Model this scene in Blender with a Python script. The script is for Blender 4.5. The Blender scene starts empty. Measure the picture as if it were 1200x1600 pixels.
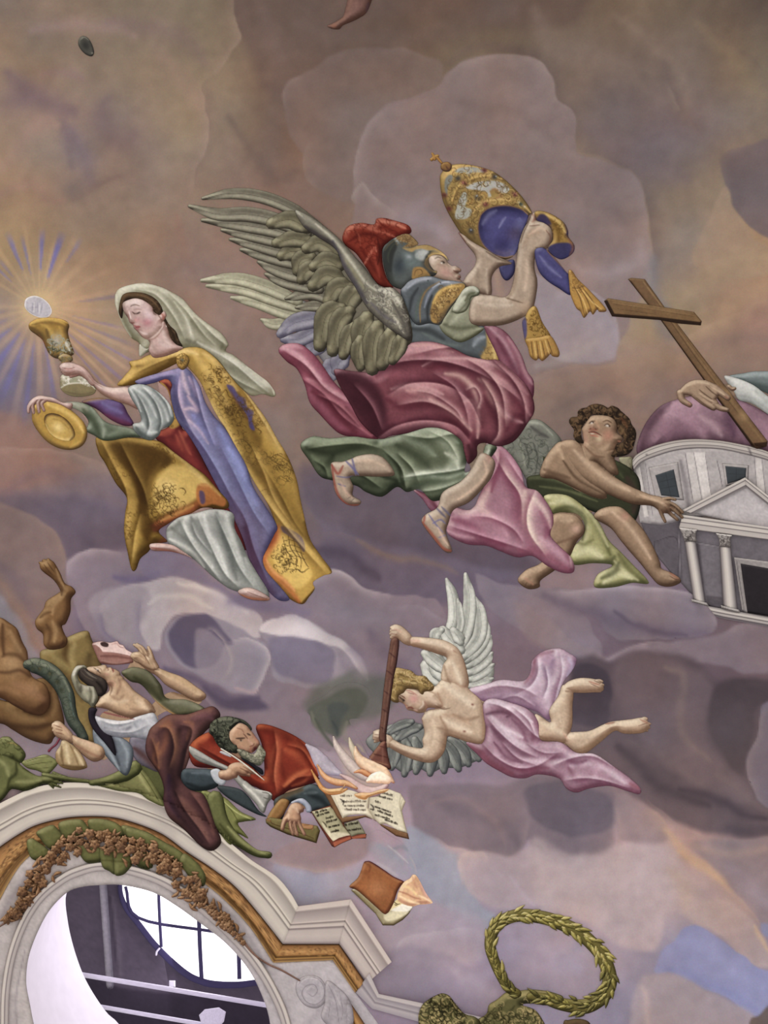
import bpy, math, random
import numpy as np

# ------------------------------------------------------------------ camera, light, exposure
SC = bpy.context.scene
CAM = np.array([0.0, -2.5, 1.5]); PITCH = math.radians(42); FPX = 1600.0     # focal length in pixels of the 1200x1600 frame
DOME_C = np.array([0.0, 0.0, 2.0]); DOME_R = 11.0
cd = bpy.data.cameras.new('camera'); cam = bpy.data.objects.new('camera', cd)
SC.collection.objects.link(cam); SC.camera = cam
cam.location = CAM; cam.rotation_euler = (math.pi/2 + PITCH, 0, 0)
cd.sensor_fit = 'VERTICAL'; cd.sensor_height = 36; cd.lens = 36*FPX/1600; cd.clip_start = .05; cd.clip_end = 100
w = bpy.data.worlds.new('daylight'); SC.world = w; w.use_nodes = True
bg = w.node_tree.nodes['Background']; bg.inputs[0].default_value = (1.0, .97, .955, 1); bg.inputs[1].default_value = 1.0
ld = bpy.data.lights.new('lantern_daylight', 'AREA'); ld.shape = 'DISK'; ld.size = 3.5; ld.energy = 60; ld.color = (1, .97, .93)
lo = bpy.data.objects.new('lantern_daylight', ld); SC.collection.objects.link(lo); lo.location = (-4, 1, 11.5)
ld2 = bpy.data.lights.new('drum_window_daylight', 'AREA'); ld2.shape = 'RECTANGLE'; ld2.size = 5; ld2.size_y = 3; ld2.energy = 120; ld2.color = (1, .95, 1)
lo2 = bpy.data.objects.new('drum_window_daylight', ld2); SC.collection.objects.link(lo2); lo2.location = (-5, -4, -2)
ld3 = bpy.data.lights.new('loft_window_daylight', 'AREA'); ld3.shape = 'DISK'; ld3.size = 1.6; ld3.energy = 22; ld3.color = (.97, .94, 1)
lo3 = bpy.data.objects.new('loft_window_daylight', ld3); SC.collection.objects.link(lo3)
from mathutils import Vector
for o_, t_ in ((lo, (0, 9, 6)), (lo2, (-1, 8, 4))):
    o_.rotation_euler = (Vector(t_)-o_.location).to_track_quat('-Z', 'Y').to_euler()
vs = SC.view_settings; vs.view_transform = 'Standard'; vs.look = 'None'; vs.exposure = 0.06; vs.gamma = 1; vs.use_curve_mapping = False

# ------------------------------------------------------------------ fresco geometry helpers
RNG = np.random.RandomState(7)
cp, sp = math.cos(PITCH), math.sin(PITCH)
def pos(x, y, h=0.0):
    """point of the vault seen at fresco coordinate (x, y), raised h metres off the plaster"""
    x = np.asarray(x, float); y = np.asarray(y, float)
    u = (x-600)/FPX; v = (800-y)/FPX
    d = np.stack([u, cp - sp*v, sp + cp*v], -1)
    d /= np.linalg.norm(d, axis=-1, keepdims=True)
    oc = CAM-DOME_C; b = d@oc; c = oc@oc-DOME_R**2
    t = -b+np.sqrt(b*b-c)
    return CAM + d*(t-h)[..., None]
def hexc(s): return np.array([int(s[i:i+2], 16) for i in (0, 2, 4)])/255.
def lin(c): return np.where(c <= .04045, c/12.92, ((np.clip(c, 0, None)+.055)/1.055)**2.4)
def P(s):
    if not isinstance(s, str): return np.asarray(s, float)
    return np.array([[float(k) for k in q.split(',')] for q in s.split()])
def TR(ox, oy, k):
    """coordinates noted in an enlargement -> fresco coordinates"""
    def f(s):
        out = []
        for ln in s.split('\n'):
            t = []
            for q in ln.split(' '):
                if ',' in q: a, b = q.replace(';', '').split(','); q = '%.2f,%.2f' % (ox+float(a)*k, oy+float(b)*k)+(';' if q.endswith(';') else '')
                t.append(q)
            out.append(' '.join(t))
        return '\n'.join(out)
    return f
def spline(p, closed=True, n=6):
    p = P(p)
    if len(p) < 3: 
        if len(p) == 2 and not closed: return p[0]+(p[1]-p[0])*np.linspace(0, 1, n+1)[:, None]
        return p
    if closed: q = np.vstack([p[-1:], p, p[:2]])
    else: q = np.vstack([2*p[:1]-p[1:2], p, 2*p[-1:]-p[-2:-1]])
    t = np.linspace(0, 1, n, endpoint=False)[:, None]; out = []
    for i in range(1, len(q)-2):
        a, b, c, d = q[i-1], q[i], q[i+1], q[i+2]
        out.append(.5*((2*b)+(c-a)*t+(2*a-5*b+4*c-d)*t*t+(3*b-a-3*c+d)*t**3))
    r = np.vstack(out)
    return r if closed else np.vstack([r, q[-2:-1]])
def tube(pts, ws, cap=True):
    """outline of a limb, finger or feather: a centre line with a full width at each point"""
    c = spline(pts, False, 5); k = np.linspace(0, len(ws)-1, len(c)); wv = np.interp(k, range(len(ws)), ws)/2
    d = np.gradient(c, axis=0); d /= np.linalg.norm(d, axis=1, keepdims=True)+1e-9
    n = np.stack([-d[:, 1], d[:, 0]], 1)
    a = c+n*wv[:, None]; b = c-n*wv[:, None]
    e = []; s = []
    if cap:
        for f in (-.6, 0, .6):
            e.append(c[-1]+d[-1]*wv[-1]*math.cos(f*1.3)+n[-1]*wv[-1]*(-math.sin(f*1.3)))
            s.append(c[0]-d[0]*wv[0]*math.cos(f*1.3)+n[0]*wv[0]*(math.sin(f*1.3)))
        return np.vstack([a, e, b[::-1], s])
    return np.vstack([a, b[::-1]])
def sdf(X, Y, loops, near=False):
    """signed distance (positive inside) to closed loops, even-odd"""
    D = np.full(X.shape, 1e18); ins = np.zeros(X.shape, bool); NX = X*0; NY = Y*0
    for p in loops:
        q = np.roll(p, -1, 0)
        for (x0, y0), (x1, y1) in zip(p, q):
            ex, ey = x1-x0, y1-y0; L = ex*ex+ey*ey
            if L < 1e-9: continue
            t = np.clip(((X-x0)*ex+(Y-y0)*ey)/L, 0, 1); cx = x0+t*ex; cy = y0+t*ey
            d = (X-cx)**2+(Y-cy)**2; m = d < D
            D = np.where(m, d, D)
            if near: NX = np.where(m, cx, NX); NY = np.where(m, cy, NY)
            if y0 != y1:
                ins ^= ((y0 > Y) != (y1 > Y)) & (X < (x1-x0)*(Y-y0)/(y1-y0)+x0)
    D = np.sqrt(D); D = np.where(ins, D, -D)
    return (D, NX, NY) if near else D
def linedist(X, Y, p):
    D = np.full(X.shape, 1e18); T = X*0; n = len(p)-1
    for i in range(n):
        (x0, y0), (x1, y1) = p[i], p[i+1]
        ex, ey = x1-x0, y1-y0; L = ex*ex+ey*ey+1e-9
        t = np.clip(((X-x0)*ex+(Y-y0)*ey)/L, 0, 1)
        d = (X-x0-t*ex)**2+(Y-y0-t*ey)**2; m = d < D
        D = np.where(m, d, D); T = np.where(m, (i+t)/n, T)
    return np.sqrt(D), T
def paint(X, Y, C, ops, sw=1.):
    """brush pigment onto points X, Y: one brush stroke per line of ops"""
    for ln in ops.replace(';', '\n').split('\n'):
        k = ln.split()
        if not k or k[0][0] == '#': continue
        if k[0] == 'v':                          # a fold: light on the left of the line, dark on its right
            q = ' '.join(k[5:]); rv_ = ' '.join(k[5:][::-1])
            paint(X, Y, C, 'h %s %s %s %s\nh %s %s %s %s' % (k[1], k[3], k[4], rv_, k[2], k[3], k[4], q)); continue
        op, col = k[0], hexc(k[1])
        if op in 'sldrh':
            wd, al = float(k[2]), float(k[3]); p = spline(' '.join(k[4:]), False, 5)
            if op == 's': wd *= sw; al *= (.82 if sw > 1 else 1)
            if len(p) == 1: p = np.vstack([p, p+.01])
            pad = wd*(1.8 if op == 'h' else 1.1)+2
        elif op == 'b':
            rx, ry, rot, al = map(float, k[2:6]); p = P(' '.join(k[6:])); pad = max(rx, ry)*2.2
        elif op in 'fF':
            fe, al = float(k[2]), float(k[3]); p = P(' '.join(k[4:])); p = spline(p) if op == 'f' else p; pad = fe+1
        elif op == 'g':
            al = float(k[2]); p = P(' '.join(k[3:])); pad = 1e6
        elif op == 'c':
            wd, al, n, r = float(k[2]), float(k[3]), int(k[4]), float(k[5]); p = P(' '.join(k[6:]))
            rs = np.random.RandomState(int(p.sum()*7) % 9999)
            for x, y in p:
                for _ in range(n):
                    a, q, s0 = rs.rand()*6.28, math.sqrt(rs.rand())*r, rs.rand()*6.28; rr = r*(.12+.2*rs.rand())
                    cx, cy = x+q*math.cos(a), y+q*math.sin(a); sw = 2+2.5*rs.rand()
                    pts = ' '.join('%.1f,%.1f' % (cx+rr*math.cos(s0+sw*j/4), cy+rr*math.sin(s0+sw*j/4)) for j in range(5))
                    paint(X, Y, C, 'l %s %g %g %s' % (k[1], wd, al, pts))
            continue
        m = np.nonzero((X > p[:, 0].min()-pad) & (X < p[:, 0].max()+pad) & (Y > p[:, 1].min()-pad) & (Y < p[:, 1].max()+pad))[0]
        if not len(m): continue
        x, y = X[m], Y[m]
        if op == 's':
            d, t = linedist(x, y, p); ww = wd/2*(.35+.65*np.sin(np.pi*np.clip(t, .02, .98))**.5)
            a = al*np.exp(-1.3*(d/ww)**2)
        elif op == 'h':                          # one-sided: crisp along the line, fading away to its right hand side
            d, t = linedist(x, y, p); n = len(p)-1; i = np.clip((t*n).astype(int), 0, n-1); a0, b0 = p[i], p[i+1]
            cr = (b0[:, 0]-a0[:, 0])*(y-a0[:, 1])-(b0[:, 1]-a0[:, 1])*(x-a0[:, 0]); sd = np.where(cr > 0, d, -d)
            a = al*np.clip(sd/2.4+.5, 0, 1)*np.exp(-(np.clip(sd, 0, None)/(wd*.55))**1.5)*np.clip(np.sin(np.pi*np.clip(t, .001, .999)), 0, 1)**.5
        elif op == 'r':
            d, t = linedist(x, y, p); ww = wd/2*(.25+.75*t); a = al*np.exp(-1.1*(d/ww)**4)*np.clip((1-t)*3, 0, 1)*np.clip(t*12, 0, 1)
        elif op == 'd':
            d, t = linedist(x, y, p); a = al*np.exp(-1.3*(d/(wd/2))**4)
        elif op == 'l':
            d, t = linedist(x, y, p); ww = wd/2*(.6+.4*np.sin(np.pi*t)); a = al*np.clip((ww-d)/.9+.5, 0, 1)
        elif op == 'b':
            a = 0*x
            cr, sr = math.cos(math.radians(rot)), math.sin(math.radians(rot))
            for (px, py) in p:
                dx, dy = x-px, y-py; a = np.maximum(a, al*np.exp(-1.2*(((dx*cr+dy*sr)/rx)**2+((-dx*sr+dy*cr)/ry)**2)))
        elif op in 'fF':
            s = sdf(x, y, [p]); a = np.clip(s/fe+.5, 0, 1); a = al*a*a*(3-2*a)
        elif op == 'g':
            e = p[1]-p[0]; t = ((x-p[0][0])*e[0]+(y-p[0][1])*e[1])/(e@e); a = al*np.clip(t, 0, 1)
        C[m] = C[m]*(1-a[:, None])+col*a[:, None]
    return C
def vnoise(X, Y, sc, seed):
    rs = np.random.RandomState(seed); T = rs.rand(64, 64); fx, fy = X/sc, Y/sc; j, i = np.floor(fx).astype(int), np.floor(fy).astype(int)
    b, a = fx-j, fy-i; a = a*a*(3-2*a); b = b*b*(3-2*b)
    g = lambda p, q: T[p % 64, q % 64]
    return g(i, j)*(1-a)*(1-b)+g(i+1, j)*a*(1-b)+g(i, j+1)*(1-a)*b+g(i+1, j+1)*a*b-.5
SATUR = .7
def boxblur(A, r):
    r = int(max(1, r))
    for ax in (0, 1):
        B = np.pad(A, [(r+1, r) if i == ax else (0, 0) for i in (0, 1)], mode='constant')
        c = np.cumsum(B, axis=ax); n = A.shape[ax]
        A = (np.take(c, range(2*r+1, 2*r+1+n), ax)-np.take(c, range(0, n), ax))/(2*r+1)
    return A

# ------------------------------------------------------------------ materials: pigment held in a colour attribute, plaster grain on top
def pigment(name, rough=.85, grain=55., mott=.05, bump=.15, wave=None, spec=.15):
    m = bpy.data.materials.new(name); m.use_nodes = True; nt = m.node_tree; N = nt.nodes; L = nt.links
    bs = N['Principled BSDF']; bs.inputs['Roughness'].default_value = rough; bs.inputs['Specular IOR Level'].default_value = spec
    at = N.new('ShaderNodeAttribute'); at.attribute_name = 'pigment'
    tc = N.new('ShaderNodeTexCoord')
    geo = N.new('ShaderNodeNewGeometry')
    def noise(sc, det, col=False):
        n = N.new('ShaderNodeTexNoise'); n.inputs['Scale'].default_value = sc; n.inputs['Detail'].default_value = det
        L.new(geo.outputs['Position'], n.inputs['Vector']); return n
    n1 = noise(grain, 2); n2 = noise(7., 4); n3 = noise(grain*.45, 2)
    mx = N.new('ShaderNodeMixRGB'); mx.blend_type = 'OVERLAY'; mx.inputs[0].default_value = mott*2.5
    L.new(at.outputs['Color'], mx.inputs[1]); L.new(n1.outputs['Color'], mx.inputs[2])
    mr = N.new('ShaderNodeMapRange'); mr.inputs['From Min'].default_value = .3; mr.inputs['From Max'].default_value = .7
    mr.inputs['To Min'].default_value = 1-mott; mr.inputs['To Max'].default_value = 1+mott
    L.new(n2.outputs['Fac'], mr.inputs['Value'])
    ml = N.new('ShaderNodeVectorMath'); ml.operation = 'SCALE'
    L.new(mx.outputs[0], ml.inputs[0]); L.new(mr.outputs[0], ml.inputs['Scale'])
    L.new(ml.outputs[0], bs.inputs['Base Color'])
    bp = N.new('ShaderNodeBump'); bp.inputs['Strength'].default_value = bump; bp.inputs['Distance'].default_value = .01
    L.new(n3.outputs['Fac'], bp.inputs['Height']); L.new(bp.outputs[0], bs.inputs['Normal'])
    return m
MAT = {k: pigment(k+'_fresco_pigment', **v) for k, v in dict(
    sky=dict(mott=.06), cloud=dict(mott=.06), skin=dict(mott=.03, bump=.06), cloth=dict(mott=.05, bump=.12), hair=dict(mott=.06),
    gilt=dict(mott=.06, rough=.6, spec=.3), feather=dict(mott=.05), stone=dict(mott=.03, bump=.1), wood=dict(mott=.06),
    metal=dict(mott=.05, rough=.55, spec=.35), paper=dict(mott=.03), leaf=dict(mott=.07)).items()}

# ------------------------------------------------------------------ object helpers
ZS = 2.0; ZX0, ZY0 = -260, -300; ZM = np.zeros((1160, 900))          # relief height already laid down, per 2 fresco units
def zat(X, Y, A=None):
    A = ZM if A is None else A
    i = np.clip(((Y-ZY0)/ZS).round().astype(int), 0, A.shape[0]-1); j = np.clip(((X-ZX0)/ZS).round().astype(int), 0, A.shape[1]-1)
    return A[i, j]
def mesh_object(name, V, F, col, mat, parent=None, smooth=True, origin=None):
    me = bpy.data.meshes.new(name); nv, nf = len(V), len(F)
    if origin is None: origin = np.array(parent['_o']) if parent is not None else V.mean(0)
    me.vertices.add(nv); me.vertices.foreach_set('co', (V-origin).astype(np.float32).ravel())
    me.loops.add(nf*4); me.loops.foreach_set('vertex_index', F.astype(np.int32).ravel())
    me.polygons.add(nf); me.polygons.foreach_set('loop_start', np.arange(0, nf*4, 4, dtype=np.int32))
    me.polygons.foreach_set('loop_total', np.full(nf, 4, np.int32))
    me.update(calc_edges=True)
    if smooth: me.polygons.foreach_set('use_smooth', np.ones(nf, bool))
    if col is not None:
        a = me.color_attributes.new('pigment', 'FLOAT_COLOR', 'POINT'); c = np.ones((nv, 4), np.float32); c[:, :3] = lin(np.clip(col, 0, 1)); a.data.foreach_set('color', c.ravel())
    me.materials.append(mat if not isinstance(mat, str) else MAT[mat])
    o = bpy.data.objects.new(name, me); SC.collection.objects.link(o)
    if parent is None: o.location = origin
    else: o.parent = parent; 
    o['_o'] = [float(v) for v in origin]
    return o
def thing(name, label, cat, x, y, group=None, kind=None):
    o = bpy.data.objects.new(name, None); SC.collection.objects.link(o); o.empty_display_size = .1
    b = pos(x, y, 0.0); o.location = b; o['_o'] = [float(v) for v in b]
    if label: o['label'] = label
    if cat: o['category'] = cat
    if group: o['group'] = group
    if kind: o['kind'] = kind
    return o
def tag(o, label, cat, group=None):
    o['label'] = label; o['category'] = cat
    if group: o['group'] = group
    return o
def relief(name, outline, cols, ops='', parent=None, mat='cloth', s=1.6, R=14, k=1.0, light=(-.45, -.75), smooth=True, base=None, edge=.22, nsub=6, eps=.004, lum=.006, hidden=None, label=None, rec=True):
    """one modelled plaster piece: outline(s) in fresco coordinates, painted from shadow/mid/light pigments then brushed with ops"""
    if not isinstance(outline, list): outline = [outline]
    groups = []
    for g in outline:
        if isinstance(g, str): groups.append([spline(P(q), True, nsub) if smooth else P(q) for q in g.split('|')])
        elif isinstance(g, tuple): groups.append(list(g))
        else: groups.append([g])
    vis = al = np.vstack([q for g in groups for q in g])
    if hidden:
        hg = [[spline(P(q))] for q in hidden]; al = np.vstack([al]+[q[0] for q in hg])
    x0, y0 = al.min(0)-2*s; x1, y1 = al.max(0)+2*s
    gx = np.arange(x0, x1+s, s); gy = np.arange(y0, y1+s, s); X, Y = np.meshgrid(gx, gy)
    D = np.full(X.shape, -1e3); NX, NY = X*1, Y*1; pad = 3*s+1
    for g in groups:
        q = np.vstack(g); a0, b0 = q.min(0)-pad; a1, b1 = q.max(0)+pad
        j0, j1 = np.searchsorted(gx, (a0, a1)); i0, i1 = np.searchsorted(gy, (b0, b1)); sl = np.s_[i0:i1, j0:j1]
        d, nx, ny = sdf(X[sl], Y[sl], g, True); mm = d > D[sl]
        D[sl] = np.where(mm, d, D[sl]); NX[sl] = np.where(mm, nx, NX[sl]); NY[sl] = np.where(mm, ny, NY[sl])
    din = np.clip(D, 0, None); q = np.clip(din/R, 0, 1); H0 = np.sqrt(np.clip(1-(1-q)**2, 0, 1))
    if mat == 'cloud': H0 = q*q*(3-2*q)
    if R/s > 5:
        B = boxblur(boxblur(H0, R*.3/s), R*.3/s); H0 = np.where(D > 0, np.minimum(H0, B*1.15), 0)
    # painted volume
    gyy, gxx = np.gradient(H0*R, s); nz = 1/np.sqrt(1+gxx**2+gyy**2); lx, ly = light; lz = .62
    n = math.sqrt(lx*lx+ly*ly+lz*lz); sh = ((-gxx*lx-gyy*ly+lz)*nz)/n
    hh = k*R*.0079*.22*H0
    ins = D > 0
    c = np.zeros(ins.shape, int); c0 = ins[:-1, :-1] | ins[1:, :-1] | ins[:-1, 1:] | ins[1:, 1:]
    used = np.zeros(ins.shape, bool)
    for a, b in ((0, 0), (0, 1), (1, 0), (1, 1)): used[a:ins.shape[0]-1+a, b:ins.shape[1]-1+b] |= c0
    snap = used & ~ins; low = np.zeros(ins.shape, bool)
    if hidden:                                   # the body goes on under the clothes that lie over it
        hh_ = np.zeros(ins.shape, bool)
        for q in hg: hh_ |= sdf(X, Y, q) > 0
        c0 = c0 | (hh_[:-1, :-1] & hh_[1:, :-1] & hh_[:-1, 1:] & hh_[1:, 1:]); u2 = np.zeros(ins.shape, bool)
        for a, b in ((0, 0), (0, 1), (1, 0), (1, 1)): u2[a:ins.shape[0]-1+a, b:ins.shape[1]-1+b] |= c0
        low = u2 & ~used; used = u2
    Xs = np.where(snap, NX, X); Ys = np.where(snap, NY, Y)
    idx = -np.ones(ins.shape, int); idx[used] = np.arange(used.sum())
    F = np.stack([idx[:-1, :-1][c0], idx[1:, :-1][c0], idx[1:, 1:][c0], idx[:-1, 1:][c0]], 1)
    vx, vy = Xs[used], Ys[used]; N = len(vx)
    # resting height: on whatever already lies underneath, softened
    zi0, zi1 = int((y0-ZY0)/ZS)-12, int((y1-ZY0)/ZS)+12; zj0, zj1 = int((x0-ZX0)/ZS)-12, int((x1-ZX0)/ZS)+12
    zi0, zj0 = max(zi0, 0), max(zj0, 0); sub = ZM[zi0:zi1, zj0:zj1]; bl = np.maximum(boxblur(boxblur(sub, 4), 4), sub)
    bi = np.clip(((vy-ZY0)/ZS).round().astype(int)-zi0, 0, bl.shape[0]-1); bj = np.clip(((vx-ZX0)/ZS).round().astype(int)-zj0, 0, bl.shape[1]-1)
    zb = bl[bi, bj]; under = sub[bi, bj]
    if base is not None: zb = np.full(N, base); under = zb-.02
    zb = zb+eps
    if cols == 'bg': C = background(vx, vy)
    else:
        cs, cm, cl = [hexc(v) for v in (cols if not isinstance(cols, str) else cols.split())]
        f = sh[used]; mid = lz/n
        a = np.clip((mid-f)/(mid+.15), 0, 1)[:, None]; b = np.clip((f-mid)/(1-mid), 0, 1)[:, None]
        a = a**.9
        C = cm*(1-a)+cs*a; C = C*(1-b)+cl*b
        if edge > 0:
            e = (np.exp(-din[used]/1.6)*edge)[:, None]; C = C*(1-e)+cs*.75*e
    C = paint(vx, vy, C, ops, 1.8 if mat == 'cloth' else 1.15)
    if cols != 'bg':
        lm = (C@np.array([.3, .6, .1]))[:, None]; C = lm+(C-lm)*SATUR; C = np.clip((C-.43)*1.22+.435, .03, 1)
        C = C*(1+.08*vnoise(vx, vy, 9, 11)+.10*vnoise(vx+vy*.6, vy-vx*.6, 3.0, 12)+.06*vnoise(vx, vy, 30, 13))[:, None]
    h = hh[used]
    L0 = C@np.array([.3, .6, .1]); h = h+lum*np.clip(din[used]/6, 0, 1)*(L0-L0.mean())
    lw = low[used]; zb = np.where(lw, .0015, zb); h = np.where(lw, 0, h)
    V = pos(vx, vy, zb+h)
    # skirt
    E = np.vstack([F[:, [0, 1]], F[:, [1, 2]], F[:, [2, 3]], F[:, [3, 0]]]); Es = np.sort(E, 1)
    key = Es[:, 0]*(N+1)+Es[:, 1]; u, inv, cnt = np.unique(key, return_inverse=True, return_counts=True)
    Eb = E[cnt[inv] == 1]; bv = np.unique(Eb); mp = -np.ones(N, int); mp[bv] = np.arange(len(bv))+N
    V2 = pos(vx[bv], vy[bv], under[bv]-.006)
    SK = np.stack([Eb[:, 1], Eb[:, 0], mp[Eb[:, 0]], mp[Eb[:, 1]]], 1)
    if cols != 'bg': V = np.vstack([V, V2]); C = np.vstack([C, C[bv]]); F = np.vstack([F, SK])
    o = mesh_object(name, V, F, C, mat, parent)
    if label: o['label'] = label
    if not rec: return o
    # record the new top surface
    zx = np.arange(ZX0, ZX0+900*ZS, ZS); zy = np.arange(ZY0, ZY0+1160*ZS, ZS)
    j0, j1 = np.searchsorted(zx, x0), np.searchsorted(zx, x1); i0, i1 = np.searchsorted(zy, y0), np.searchsorted(zy, y1)
    ZX, ZY = np.meshgrid(zx[j0:j1], zy[i0:i1])
    gi = np.clip(((ZY-y0)/s).round().astype(int), 0, D.shape[0]-1); gj = np.clip(((ZX-x0)/s).round().astype(int), 0, D.shape[1]-1)
    top = np.zeros(D.shape); top[used] = zb+h; top = top[gi, gj]; ii = (D[gi, gj] > -.8) & ~low[gi, gj]
    ZM[i0:i1, j0:j1] = np.where(ii & (top > 0), top, ZM[i0:i1, j0:j1])
    if label: o['label'] = label
    return o
def strip(name, A, B, prof, parent=None, mat='stone', ds=3., nv=None, ops='', base=0., smooth_pts=False, closed=False, rec=True, lean=None):
    """a moulding: prof = [(t, hex, height m)] swept between edge line A and edge line B (same number of points)"""
    A, B = P(A), P(B)
    if smooth_pts: A, B = spline(A, closed, 8), spline(B, closed, 8)
    else:
        def dens(p):
            out = [];
            for i in range(len(p)-1):
                out.append(p[i]+(p[i+1]-p[i])*np.linspace(0, 1, nn[i], endpoint=False)[:, None])
            return np.vstack(out+[p[-1:]])
        nn = [max(1, int(np.linalg.norm(A[i+1]-A[i])/ds)) for i in range(len(A)-1)]
        A, B = dens(A), dens(B)
    pt = np.array([q[0] for q in prof]); pc = np.array([hexc(q[1]) for q in prof]); ph = np.array([q[2] for q in prof])
    wd = np.linalg.norm(A-B, axis=1).max(); nv = nv or int(max(len(prof)*2, wd/1.5)); T = np.unique(np.concatenate([np.linspace(0, 1, nv), pt])); nv = len(T)
    X = A[:, None, 0]*(1-T)+B[:, None, 0]*T; Y = A[:, None, 1]*(1-T)+B[:, None, 1]*T; n = len(A)
    C = np.stack([np.interp(T, pt, pc[:, i]) for i in range(3)], -1)[None].repeat(n, 0); H = np.interp(T, pt, ph)[None].repeat(n, 0)
    C = paint(X.ravel(), Y.ravel(), C.reshape(-1, 3).copy(), ops)
    Z = zat(X, Y)*0+base+H
    V = pos(X.ravel(), Y.ravel(), Z.ravel()); I = np.arange(n*nv).reshape(n, nv)
    F = np.stack([I[:-1, :-1].ravel(), I[1:, :-1].ravel(), I[1:, 1:].ravel(), I[:-1, 1:].ravel()], 1)
    ring = np.concatenate([I[:, 0], I[-1, 1:], I[::-1, -1][1:], I[0, ::-1][1:-1]]); xr, yr = X.ravel()[ring], Y.ravel()[ring]
    V2 = pos(xr, yr, base-.02-0*xr); m = len(ring); R_ = np.arange(m)+n*nv; nx = np.roll(np.arange(m), -1)
    SK = np.stack([ring, R_, R_[nx], ring[nx]], 1)
    o = mesh_object(name, np.vstack([V, V2]), np.vstack([F, SK]), np.vstack([C, C[ring]]), mat, parent)
    if rec:
        i = ((Y.ravel()-ZY0)/ZS).round().astype(int); j = ((X.ravel()-ZX0)/ZS).round().astype(int)
        ok = (i > 0) & (j > 0) & (i < ZM.shape[0]-1) & (j < ZM.shape[1]-1); i, j, z = i[ok], j[ok], Z.ravel()[ok]
        for a in (-1, 0, 1, 2):
            for b in (-1, 0, 1, 2): np.maximum.at(ZM, (np.clip(i+a, 0, 1159), np.clip(j+b, 0, 899)), z+.004)
    return o

def feather(parent, pts, w0, cols='4a4438 7f7963 aeaa90', T=None, s=1.3, tip=.25, ops='', name='feather'):
    w = w0*(1.22 if tip < .4 else 1.5); q = T(pts) if T else pts; c = spline(q, False, 5)
    mid = ' '.join('%.1f,%.1f' % tuple(v) for v in c[1:-1:2]); off = np.gradient(c, axis=0); off = np.stack([-off[:, 1], off[:, 0]], 1); off /= np.linalg.norm(off, axis=1, keepdims=True)
    lo = ' '.join('%.1f,%.1f' % tuple(v) for v in (c+off*w*.28)[1:-1:2]); hi = ' '.join('%.1f,%.1f' % tuple(v) for v in (c-off*w*.2)[1:-1:2])
    if (c[-1]-c[0])[0] > 0: lo, hi = hi, lo
    cs, cm, cl = cols.split()
    return relief(name, [tube(q, [w*.6, w*.95, w, w*.95, w*.75, w*tip])], cols, 's %s %g .55 %s; s %s %g .6 %s; l %s 1 .5 %s; %s' % (cs, w*.35, lo, cl, w*.35, hi, cs, mid, ops), parent, 'feather', s=s, R=max(4, w*.3), k=.8, edge=.3)

def loft(name, A, ha, B, hb, colA, colB, parent=None, mat='stone', m=8):
    n = len(A); T = np.linspace(0, 1, m); ring = []
    pa, pb = pos(A[:, 0], A[:, 1], np.full(n, ha)), pos(B[:, 0], B[:, 1], np.full(n, hb))
    V = np.vstack([pa*(1-t)+pb*t for t in T]); C = np.vstack([np.tile(hexc(colA)*(1-t)+hexc(colB)*t, (n, 1)) for t in T])
    I = np.arange(n*m).reshape(m, n); J = np.roll(I, -1, 1)
    F = np.stack([I[:-1].ravel(), J[:-1].ravel(), J[1:].ravel(), I[1:].ravel()], 1)
    return mesh_object(name, V, F, C, mat, parent)
CP = TR(280, 220, .56667); FW = TR(0, 400, .46667)
# ------------------------------------------------------------------ the painted sky of the vault; the dome's dim-top, bright-bottom light is in its colours
SKYGRID = """
7f7366 867968 877a6c 6c5a55 6a5753 6f5e58 7a6a63 7c6d66 6a5c5a
857866 8a7d6c 8b7e70 705d58 705d58 78695f 7c6d6a 7a6b6a 7e7068
877a6c 83776f 8d8071 765f58 7b6c6a 80706d 85746e 726771 7a6d6a
8f7a69 857670 83736d 7a6563 7e6d6b 867571 8a7a77 84756f 8b7a6e
94806c 917a6e 856f6c 7f6968 826e6c 8a7875 8d7e7e 877b7c 9a8171
8f7d80 9b8576 8c7674 846e6d 806b6b 88746f 938486 93806f 917674
6c6888 8f7870 8a7273 846f70 7d6a6b 86726e 8c7875 86706c 857270
8a6c66 82706f 786877 786a6c 77676d 786b6c 7b6a6c 796b70 7d6d70
746678 6d6178 6a5f74 6a5d68 655a68 695d68 74676d 70656e 7a7072
7f6e78 7a6b7d 7f7289 736780 72667a 726678 7b6d7b 72667a 756a7a
7c6a74 6f6375 7d7086 766a80 75687b 736577 6e6174 5f5464 6a5d6b
6a5f6c 756675 6e6173 71647a 766a7d 736577 6a5d6d 5a4e5e 5c4e5a
8a7c8c 857789 817284 84748a 83748c 88788f 8d7a87 584c58 5f515a
998a9a 93859a 9c8ea0 9386a2 9888a0 94869e 9d8aa0 a38a93 7b6872
9c8da0 9c8da6 a193a8 a498b0 9c90ac 9e90ac a594a8 ab98a5 97838f
9a8ca0 9a8ca2 9a8da5 9f94b0 a094ae 9c8fae a898b0 908cae 9084a0
9a8ca0 9a8ca2 9a8ca5 9a8cae 978aaa 9488a6 9a90b0 9a90ac 8c84aa
"""
_g = np.array([[hexc(v) for v in r.split()] for r in SKYGRID.strip().split('\n')])
def sample_grid(X, Y):
    fx = np.clip(X/1200*(_g.shape[1]-1), 0, _g.shape[1]-1.001); fy = np.clip(Y/1600*(_g.shape[0]-1), 0, _g.shape[0]-1.001)
    i, j = fy.astype(int), fx.astype(int); a, b = (fy-i), (fx-j); a, b = (a*a*(3-2*a))[:, None], (b*b*(3-2*b))[:, None]
    return _g[i, j]*(1-a)*(1-b)+_g[i+1, j]*a*(1-b)+_g[i, j+1]*(1-a)*b+_g[i+1, j+1]*a*b
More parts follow.
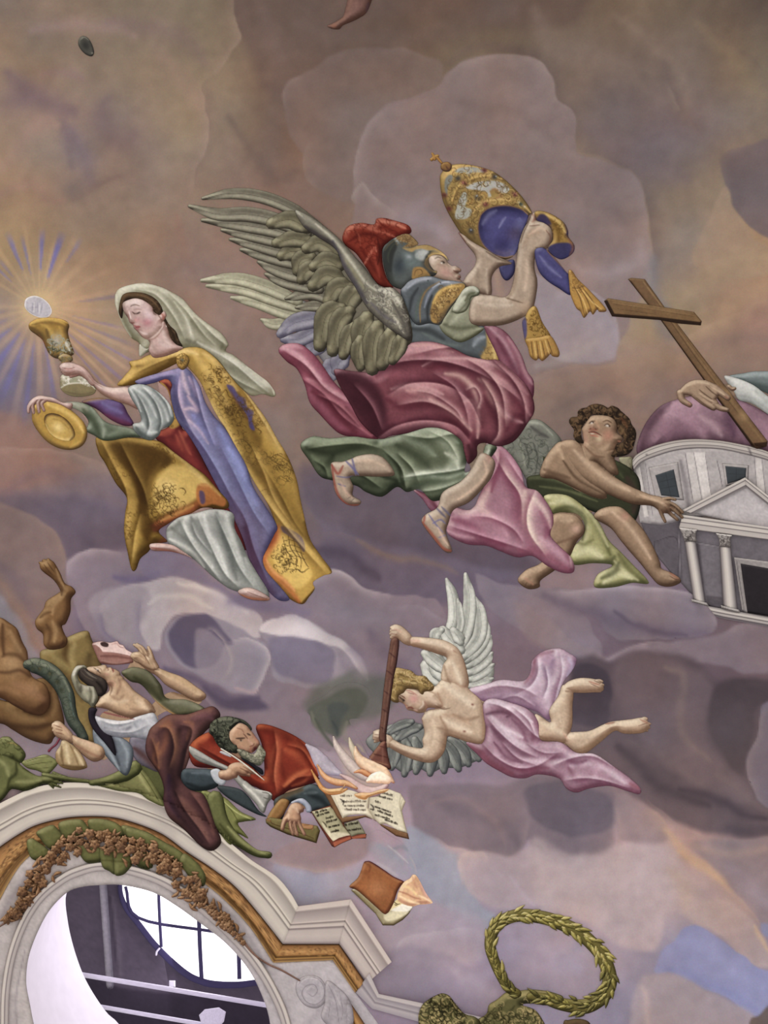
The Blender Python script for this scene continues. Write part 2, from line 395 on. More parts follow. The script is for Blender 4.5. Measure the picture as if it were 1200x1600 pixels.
SA = TR(90, 830, .4333); SB = TR(450, 740, .625); SCC = TR(800, 1000, .375); SD = TR(400, 1200, .5); SE = TR(400, 0, .6667); SF = TR(0, 0, .375)
SKYOPS = SF("""
f 66544c 22 .75 985,-300 975,60 990,130 1010,180 1050,250 1090,350 1200,420 1400,300 1500,100 1800,60 2400,100 2400,-400
h 94816f 26 .7 965,-200 972,60 985,120 1000,170 960,240 920,290 870,330
h 62514a 34 .55 1005,165 985,120 972,60 966,-100
h 917d6f 40 .7 840,340 865,430 880,520 870,600 840,680 815,780 780,850
h 6f5d55 46 .5 800,800 830,700 868,600 876,520 860,430 850,360 900,300
s 947f6c 40 .5 640,190 720,280 790,360 840,440
s 7b6960 34 .5 450,100 600,110 760,150 850,260
s 73635f 40 .5 440,420 430,520 500,600 560,560
b 75655f 60 44 20 .45 560,600
s 8f7b6c 26 .5 130,130 240,100 420,110 560,150
s 6a5c5a 44 .6 30,300 100,360 200,420 300,470
b 6b5e60 40 24 0 .5 90,420
s 95806c 28 .6 0,700 60,650 120,560 190,510 240,520
s 8a7468 22 .5 170,310 260,300 350,320
b 67605c 28 18 0 .65 310,790
s 74676a 40 .5 280,540 340,640 380,760
h 7a675f 20 .5 560,760 480,755 400,790 300,850
s 93796a 24 .5 -20,840 60,780 140,770 190,830 260,830
s 6f625e 26 .5 260,500 280,600 300,700
h 8f7a6c 18 .5 440,760 540,745 640,770 720,830
s 8a6a5c 20 .45 740,900 760,1000 800,1130
s 7e6a64 60 .3 950,600 1000,760 1100,900
""")+"\n"+SE("""
s 6d5b53 50 .6 100,60 300,90 480,60 600,20
s 73615a 50 .5 20,30 60,160 40,300 20,420
f 7d6c68 7 .55 66,240 75,195 110,175 180,130 300,110 420,140 430,200 330,250 260,300 240,400 230,470 180,460 130,430 115,370 80,320
h 8b7973 14 .6 66,260 66,220 85,190 115,176
h 88776f 14 .55 150,450 118,420 110,370 125,330
s 67564f 30 .5 -60,280 20,400 60,420 90,400
s 6b5952 22 .5 440,150 520,110 600,120 660,130
f 867471 5 .9 228,430 238,340 265,280 310,240 420,210 450,170 500,138 590,130 660,140 700,170 712,230 745,280 752,340 760,362 830,385 890,420 915,480 920,560 915,640 880,760 850,800 840,850 780,860 700,880 640,900 400,900 240,700
h 978681 16 .75 228,470 228,400 240,335 270,275 310,245
h 93827b 20 .75 440,200 470,155 530,135 600,130 665,142 700,172 712,230 745,280 752,350
h 93837f 22 .75 750,366 820,378 885,415 915,480 922,560 915,640 890,700
h 63544f 30 .6 752,340 745,280 712,230 698,170 660,138 600,126 530,130
h 685b5a 34 .6 925,700 925,600 922,500 890,415 820,372 755,355
s 776662 34 .6 480,240 560,250 640,280 700,340
s 8f7e79 30 .5 560,330 660,330 740,360
s 7a6a69 40 .5 720,420 800,440 860,520
s 8f7f80 30 .5 270,560 330,500 400,470
h a09088 14 .8 225,480 222,455 250,430 280,460 330,500
s 95868a 34 .6 330,520 400,520 450,560
s 9a8a8a 30 .6 740,620 800,640 880,620 905,560
h a0949a 16 .7 700,690 780,680 835,720 850,780 840,830
f 9b9096 6 .7 640,640 720,680 790,700 830,740 850,790 840,840 780,850 700,840 640,780
s a0948f 22 .5 660,860 740,830 800,800
s a38a78 22 .6 560,640 570,700 560,760
b 6a5e62 80 70 0 .5 830,260 920,330
s 71626a 60 .35 780,300 900,380 1000,420
s 7f6f66 40 .5 650,20 700,120 820,130 900,200
s 847367 30 .5 850,40 950,120 1000,200 1010,260
h 6d5d55 22 .5 1020,-20 1060,60 1130,110 1200,170
s 86755f 30 .45 1040,60 1130,150 1190,220
s 6a5b57 30 .5 960,150 980,240 1040,300
h 86786f 16 .6 965,180 985,240 1000,260
f 6a5e62 5 .85 1086,400 1092,370 1130,345 1200,330 1350,320 1350,600 1200,560 1140,520 1105,450
h 827268 18 .5 1100,455 1083,420 1088,375 1120,345 1200,325
f 9a8471 6 .8 1100,440 1125,500 1160,560 1200,580 1200,640 1060,640 1020,600 1045,560 1070,500
s a08a72 50 .7 1000,700 1080,640 1150,610 1230,590
s a28870 40 .7 1090,760 1140,700 1220,660
h a88e78 18 .5 950,800 1040,770 1120,740 1200,690
s 7d7a80 30 .6 925,600 930,680 970,740
s 747078 30 .5 930,740 960,780 1000,780
s 806b64 30 .5 980,820 1080,800 1210,790
s 8c766c 30 .5 860,830 940,810 1020,810
f 8a7267 6 .6 640,890 700,865 760,855 820,870 860,890 900,940 920,1000 880,1010 760,960 700,940
h 9a8274 10 .6 640,895 700,865 770,853 830,870
s 76655f 34 .55 700,960 800,920 870,940
s 83706d 34 .5 900,960 960,920 1040,890
""")+"\n"+"""
s 7a6763 70 .35 300,420 420,480 500,700
s 846c62 40 .4 420,600 460,640 470,700
f 8f7066 14 .7 -60,640 30,650 70,690 110,720 130,735 60,760 -60,745
h a3867a 14 .6 -40,702 30,700 80,704 140,716 180,740
s 7e6668 20 .6 0,770 60,740 120,750
s 7f6c6c 24 .5 60,760 130,760 190,790
f 665a64 22 .8 -60,790 20,775 100,775 170,800 205,820 210,850 150,860 105,880 96,850 60,815 -20,800
s 5f5460 34 .6 60,790 120,830 140,850
s 5f5462 40 .55 480,760 560,760 640,790
f 7f6d6b 6 .92 -60,785 10,788 50,806 84,832 102,858 107,890 114,930 110,960 60,1010 -60,1010
h 8d7972 18 .6 20,792 60,812 90,838 104,866 107,890
s 77666c 26 .5 0,880 40,930 60,980
f 8f8990 10 .6 -60,925 0,930 28,960 40,990 60,1025 40,1025 10,980 -60,960
s 8f7468 22 .5 0,905 30,950 52,1000 80,1020
"""+SA("""
f 6a5f6b 14 .8 1000,200 950,0 900,-200 1200,-260 1700,-260 1700,200 1300,260
f 84757c 3.5 .97 28,150 40,100 80,75 120,62 180,64 240,75 300,80 380,80 460,100 520,110 600,200 700,240 800,245 880,250 905,200 940,170 1000,142 1050,160 1100,195 1200,225 1320,240 1400,300 1400,700 1100,800 700,760 560,640 480,560 400,500 330,430 240,420 160,400 110,370 75,310 55,240 40,200
h a39498 14 .8 30,170 38,110 75,78 120,63 180,66 240,80
h 6a5e6e 24 .7 60,260 110,380 180,420 260,420
s 6c6074 20 .75 210,160 280,170 360,150
f 7c7080 8 .7 290,100 380,75 470,100 540,170 600,220 520,190 420,160 330,160
f ada0a0 4 .85 160,290 180,230 230,195 300,180 400,165 470,175 560,215 650,260 720,300 745,340 720,380 600,320 500,290 420,300 380,350 370,420 330,420 260,400 200,370
f 94878c 10 .8 120,250 200,200 300,190 340,250 300,340 320,420 240,410 170,380
h 73677a 20 .6 165,290 170,340 200,380 250,410
h 7a6d7c 18 .6 310,240 300,300 310,360 340,420
s bdb0ac 12 .85 430,185 520,205 600,240 680,290
s b8aca8 10 .75 330,260 380,230 460,230 560,270
f 8a8088 5 .9 385,380 400,330 450,300 510,290 580,310 650,340 720,380 755,420 740,540 690,590 620,570 540,540 470,500 420,450
f 5f5565 6 .88 400,380 410,335 460,302 520,292 560,310 640,400 600,420 560,480 520,500 450,470
f 8c8087 8 .7 500,370 560,370 610,420 600,500 560,540 500,500
h 9f9290 10 .7 585,540 612,480 612,420 580,370 540,360
h b0a2a2 14 .85 620,400 690,380 750,420 765,470 740,540 720,585 690,590
s 5d5263 20 .7 390,490 480,530 560,570 640,600 730,600
s a08a8c 8 .7 640,560 690,580 730,570
f 544a5a 12 .8 520,560 600,600 720,605 760,640 700,650 600,640 540,600
f 8c8188 4 .9 735,350 760,325 820,305 880,310 950,350 1010,380 1070,420 1110,470 1120,540 1060,560 980,560 860,560 780,520 765,420
f bfb2b2 4 .92 735,345 770,320 830,302 890,312 940,345 990,370 1050,410 1100,460 1120,530 1100,520 1060,450 1000,410 930,390 860,380 790,370
h a3979a 16 .7 750,350 800,310 880,308 960,350 1040,400 1105,460 1125,540
f 756b79 8 .75 770,380 860,375 940,395 990,420 1005,480 980,540 880,540 800,510 765,450
h 978b92 12 .6 985,540 1010,480 1000,430 960,400
s 867a83 14 .6 1020,440 1060,500 1070,550
h b2a5a8 18 .85 895,240 905,200 940,165 1000,140 1060,162 1110,200 1200,225
s 8e828a 40 .5 960,260 1060,300 1180,320
s 756a78 34 .5 1060,420 1150,500 1180,600
h 71667a 30 .5 560,180 640,230 740,250 880,250
s 72677a 26 .5 620,250 760,270 900,290
f 62625c 16 .7 900,640 920,560 1000,530 1080,500 1180,520 1240,560 1200,640 1100,690 1000,700
""")+"\n"+SB("""
f 5f535b 16 .75 40,-20 200,30 380,40 560,180 620,240 480,230 300,190 150,150 60,90
h 74656a 24 .6 50,160 110,150 180,165 240,195 320,210 400,240
s 7c6a66 14 .7 170,170 250,205 330,215 420,250
s 554a55 24 .6 60,190 150,210 230,260
s 6c5e68 30 .5 300,230 400,260 560,270
f 83767d 4 .8 470,250 560,280 640,290 700,300 780,420 760,470 640,430 560,380 500,330
f 7e7279 4 .9 575,290 640,290 720,285 800,280 880,275 960,285 1020,305 1060,340 1075,380 1050,400 960,410 880,420 820,410 740,340 640,320
h a5979c 16 .8 640,300 740,285 860,276 950,285 1020,305 1065,345 1078,380
s 6a5e6b 30 .6 640,310 740,340 840,380 960,395 1050,395
s 8a7d84 24 .6 860,300 960,310 1020,340
s 5f5461 14 .6 820,350 900,390 1000,400
s 80747b 50 .5 60,300 200,350 240,440 180,500
h 8e8188 20 .6 240,330 330,330 400,370 500,390
s 6c606e 30 .5 200,400 260,470 320,500
f 89797b 8 .5 560,330 640,360 720,420 800,460 700,450 600,420
h 9c8e90 10 .7 780,465 850,440 900,425 960,420 1000,415
s 8c7e84 14 .7 800,460 880,440 980,430
f 7d7077 8 .85 900,430 1000,410 1080,400 1140,375 1300,340 1300,460 1180,500 1060,480 960,470
h 93868b 20 .6 1080,400 1140,372 1220,360 1300,350
""")+"\n"+SCC("""
f 5c5055 14 .85 240,110 330,60 420,90 600,50 760,80 860,180 960,160 1070,165 1300,170 1300,800 1150,820 1000,830 850,810 700,760 560,690 470,620 420,540 300,480 230,400 250,250
f 6f6064 18 .75 440,80 600,60 720,100 840,180 820,300 820,420 900,520 1000,640 900,680 700,560 560,440 480,340 420,220
f 4f464e 8 .8 255,130 330,100 400,150 415,260 400,340 300,360 250,330
f 51474b 10 .7 860,200 940,165 1070,165 1300,165 1300,300 1040,260 1000,400 960,560 900,500 830,380 830,280
s 7a6a68 18 .6 640,110 720,160 700,280 720,400 830,500
s 6a5c5e 20 .5 480,420 600,470 740,560 900,660
s 473e44 26 .75 440,440 560,560 680,640 820,690
s 443b42 20 .7 700,620 840,660 960,720 1060,740
s 766666 20 .5 860,560 960,640 1060,700
f 756b76 4 .9 1067,250 1030,320 1020,400 985,470 975,540 1000,620 1067,690 1300,760 1300,200
h 8a7c7c 16 .6 1067,700 1000,625 978,550 988,470 1020,400 1030,320 1070,255
s 4c434b 30 .5 900,790 1000,800 1080,790
h 9a8580 12 .6 560,660 640,720 740,790 850,830 1000,835 1100,820
""")+"\n"+SD("""
f 887a80 14 .8 -60,130 100,160 300,180 360,200 350,260 300,290 200,330 100,310 0,280
f 8f7a7c 6 .8 60,270 150,230 330,220 345,250 330,280 270,310 190,325 100,310
h b59c90 10 .6 320,290 250,318 180,326 100,312 40,280
f 9b96a2 12 .85 60,300 120,325 200,330 300,310 330,300 300,400 140,430 80,380
f 77696f 10 .8 480,60 640,50 760,60 900,20 1110,60 1115,200 1110,250 1080,275 980,280 880,260 850,230 820,270 760,280 700,275 560,230 500,190
h 9c8888 14 .6 860,160 840,230 815,272 760,282 700,278 600,250
h a08c8c 14 .6 1120,120 1116,220 1090,270 1000,282 900,262
f 625862 10 .75 860,60 960,40 1100,90 1110,180 1000,210 900,190 850,120
s 6c6068 30 .6 560,90 640,140 760,170 820,240
s 8a7678 16 .5 540,110 640,100 740,160 780,240
f 9a9aa5 10 .85 470,190 530,195 580,240 640,280 660,330 700,430 740,460 700,500 560,420 490,320
h b7a29c 12 .7 560,215 620,250 680,270 720,275
f b3a0a2 8 .8 640,270 700,265 780,280 860,250 950,285 1100,280 1200,300 1200,440 1060,480 900,430 760,440 700,420 650,370
h c3aea8 14 .7 640,380 640,300 660,270 710,268 730,300
s bda8a8 50 .6 880,290 960,330 1040,400 1120,450
s b9a7b0 10 .6 800,340 840,400 870,430
f a89aa4 16 .7 380,500 500,420 700,470 720,520 700,600 560,620 430,600 370,630
h b8abb3 18 .7 440,600 450,545 500,520 560,510 700,500
f 8f8494 12 .6 370,630 440,560 520,560 640,600 700,680 560,700 480,720 400,700
s a99bac 50 .5 800,560 900,600 1000,620
s a89ba8 40 .5 620,640 680,680 740,700
s 928a9c 30 .5 1000,560 1010,500 960,480
""")+"\n"+SCC("""
f 8c7a7c 10 .7 440,650 560,690 640,760 640,830 560,850 480,840 430,800
f b5a2a2 14 .75 80,840 200,880 340,900 430,850 560,840 650,850 700,900 720,1000 640,1150 600,1280 420,1260 300,1160 120,1130
h a18a84 10 .6 430,860 440,780 430,700
s bf9f88 20 .8 640,780 720,880 800,950 880,1010
s c6a488 14 .85 700,880 790,950 880,1010 920,1040
s b8a094 40 .7 660,960 720,1040 720,1120
h b89a88 26 .6 560,690 640,750 720,870 880,1000 1000,1140 1040,1200
f 8d7d80 10 .75 760,840 900,840 1067,830 1300,840 1300,1150 1060,1180 1000,1120 900,1020 800,920
s a38c84 20 .6 760,850 900,900 1060,870
s 9d8e98 40 .6 900,960 1000,1040 1080,1100
f b7a099 10 .7 720,1120 800,1080 900,1080 1000,1180 1060,1280 1100,1360 980,1350 900,1270 820,1200 760,1180
f 8b8bac 4 .95 600,1380 620,1300 680,1250 720,1200 780,1190 850,1240 960,1320 1080,1380 1300,1420 1300,1640 1010,1560 900,1500 760,1430 680,1390
s 9393b4 30 .6 700,1250 800,1270 900,1360 1040,1440
s 8284a8 20 .6 640,1370 760,1400 900,1470 1020,1530
f a59698 10 .75 520,1420 600,1390 700,1400 800,1450 900,1510 1020,1570 1000,1750 540,1750 500,1560
s b8a3a0 16 .6 540,1440 560,1500 560,1600
s c6a890 10 .8 1000,1190 1030,1240 1080,1320
f 8c8fae 6 .7 1030,1190 1067,1180 1300,1200 1300,1250 1067,1240
f 5f5048 5 .85 1005,1760 1000,1590 1030,1560 1100,1500 1300,1480 1300,1760
""")
_rr = np.random.RandomState(3); _ops = []
for a, r1, wd, hx, al in [(-150, 110, 10, 'c4a47c', .5), (-138, 130, 9, 'b8987a', .45), (-125, 130, 11, 'c0a07c', .5), (-112, 120, 7, 'b99a7c', .45), (-100, 125, 8, 'bd9d7a', .5),
                       (-88, 120, 8, 'c0a07a', .5), (-76, 105, 8, 'c2a27a', .5), (-62, 120, 12, 'bb9a78', .45), (-45, 120, 16, 'b8987a', .4), (-28, 130, 10, 'b3927a', .35), (-12, 150, 14, 'b7957c', .4),
                       (3, 150, 12, 'b08f7d', .4), (15, 165, 9, 'c09c80', .5), (25, 180, 9, 'bf9b80', .5), (35, 195, 9, 'c4a080', .55), (46, 200, 8, 'c6a282', .55), (56, 170, 9, 'b8987f', .5), (66, 130, 8, 'bb9b80', .5),
                       (76, 140, 13, 'c0a182', .5), (89, 150, 14, 'c2a283', .5), (103, 170, 14, 'b49a85', .5), (118, 150, 12, 'b49886', .45), (134, 110, 10, 'b89a80', .5), (150, 90, 10, 'bd9d7c', .5), (166, 90, 12, 'c0a07c', .5), (180, 90, 12, 'bd9c7c', .5)]:
    ca, sa = math.cos(math.radians(a)), math.sin(math.radians(a)); x0, y0 = 60+14*ca, 480+14*sa
    _ops.append('r %s %g %g %.1f,%.1f %.1f,%.1f' % (hx, wd*1.05, al*.75, x0, y0, 60+r1*1.15*ca, 480+r1*1.15*sa))
for a, r0, r1, wd, hx, al in [(-137, 55, 110, 7, '75719a', .6), (-113, 60, 115, 9, '6f6c9c', .7), (-103, 50, 105, 6, '7470a0', .6), (-87, 55, 112, 9, '6c69a0', .75), (-72, 45, 112, 11, '6865a0', .8), (-58, 80, 115, 8, '77719a', .45), (-130, 60, 90, 7, '77729c', .4),
                          (-8, 60, 140, 9, '74687c', .45), (14, 50, 130, 6, '806f88', .5), (22, 50, 150, 6, '7b6c88', .45), (30, 60, 200, 5, '80709a', .5), (41, 50, 190, 7, '7d6f90', .55), (50, 60, 190, 5, '7a6e94', .5), (62, 60, 120, 8, '7d7090', .4),
                          (80, 50, 150, 9, '7a7298', .6), (97, 50, 170, 9, '6f6b98', .6), (112, 50, 150, 10, '6e6a98', .65), (126, 45, 120, 12, '6c689c', .65), (142, 50, 100, 10, '706c9c', .6), (158, 50, 90, 8, '7a708c', .5), (172, 50, 90, 7, '8a7684', .4)]:
    ca, sa = math.cos(math.radians(a)), math.sin(math.radians(a))
    _ops.append('r %s %g %g %.1f,%.1f %.1f,%.1f' % (hx, wd*1.25, al, 60+r0*ca, 480+r0*sa, 60+r1*1.12*ca, 480+r1*1.12*sa))
RAYOPS = '\n'.join(_ops)+"""
b c0a27c 52 52 0 .6 60,482
b d8bc88 30 30 0 .7 60,480
"""
def warp(X, Y):
    return 8*vnoise(X, Y, 45, 1)+5*vnoise(X, Y, 19, 2), 8*vnoise(X, Y, 45, 3)+5*vnoise(X, Y, 19, 4)
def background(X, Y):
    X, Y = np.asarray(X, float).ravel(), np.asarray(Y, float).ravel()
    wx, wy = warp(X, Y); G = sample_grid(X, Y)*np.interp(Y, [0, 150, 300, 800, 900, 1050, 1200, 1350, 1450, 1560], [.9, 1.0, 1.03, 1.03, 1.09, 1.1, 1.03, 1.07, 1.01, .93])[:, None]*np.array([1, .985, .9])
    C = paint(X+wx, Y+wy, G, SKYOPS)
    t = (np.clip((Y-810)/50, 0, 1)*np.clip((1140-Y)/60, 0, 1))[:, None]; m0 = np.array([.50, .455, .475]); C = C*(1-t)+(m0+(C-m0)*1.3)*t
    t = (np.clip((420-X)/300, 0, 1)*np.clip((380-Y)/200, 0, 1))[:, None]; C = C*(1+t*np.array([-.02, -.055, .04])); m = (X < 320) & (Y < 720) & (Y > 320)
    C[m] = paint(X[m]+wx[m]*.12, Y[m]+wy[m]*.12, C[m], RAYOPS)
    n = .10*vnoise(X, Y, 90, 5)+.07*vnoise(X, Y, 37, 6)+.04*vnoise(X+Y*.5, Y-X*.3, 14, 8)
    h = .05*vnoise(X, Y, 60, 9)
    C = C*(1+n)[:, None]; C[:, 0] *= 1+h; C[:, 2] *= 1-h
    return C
HOLE = spline('41,1528 46,1565 62,1630 110,1740 200,1800 300,1810 390,1760 425,1680 422,1600 407,1550 385,1510 352,1473 315,1444 275,1415 238,1394 191,1383 158,1383 128,1386 103,1396 73,1429 48,1484', True, 8)
HOLE_CHURCH = None
def build_vault():
    s = 2.6; X, Y = np.meshgrid(np.arange(-230, 1430, s), np.arange(-260, 1880, s))
    D = X*0-1; NX, NY = X*0, Y*0; m = (X < 460) & (Y > 1350); d, nx, ny = sdf(X[m], Y[m], [HOLE], True); D[m] = d; NX[m] = nx; NY[m] = ny
    ins = D < 0; c0 = ins[:-1, :-1] | ins[1:, :-1] | ins[:-1, 1:] | ins[1:, 1:]; used = np.zeros(ins.shape, bool)
    for a, b in ((0, 0), (0, 1), (1, 0), (1, 1)): used[a:ins.shape[0]-1+a, b:ins.shape[1]-1+b] |= c0
    snap = used & ~ins; Xs, Ys = np.where(snap, NX, X), np.where(snap, NY, Y)
    idx = -np.ones(ins.shape, int); idx[used] = np.arange(used.sum())
    F = np.stack([idx[:-1, :-1][c0], idx[1:, :-1][c0], idx[1:, 1:][c0], idx[:-1, 1:][c0]], 1)
    x, y = Xs[used], Ys[used]
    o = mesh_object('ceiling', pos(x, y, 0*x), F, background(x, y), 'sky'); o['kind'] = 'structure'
    return o
build_vault()
# ------------------------------------------------------------------ cloud banks modelled in low relief
def cloud(pts, label, R=26, k=.35):
    q = spline(P(pts), True, 6); wx, wy = warp(q[:, 0], q[:, 1]); q = q-np.stack([wx, wy], 1); wx, wy = warp(q[:, 0], q[:, 1]); q = spline(P(pts), True, 6)-np.stack([wx, wy], 1)
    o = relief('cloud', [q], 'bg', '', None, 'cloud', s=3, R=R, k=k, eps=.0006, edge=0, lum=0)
    return tag(o, label, 'cloud', 'cloud banks on the vault')
cloud(SF('-260,-260 965,-260 972,60 990,130 1000,170 960,240 900,300 850,350 865,430 880,520 870,600 840,680 815,780 780,850 640,800 500,780 300,860 100,860 -260,800'), 'warm grey cloud bank filling the upper left corner of the vault')
cloud(SE('228,430 238,340 265,280 310,240 420,210 450,170 500,138 590,130 660,140 700,170 712,230 745,280 752,340 760,362 830,385 890,420 915,480 920,560 915,640 880,760 850,800 840,850 780,860 700,880 500,700 300,520'), 'big pale mauve cloud behind the tiara and winged warrior')
cloud(SE('1086,400 1092,370 1130,345 1200,330 1350,320 1350,600 1200,560 1140,520 1105,450'), 'grey rounded cloud at the right edge above the wooden cross')
cloud('-100,785 10,788 50,806 84,832 102,858 107,890 114,930 110,960 60,1010 -100,1010', 'mauve rounded cloud at left edge behind the raised bare arm')
cloud(SB('575,290 640,290 720,285 800,280 880,275 960,285 1020,305 1060,340 1075,380 1050,400 960,410 880,420 820,410 740,340 640,320'), 'long grey cloud under the seated cherub and church model', 20)
cloud(SCC('1067,250 1030,320 1020,400 985,470 975,540 1000,620 1067,690 1300,760 1300,200'), 'bluish grey cloud bulging in at right edge over dark bank')
cloud(SA('28,150 40,100 80,75 120,62 180,64 240,75 300,80 380,80 460,100 520,110 600,200 700,240 800,245 880,250 905,200 940,170 1000,142 1050,160 1100,195 1200,225 1200,400 1120,560 1000,600 800,620 700,640 560,600 480,560 400,500 330,430 240,420 160,400 110,370 75,310 55,240 40,200'), 'billowing lavender cloud bank directly under the woman in gold')
cloud(SA('385,380 400,330 450,300 510,290 580,310 650,340 720,380 755,420 765,470 740,540 700,592 620,580 540,550 470,500 420,450'), 'dark-hollowed round cloud puff above the woman with the mask', 20)
cloud(SA('740,345 770,320 830,302 890,312 940,345 990,370 1050,410 1100,460 1120,530 1060,560 980,562 860,560 780,520 765,420'), 'white-rimmed round cloud puff left of the torch angel', 18)
# ------------------------------------------------------------------ moulded arch over the oval window
T6 = TR(0, 1260, .2); T7 = TR(200, 1260, .2); T2 = TR(0, 1180, .36667); T3 = TR(360, 1340, .28333)
AR = thing('window_arch', 'cream moulded arch with gilt band framing the oval window at lower left', 'arch', 250, 1400, kind=None)
C0 = '-90,1345 -60,1310 -20,1268 30,1240 60,1229 99,1223 147,1224 202,1235 253,1253 300,1275 341,1301 389,1341 431,1369 453,1394 466,1416'
C1 = '-90,1440 -60,1385 -30,1346 0,1323 30,1303 60,1288 110,1277 165,1276 205,1284 253,1303 293,1332 330,1356 367,1385 403,1426 442,1475'
C2 = '-40,1500 -20,1440 0,1405 18,1372 35,1348 60,1328 100,1312 150,1306 195,1314 240,1332 275,1352 319,1380 352,1407 392,1450 427,1504'
_c2 = spline(C2, False, 8)
outer = np.vstack([[[-60, 1880], [-60, 1540]], _c2, [[520, 1500], [556, 1551], [620, 1640], [640, 1880]]])
relief('fascia', [(outer, HOLE)], '8f8682 ada29e c0b5ae', """
g a79fa8 .6 200,1400 560,1640
s 8f858a 10 .6 -10,1460 20,1400 60,1350 110,1325
s 8a8084 8 .5 330,1400 380,1450 420,1520
s 857b80 3 .7 30,1640 25,1560 40,1480
s 8c8284 26 .4 20,1560 10,1640 30,1720
l 7a7076 1 .6 428,1506 520,1503 556,1553
s 8c8288 14 .4 470,1620 520,1560 560,1600
""", AR, 'stone', s=2.4, R=5, edge=.15, k=.6)
cor = [(0, 'd6cbbc', .09), (.12, 'd9cfc0', .1), (.17, '9c928a', .075), (.3, 'b0a69d', .06), (.42, 'c2b8ad', .058), (.46, 'd8cebf', .06), (.49, '8d837c', .045), (.53, 'cfc5b7', .05), (.58, 'd3c9bb', .046), (.61, '857b76', .035), (.66, 'c2b8ad', .036), (.8, 'c9bfb2', .03), (.93, 'bbb1a8', .026), (1, '857b78', .012)]  # colour stops also carry the bright fillet and the shade below it
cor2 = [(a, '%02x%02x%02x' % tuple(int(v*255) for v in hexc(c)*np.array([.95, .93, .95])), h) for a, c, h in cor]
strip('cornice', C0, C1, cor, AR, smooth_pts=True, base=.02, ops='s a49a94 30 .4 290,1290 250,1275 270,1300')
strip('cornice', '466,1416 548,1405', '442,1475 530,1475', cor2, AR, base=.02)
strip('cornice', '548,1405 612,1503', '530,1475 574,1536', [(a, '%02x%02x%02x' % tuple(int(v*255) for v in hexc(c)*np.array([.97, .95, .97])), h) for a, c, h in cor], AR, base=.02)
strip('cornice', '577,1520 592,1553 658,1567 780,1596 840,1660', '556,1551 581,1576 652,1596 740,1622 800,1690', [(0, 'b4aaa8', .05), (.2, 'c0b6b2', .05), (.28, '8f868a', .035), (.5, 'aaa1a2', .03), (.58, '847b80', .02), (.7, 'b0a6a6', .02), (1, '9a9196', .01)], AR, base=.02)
gprof = [(0, '4f351f', .0), (.12, '8a6036', .03), (.4, 'b48650', .055), (.62, '9a6e3c', .045), (.72, '5c3f20', .015), (.8, 'a97f44', .03), (.88, '6b4a26', .015), (1, 'ad8a55', .02)]
rs = np.random.RandomState(5); _a, _b = spline(C1, False, 8), spline(C2, False, 8); _o = []
for i in range(4, len(_a)-1):
    for t in (.25, .45, .62):
        p = _a[i]*(1-t)+_b[i]*t; q = p+rs.randn(2)*2
        _o.append('c 5a3a1c 1.1 .7 3 7 %.1f,%.1f\nc cda066 1 .6 2 6 %.1f,%.1f' % (q[0], q[1], q[0]+1.5, q[1]+1))
    p = _a[i]*.2+_b[i]*.8; _o.append('b 5a3c1e 1.6 1.6 0 .8 %.1f,%.1f' % (p[0], p[1]))
GO = '\n'.join(_o)
strip('gilt_band', C1, C2, gprof, AR, 'gilt', smooth_pts=True, base=.01, ops=GO, ds=2)
_o = ['c 5a3a1c 1.1 .7 3 7 %d,1485\nc cda066 1 .6 2 6 %d,1488' % (x, x) for x in range(442, 528, 6)]+['c 5a3a1c 1.1 .7 3 7 %.1f,%.1f\nc cda066 1 .6 2 6 %.1f,%.1f' % (526+t*34, 1485+t*52, 528+t*34, 1487+t*52) for t in np.linspace(.05, .95, 9)]
strip('gilt_band', '442,1475 530,1475', '427,1504 520,1500', gprof, AR, 'gilt', base=.01, ops='\n'.join(_o))
strip('gilt_band', '530,1475 570,1533', '520,1500 555,1551', gprof, AR, 'gilt', base=.01, ops='\n'.join(_o))
strip('gilt_band', '546,1564 600,1645', '543,1588 572,1650', gprof, AR, 'gilt', base=.03)
strip('archivolt', '-4,1700 0,1620 2,1550 12,1490 32,1435 58,1396 92,1368 120,1354 158,1346 205,1352 255,1368 300,1395 352,1438 397,1487 432,1542 455,1600 465,1680', '10,1700 13,1620 15,1552 24,1497 43,1445 67,1408 98,1382 124,1369 158,1361 202,1367 248,1383 290,1409 340,1450 385,1498 419,1550 441,1606 450,1684',
      [(0, '8f8682', .0), (.15, 'cbc1b8', .03), (.4, 'c4bab2', .03), (.5, '857c7c', .018), (.65, 'b9afa9', .02), (.85, 'b0a6a2', .012), (1, '8f8684', .0)], AR, smooth_pts=True, base=.035)
relief('volute', 'x' if 0 else T3('370,680 420,650 490,660 530,720 525,790 480,830 420,820 380,780 360,730'), '857c80 a39a9e b8aeae', T3('l 7a7176 1.3 .8 375,700 400,670 460,660 510,700 515,770 470,810 420,795 395,750 415,710 460,700 480,735 455,765 430,750; s c4bab8 2 .6 390,690 430,662 490,675; s c4bab8 1.6 .6 420,730 440,712 465,722'), AR, 'stone', s=1.1, R=6)
relief('acanthus_leaf', T3('530,680 600,720 660,790 680,900 640,960 560,940 500,880 520,800'), '7f767b 9e9599 b5abab', T3('l 7a7176 1.2 .7 540,700 580,790 600,920; l 7a7176 1 .7 600,740 620,840 610,900; l 7a7176 1 .7 550,800 540,880; s bdb3b1 2 .6 570,730 610,820'), AR, 'stone', s=1.2, R=7)
relief('cord', [tube('382,1474 398,1492 418,1506 440,1516 468,1532', [4, 3, 3, 3, 2.5])], '5c3a2c 8a6250 a98270', '', AR, 'gilt', s=1, R=2)
relief('cord', [tube('-20,1458 0,1447 14,1438 26,1426', [3, 3, 3.5, 4])], '5c3a2c 8a6250 a98270', '', AR, 'gilt', s=1, R=2)
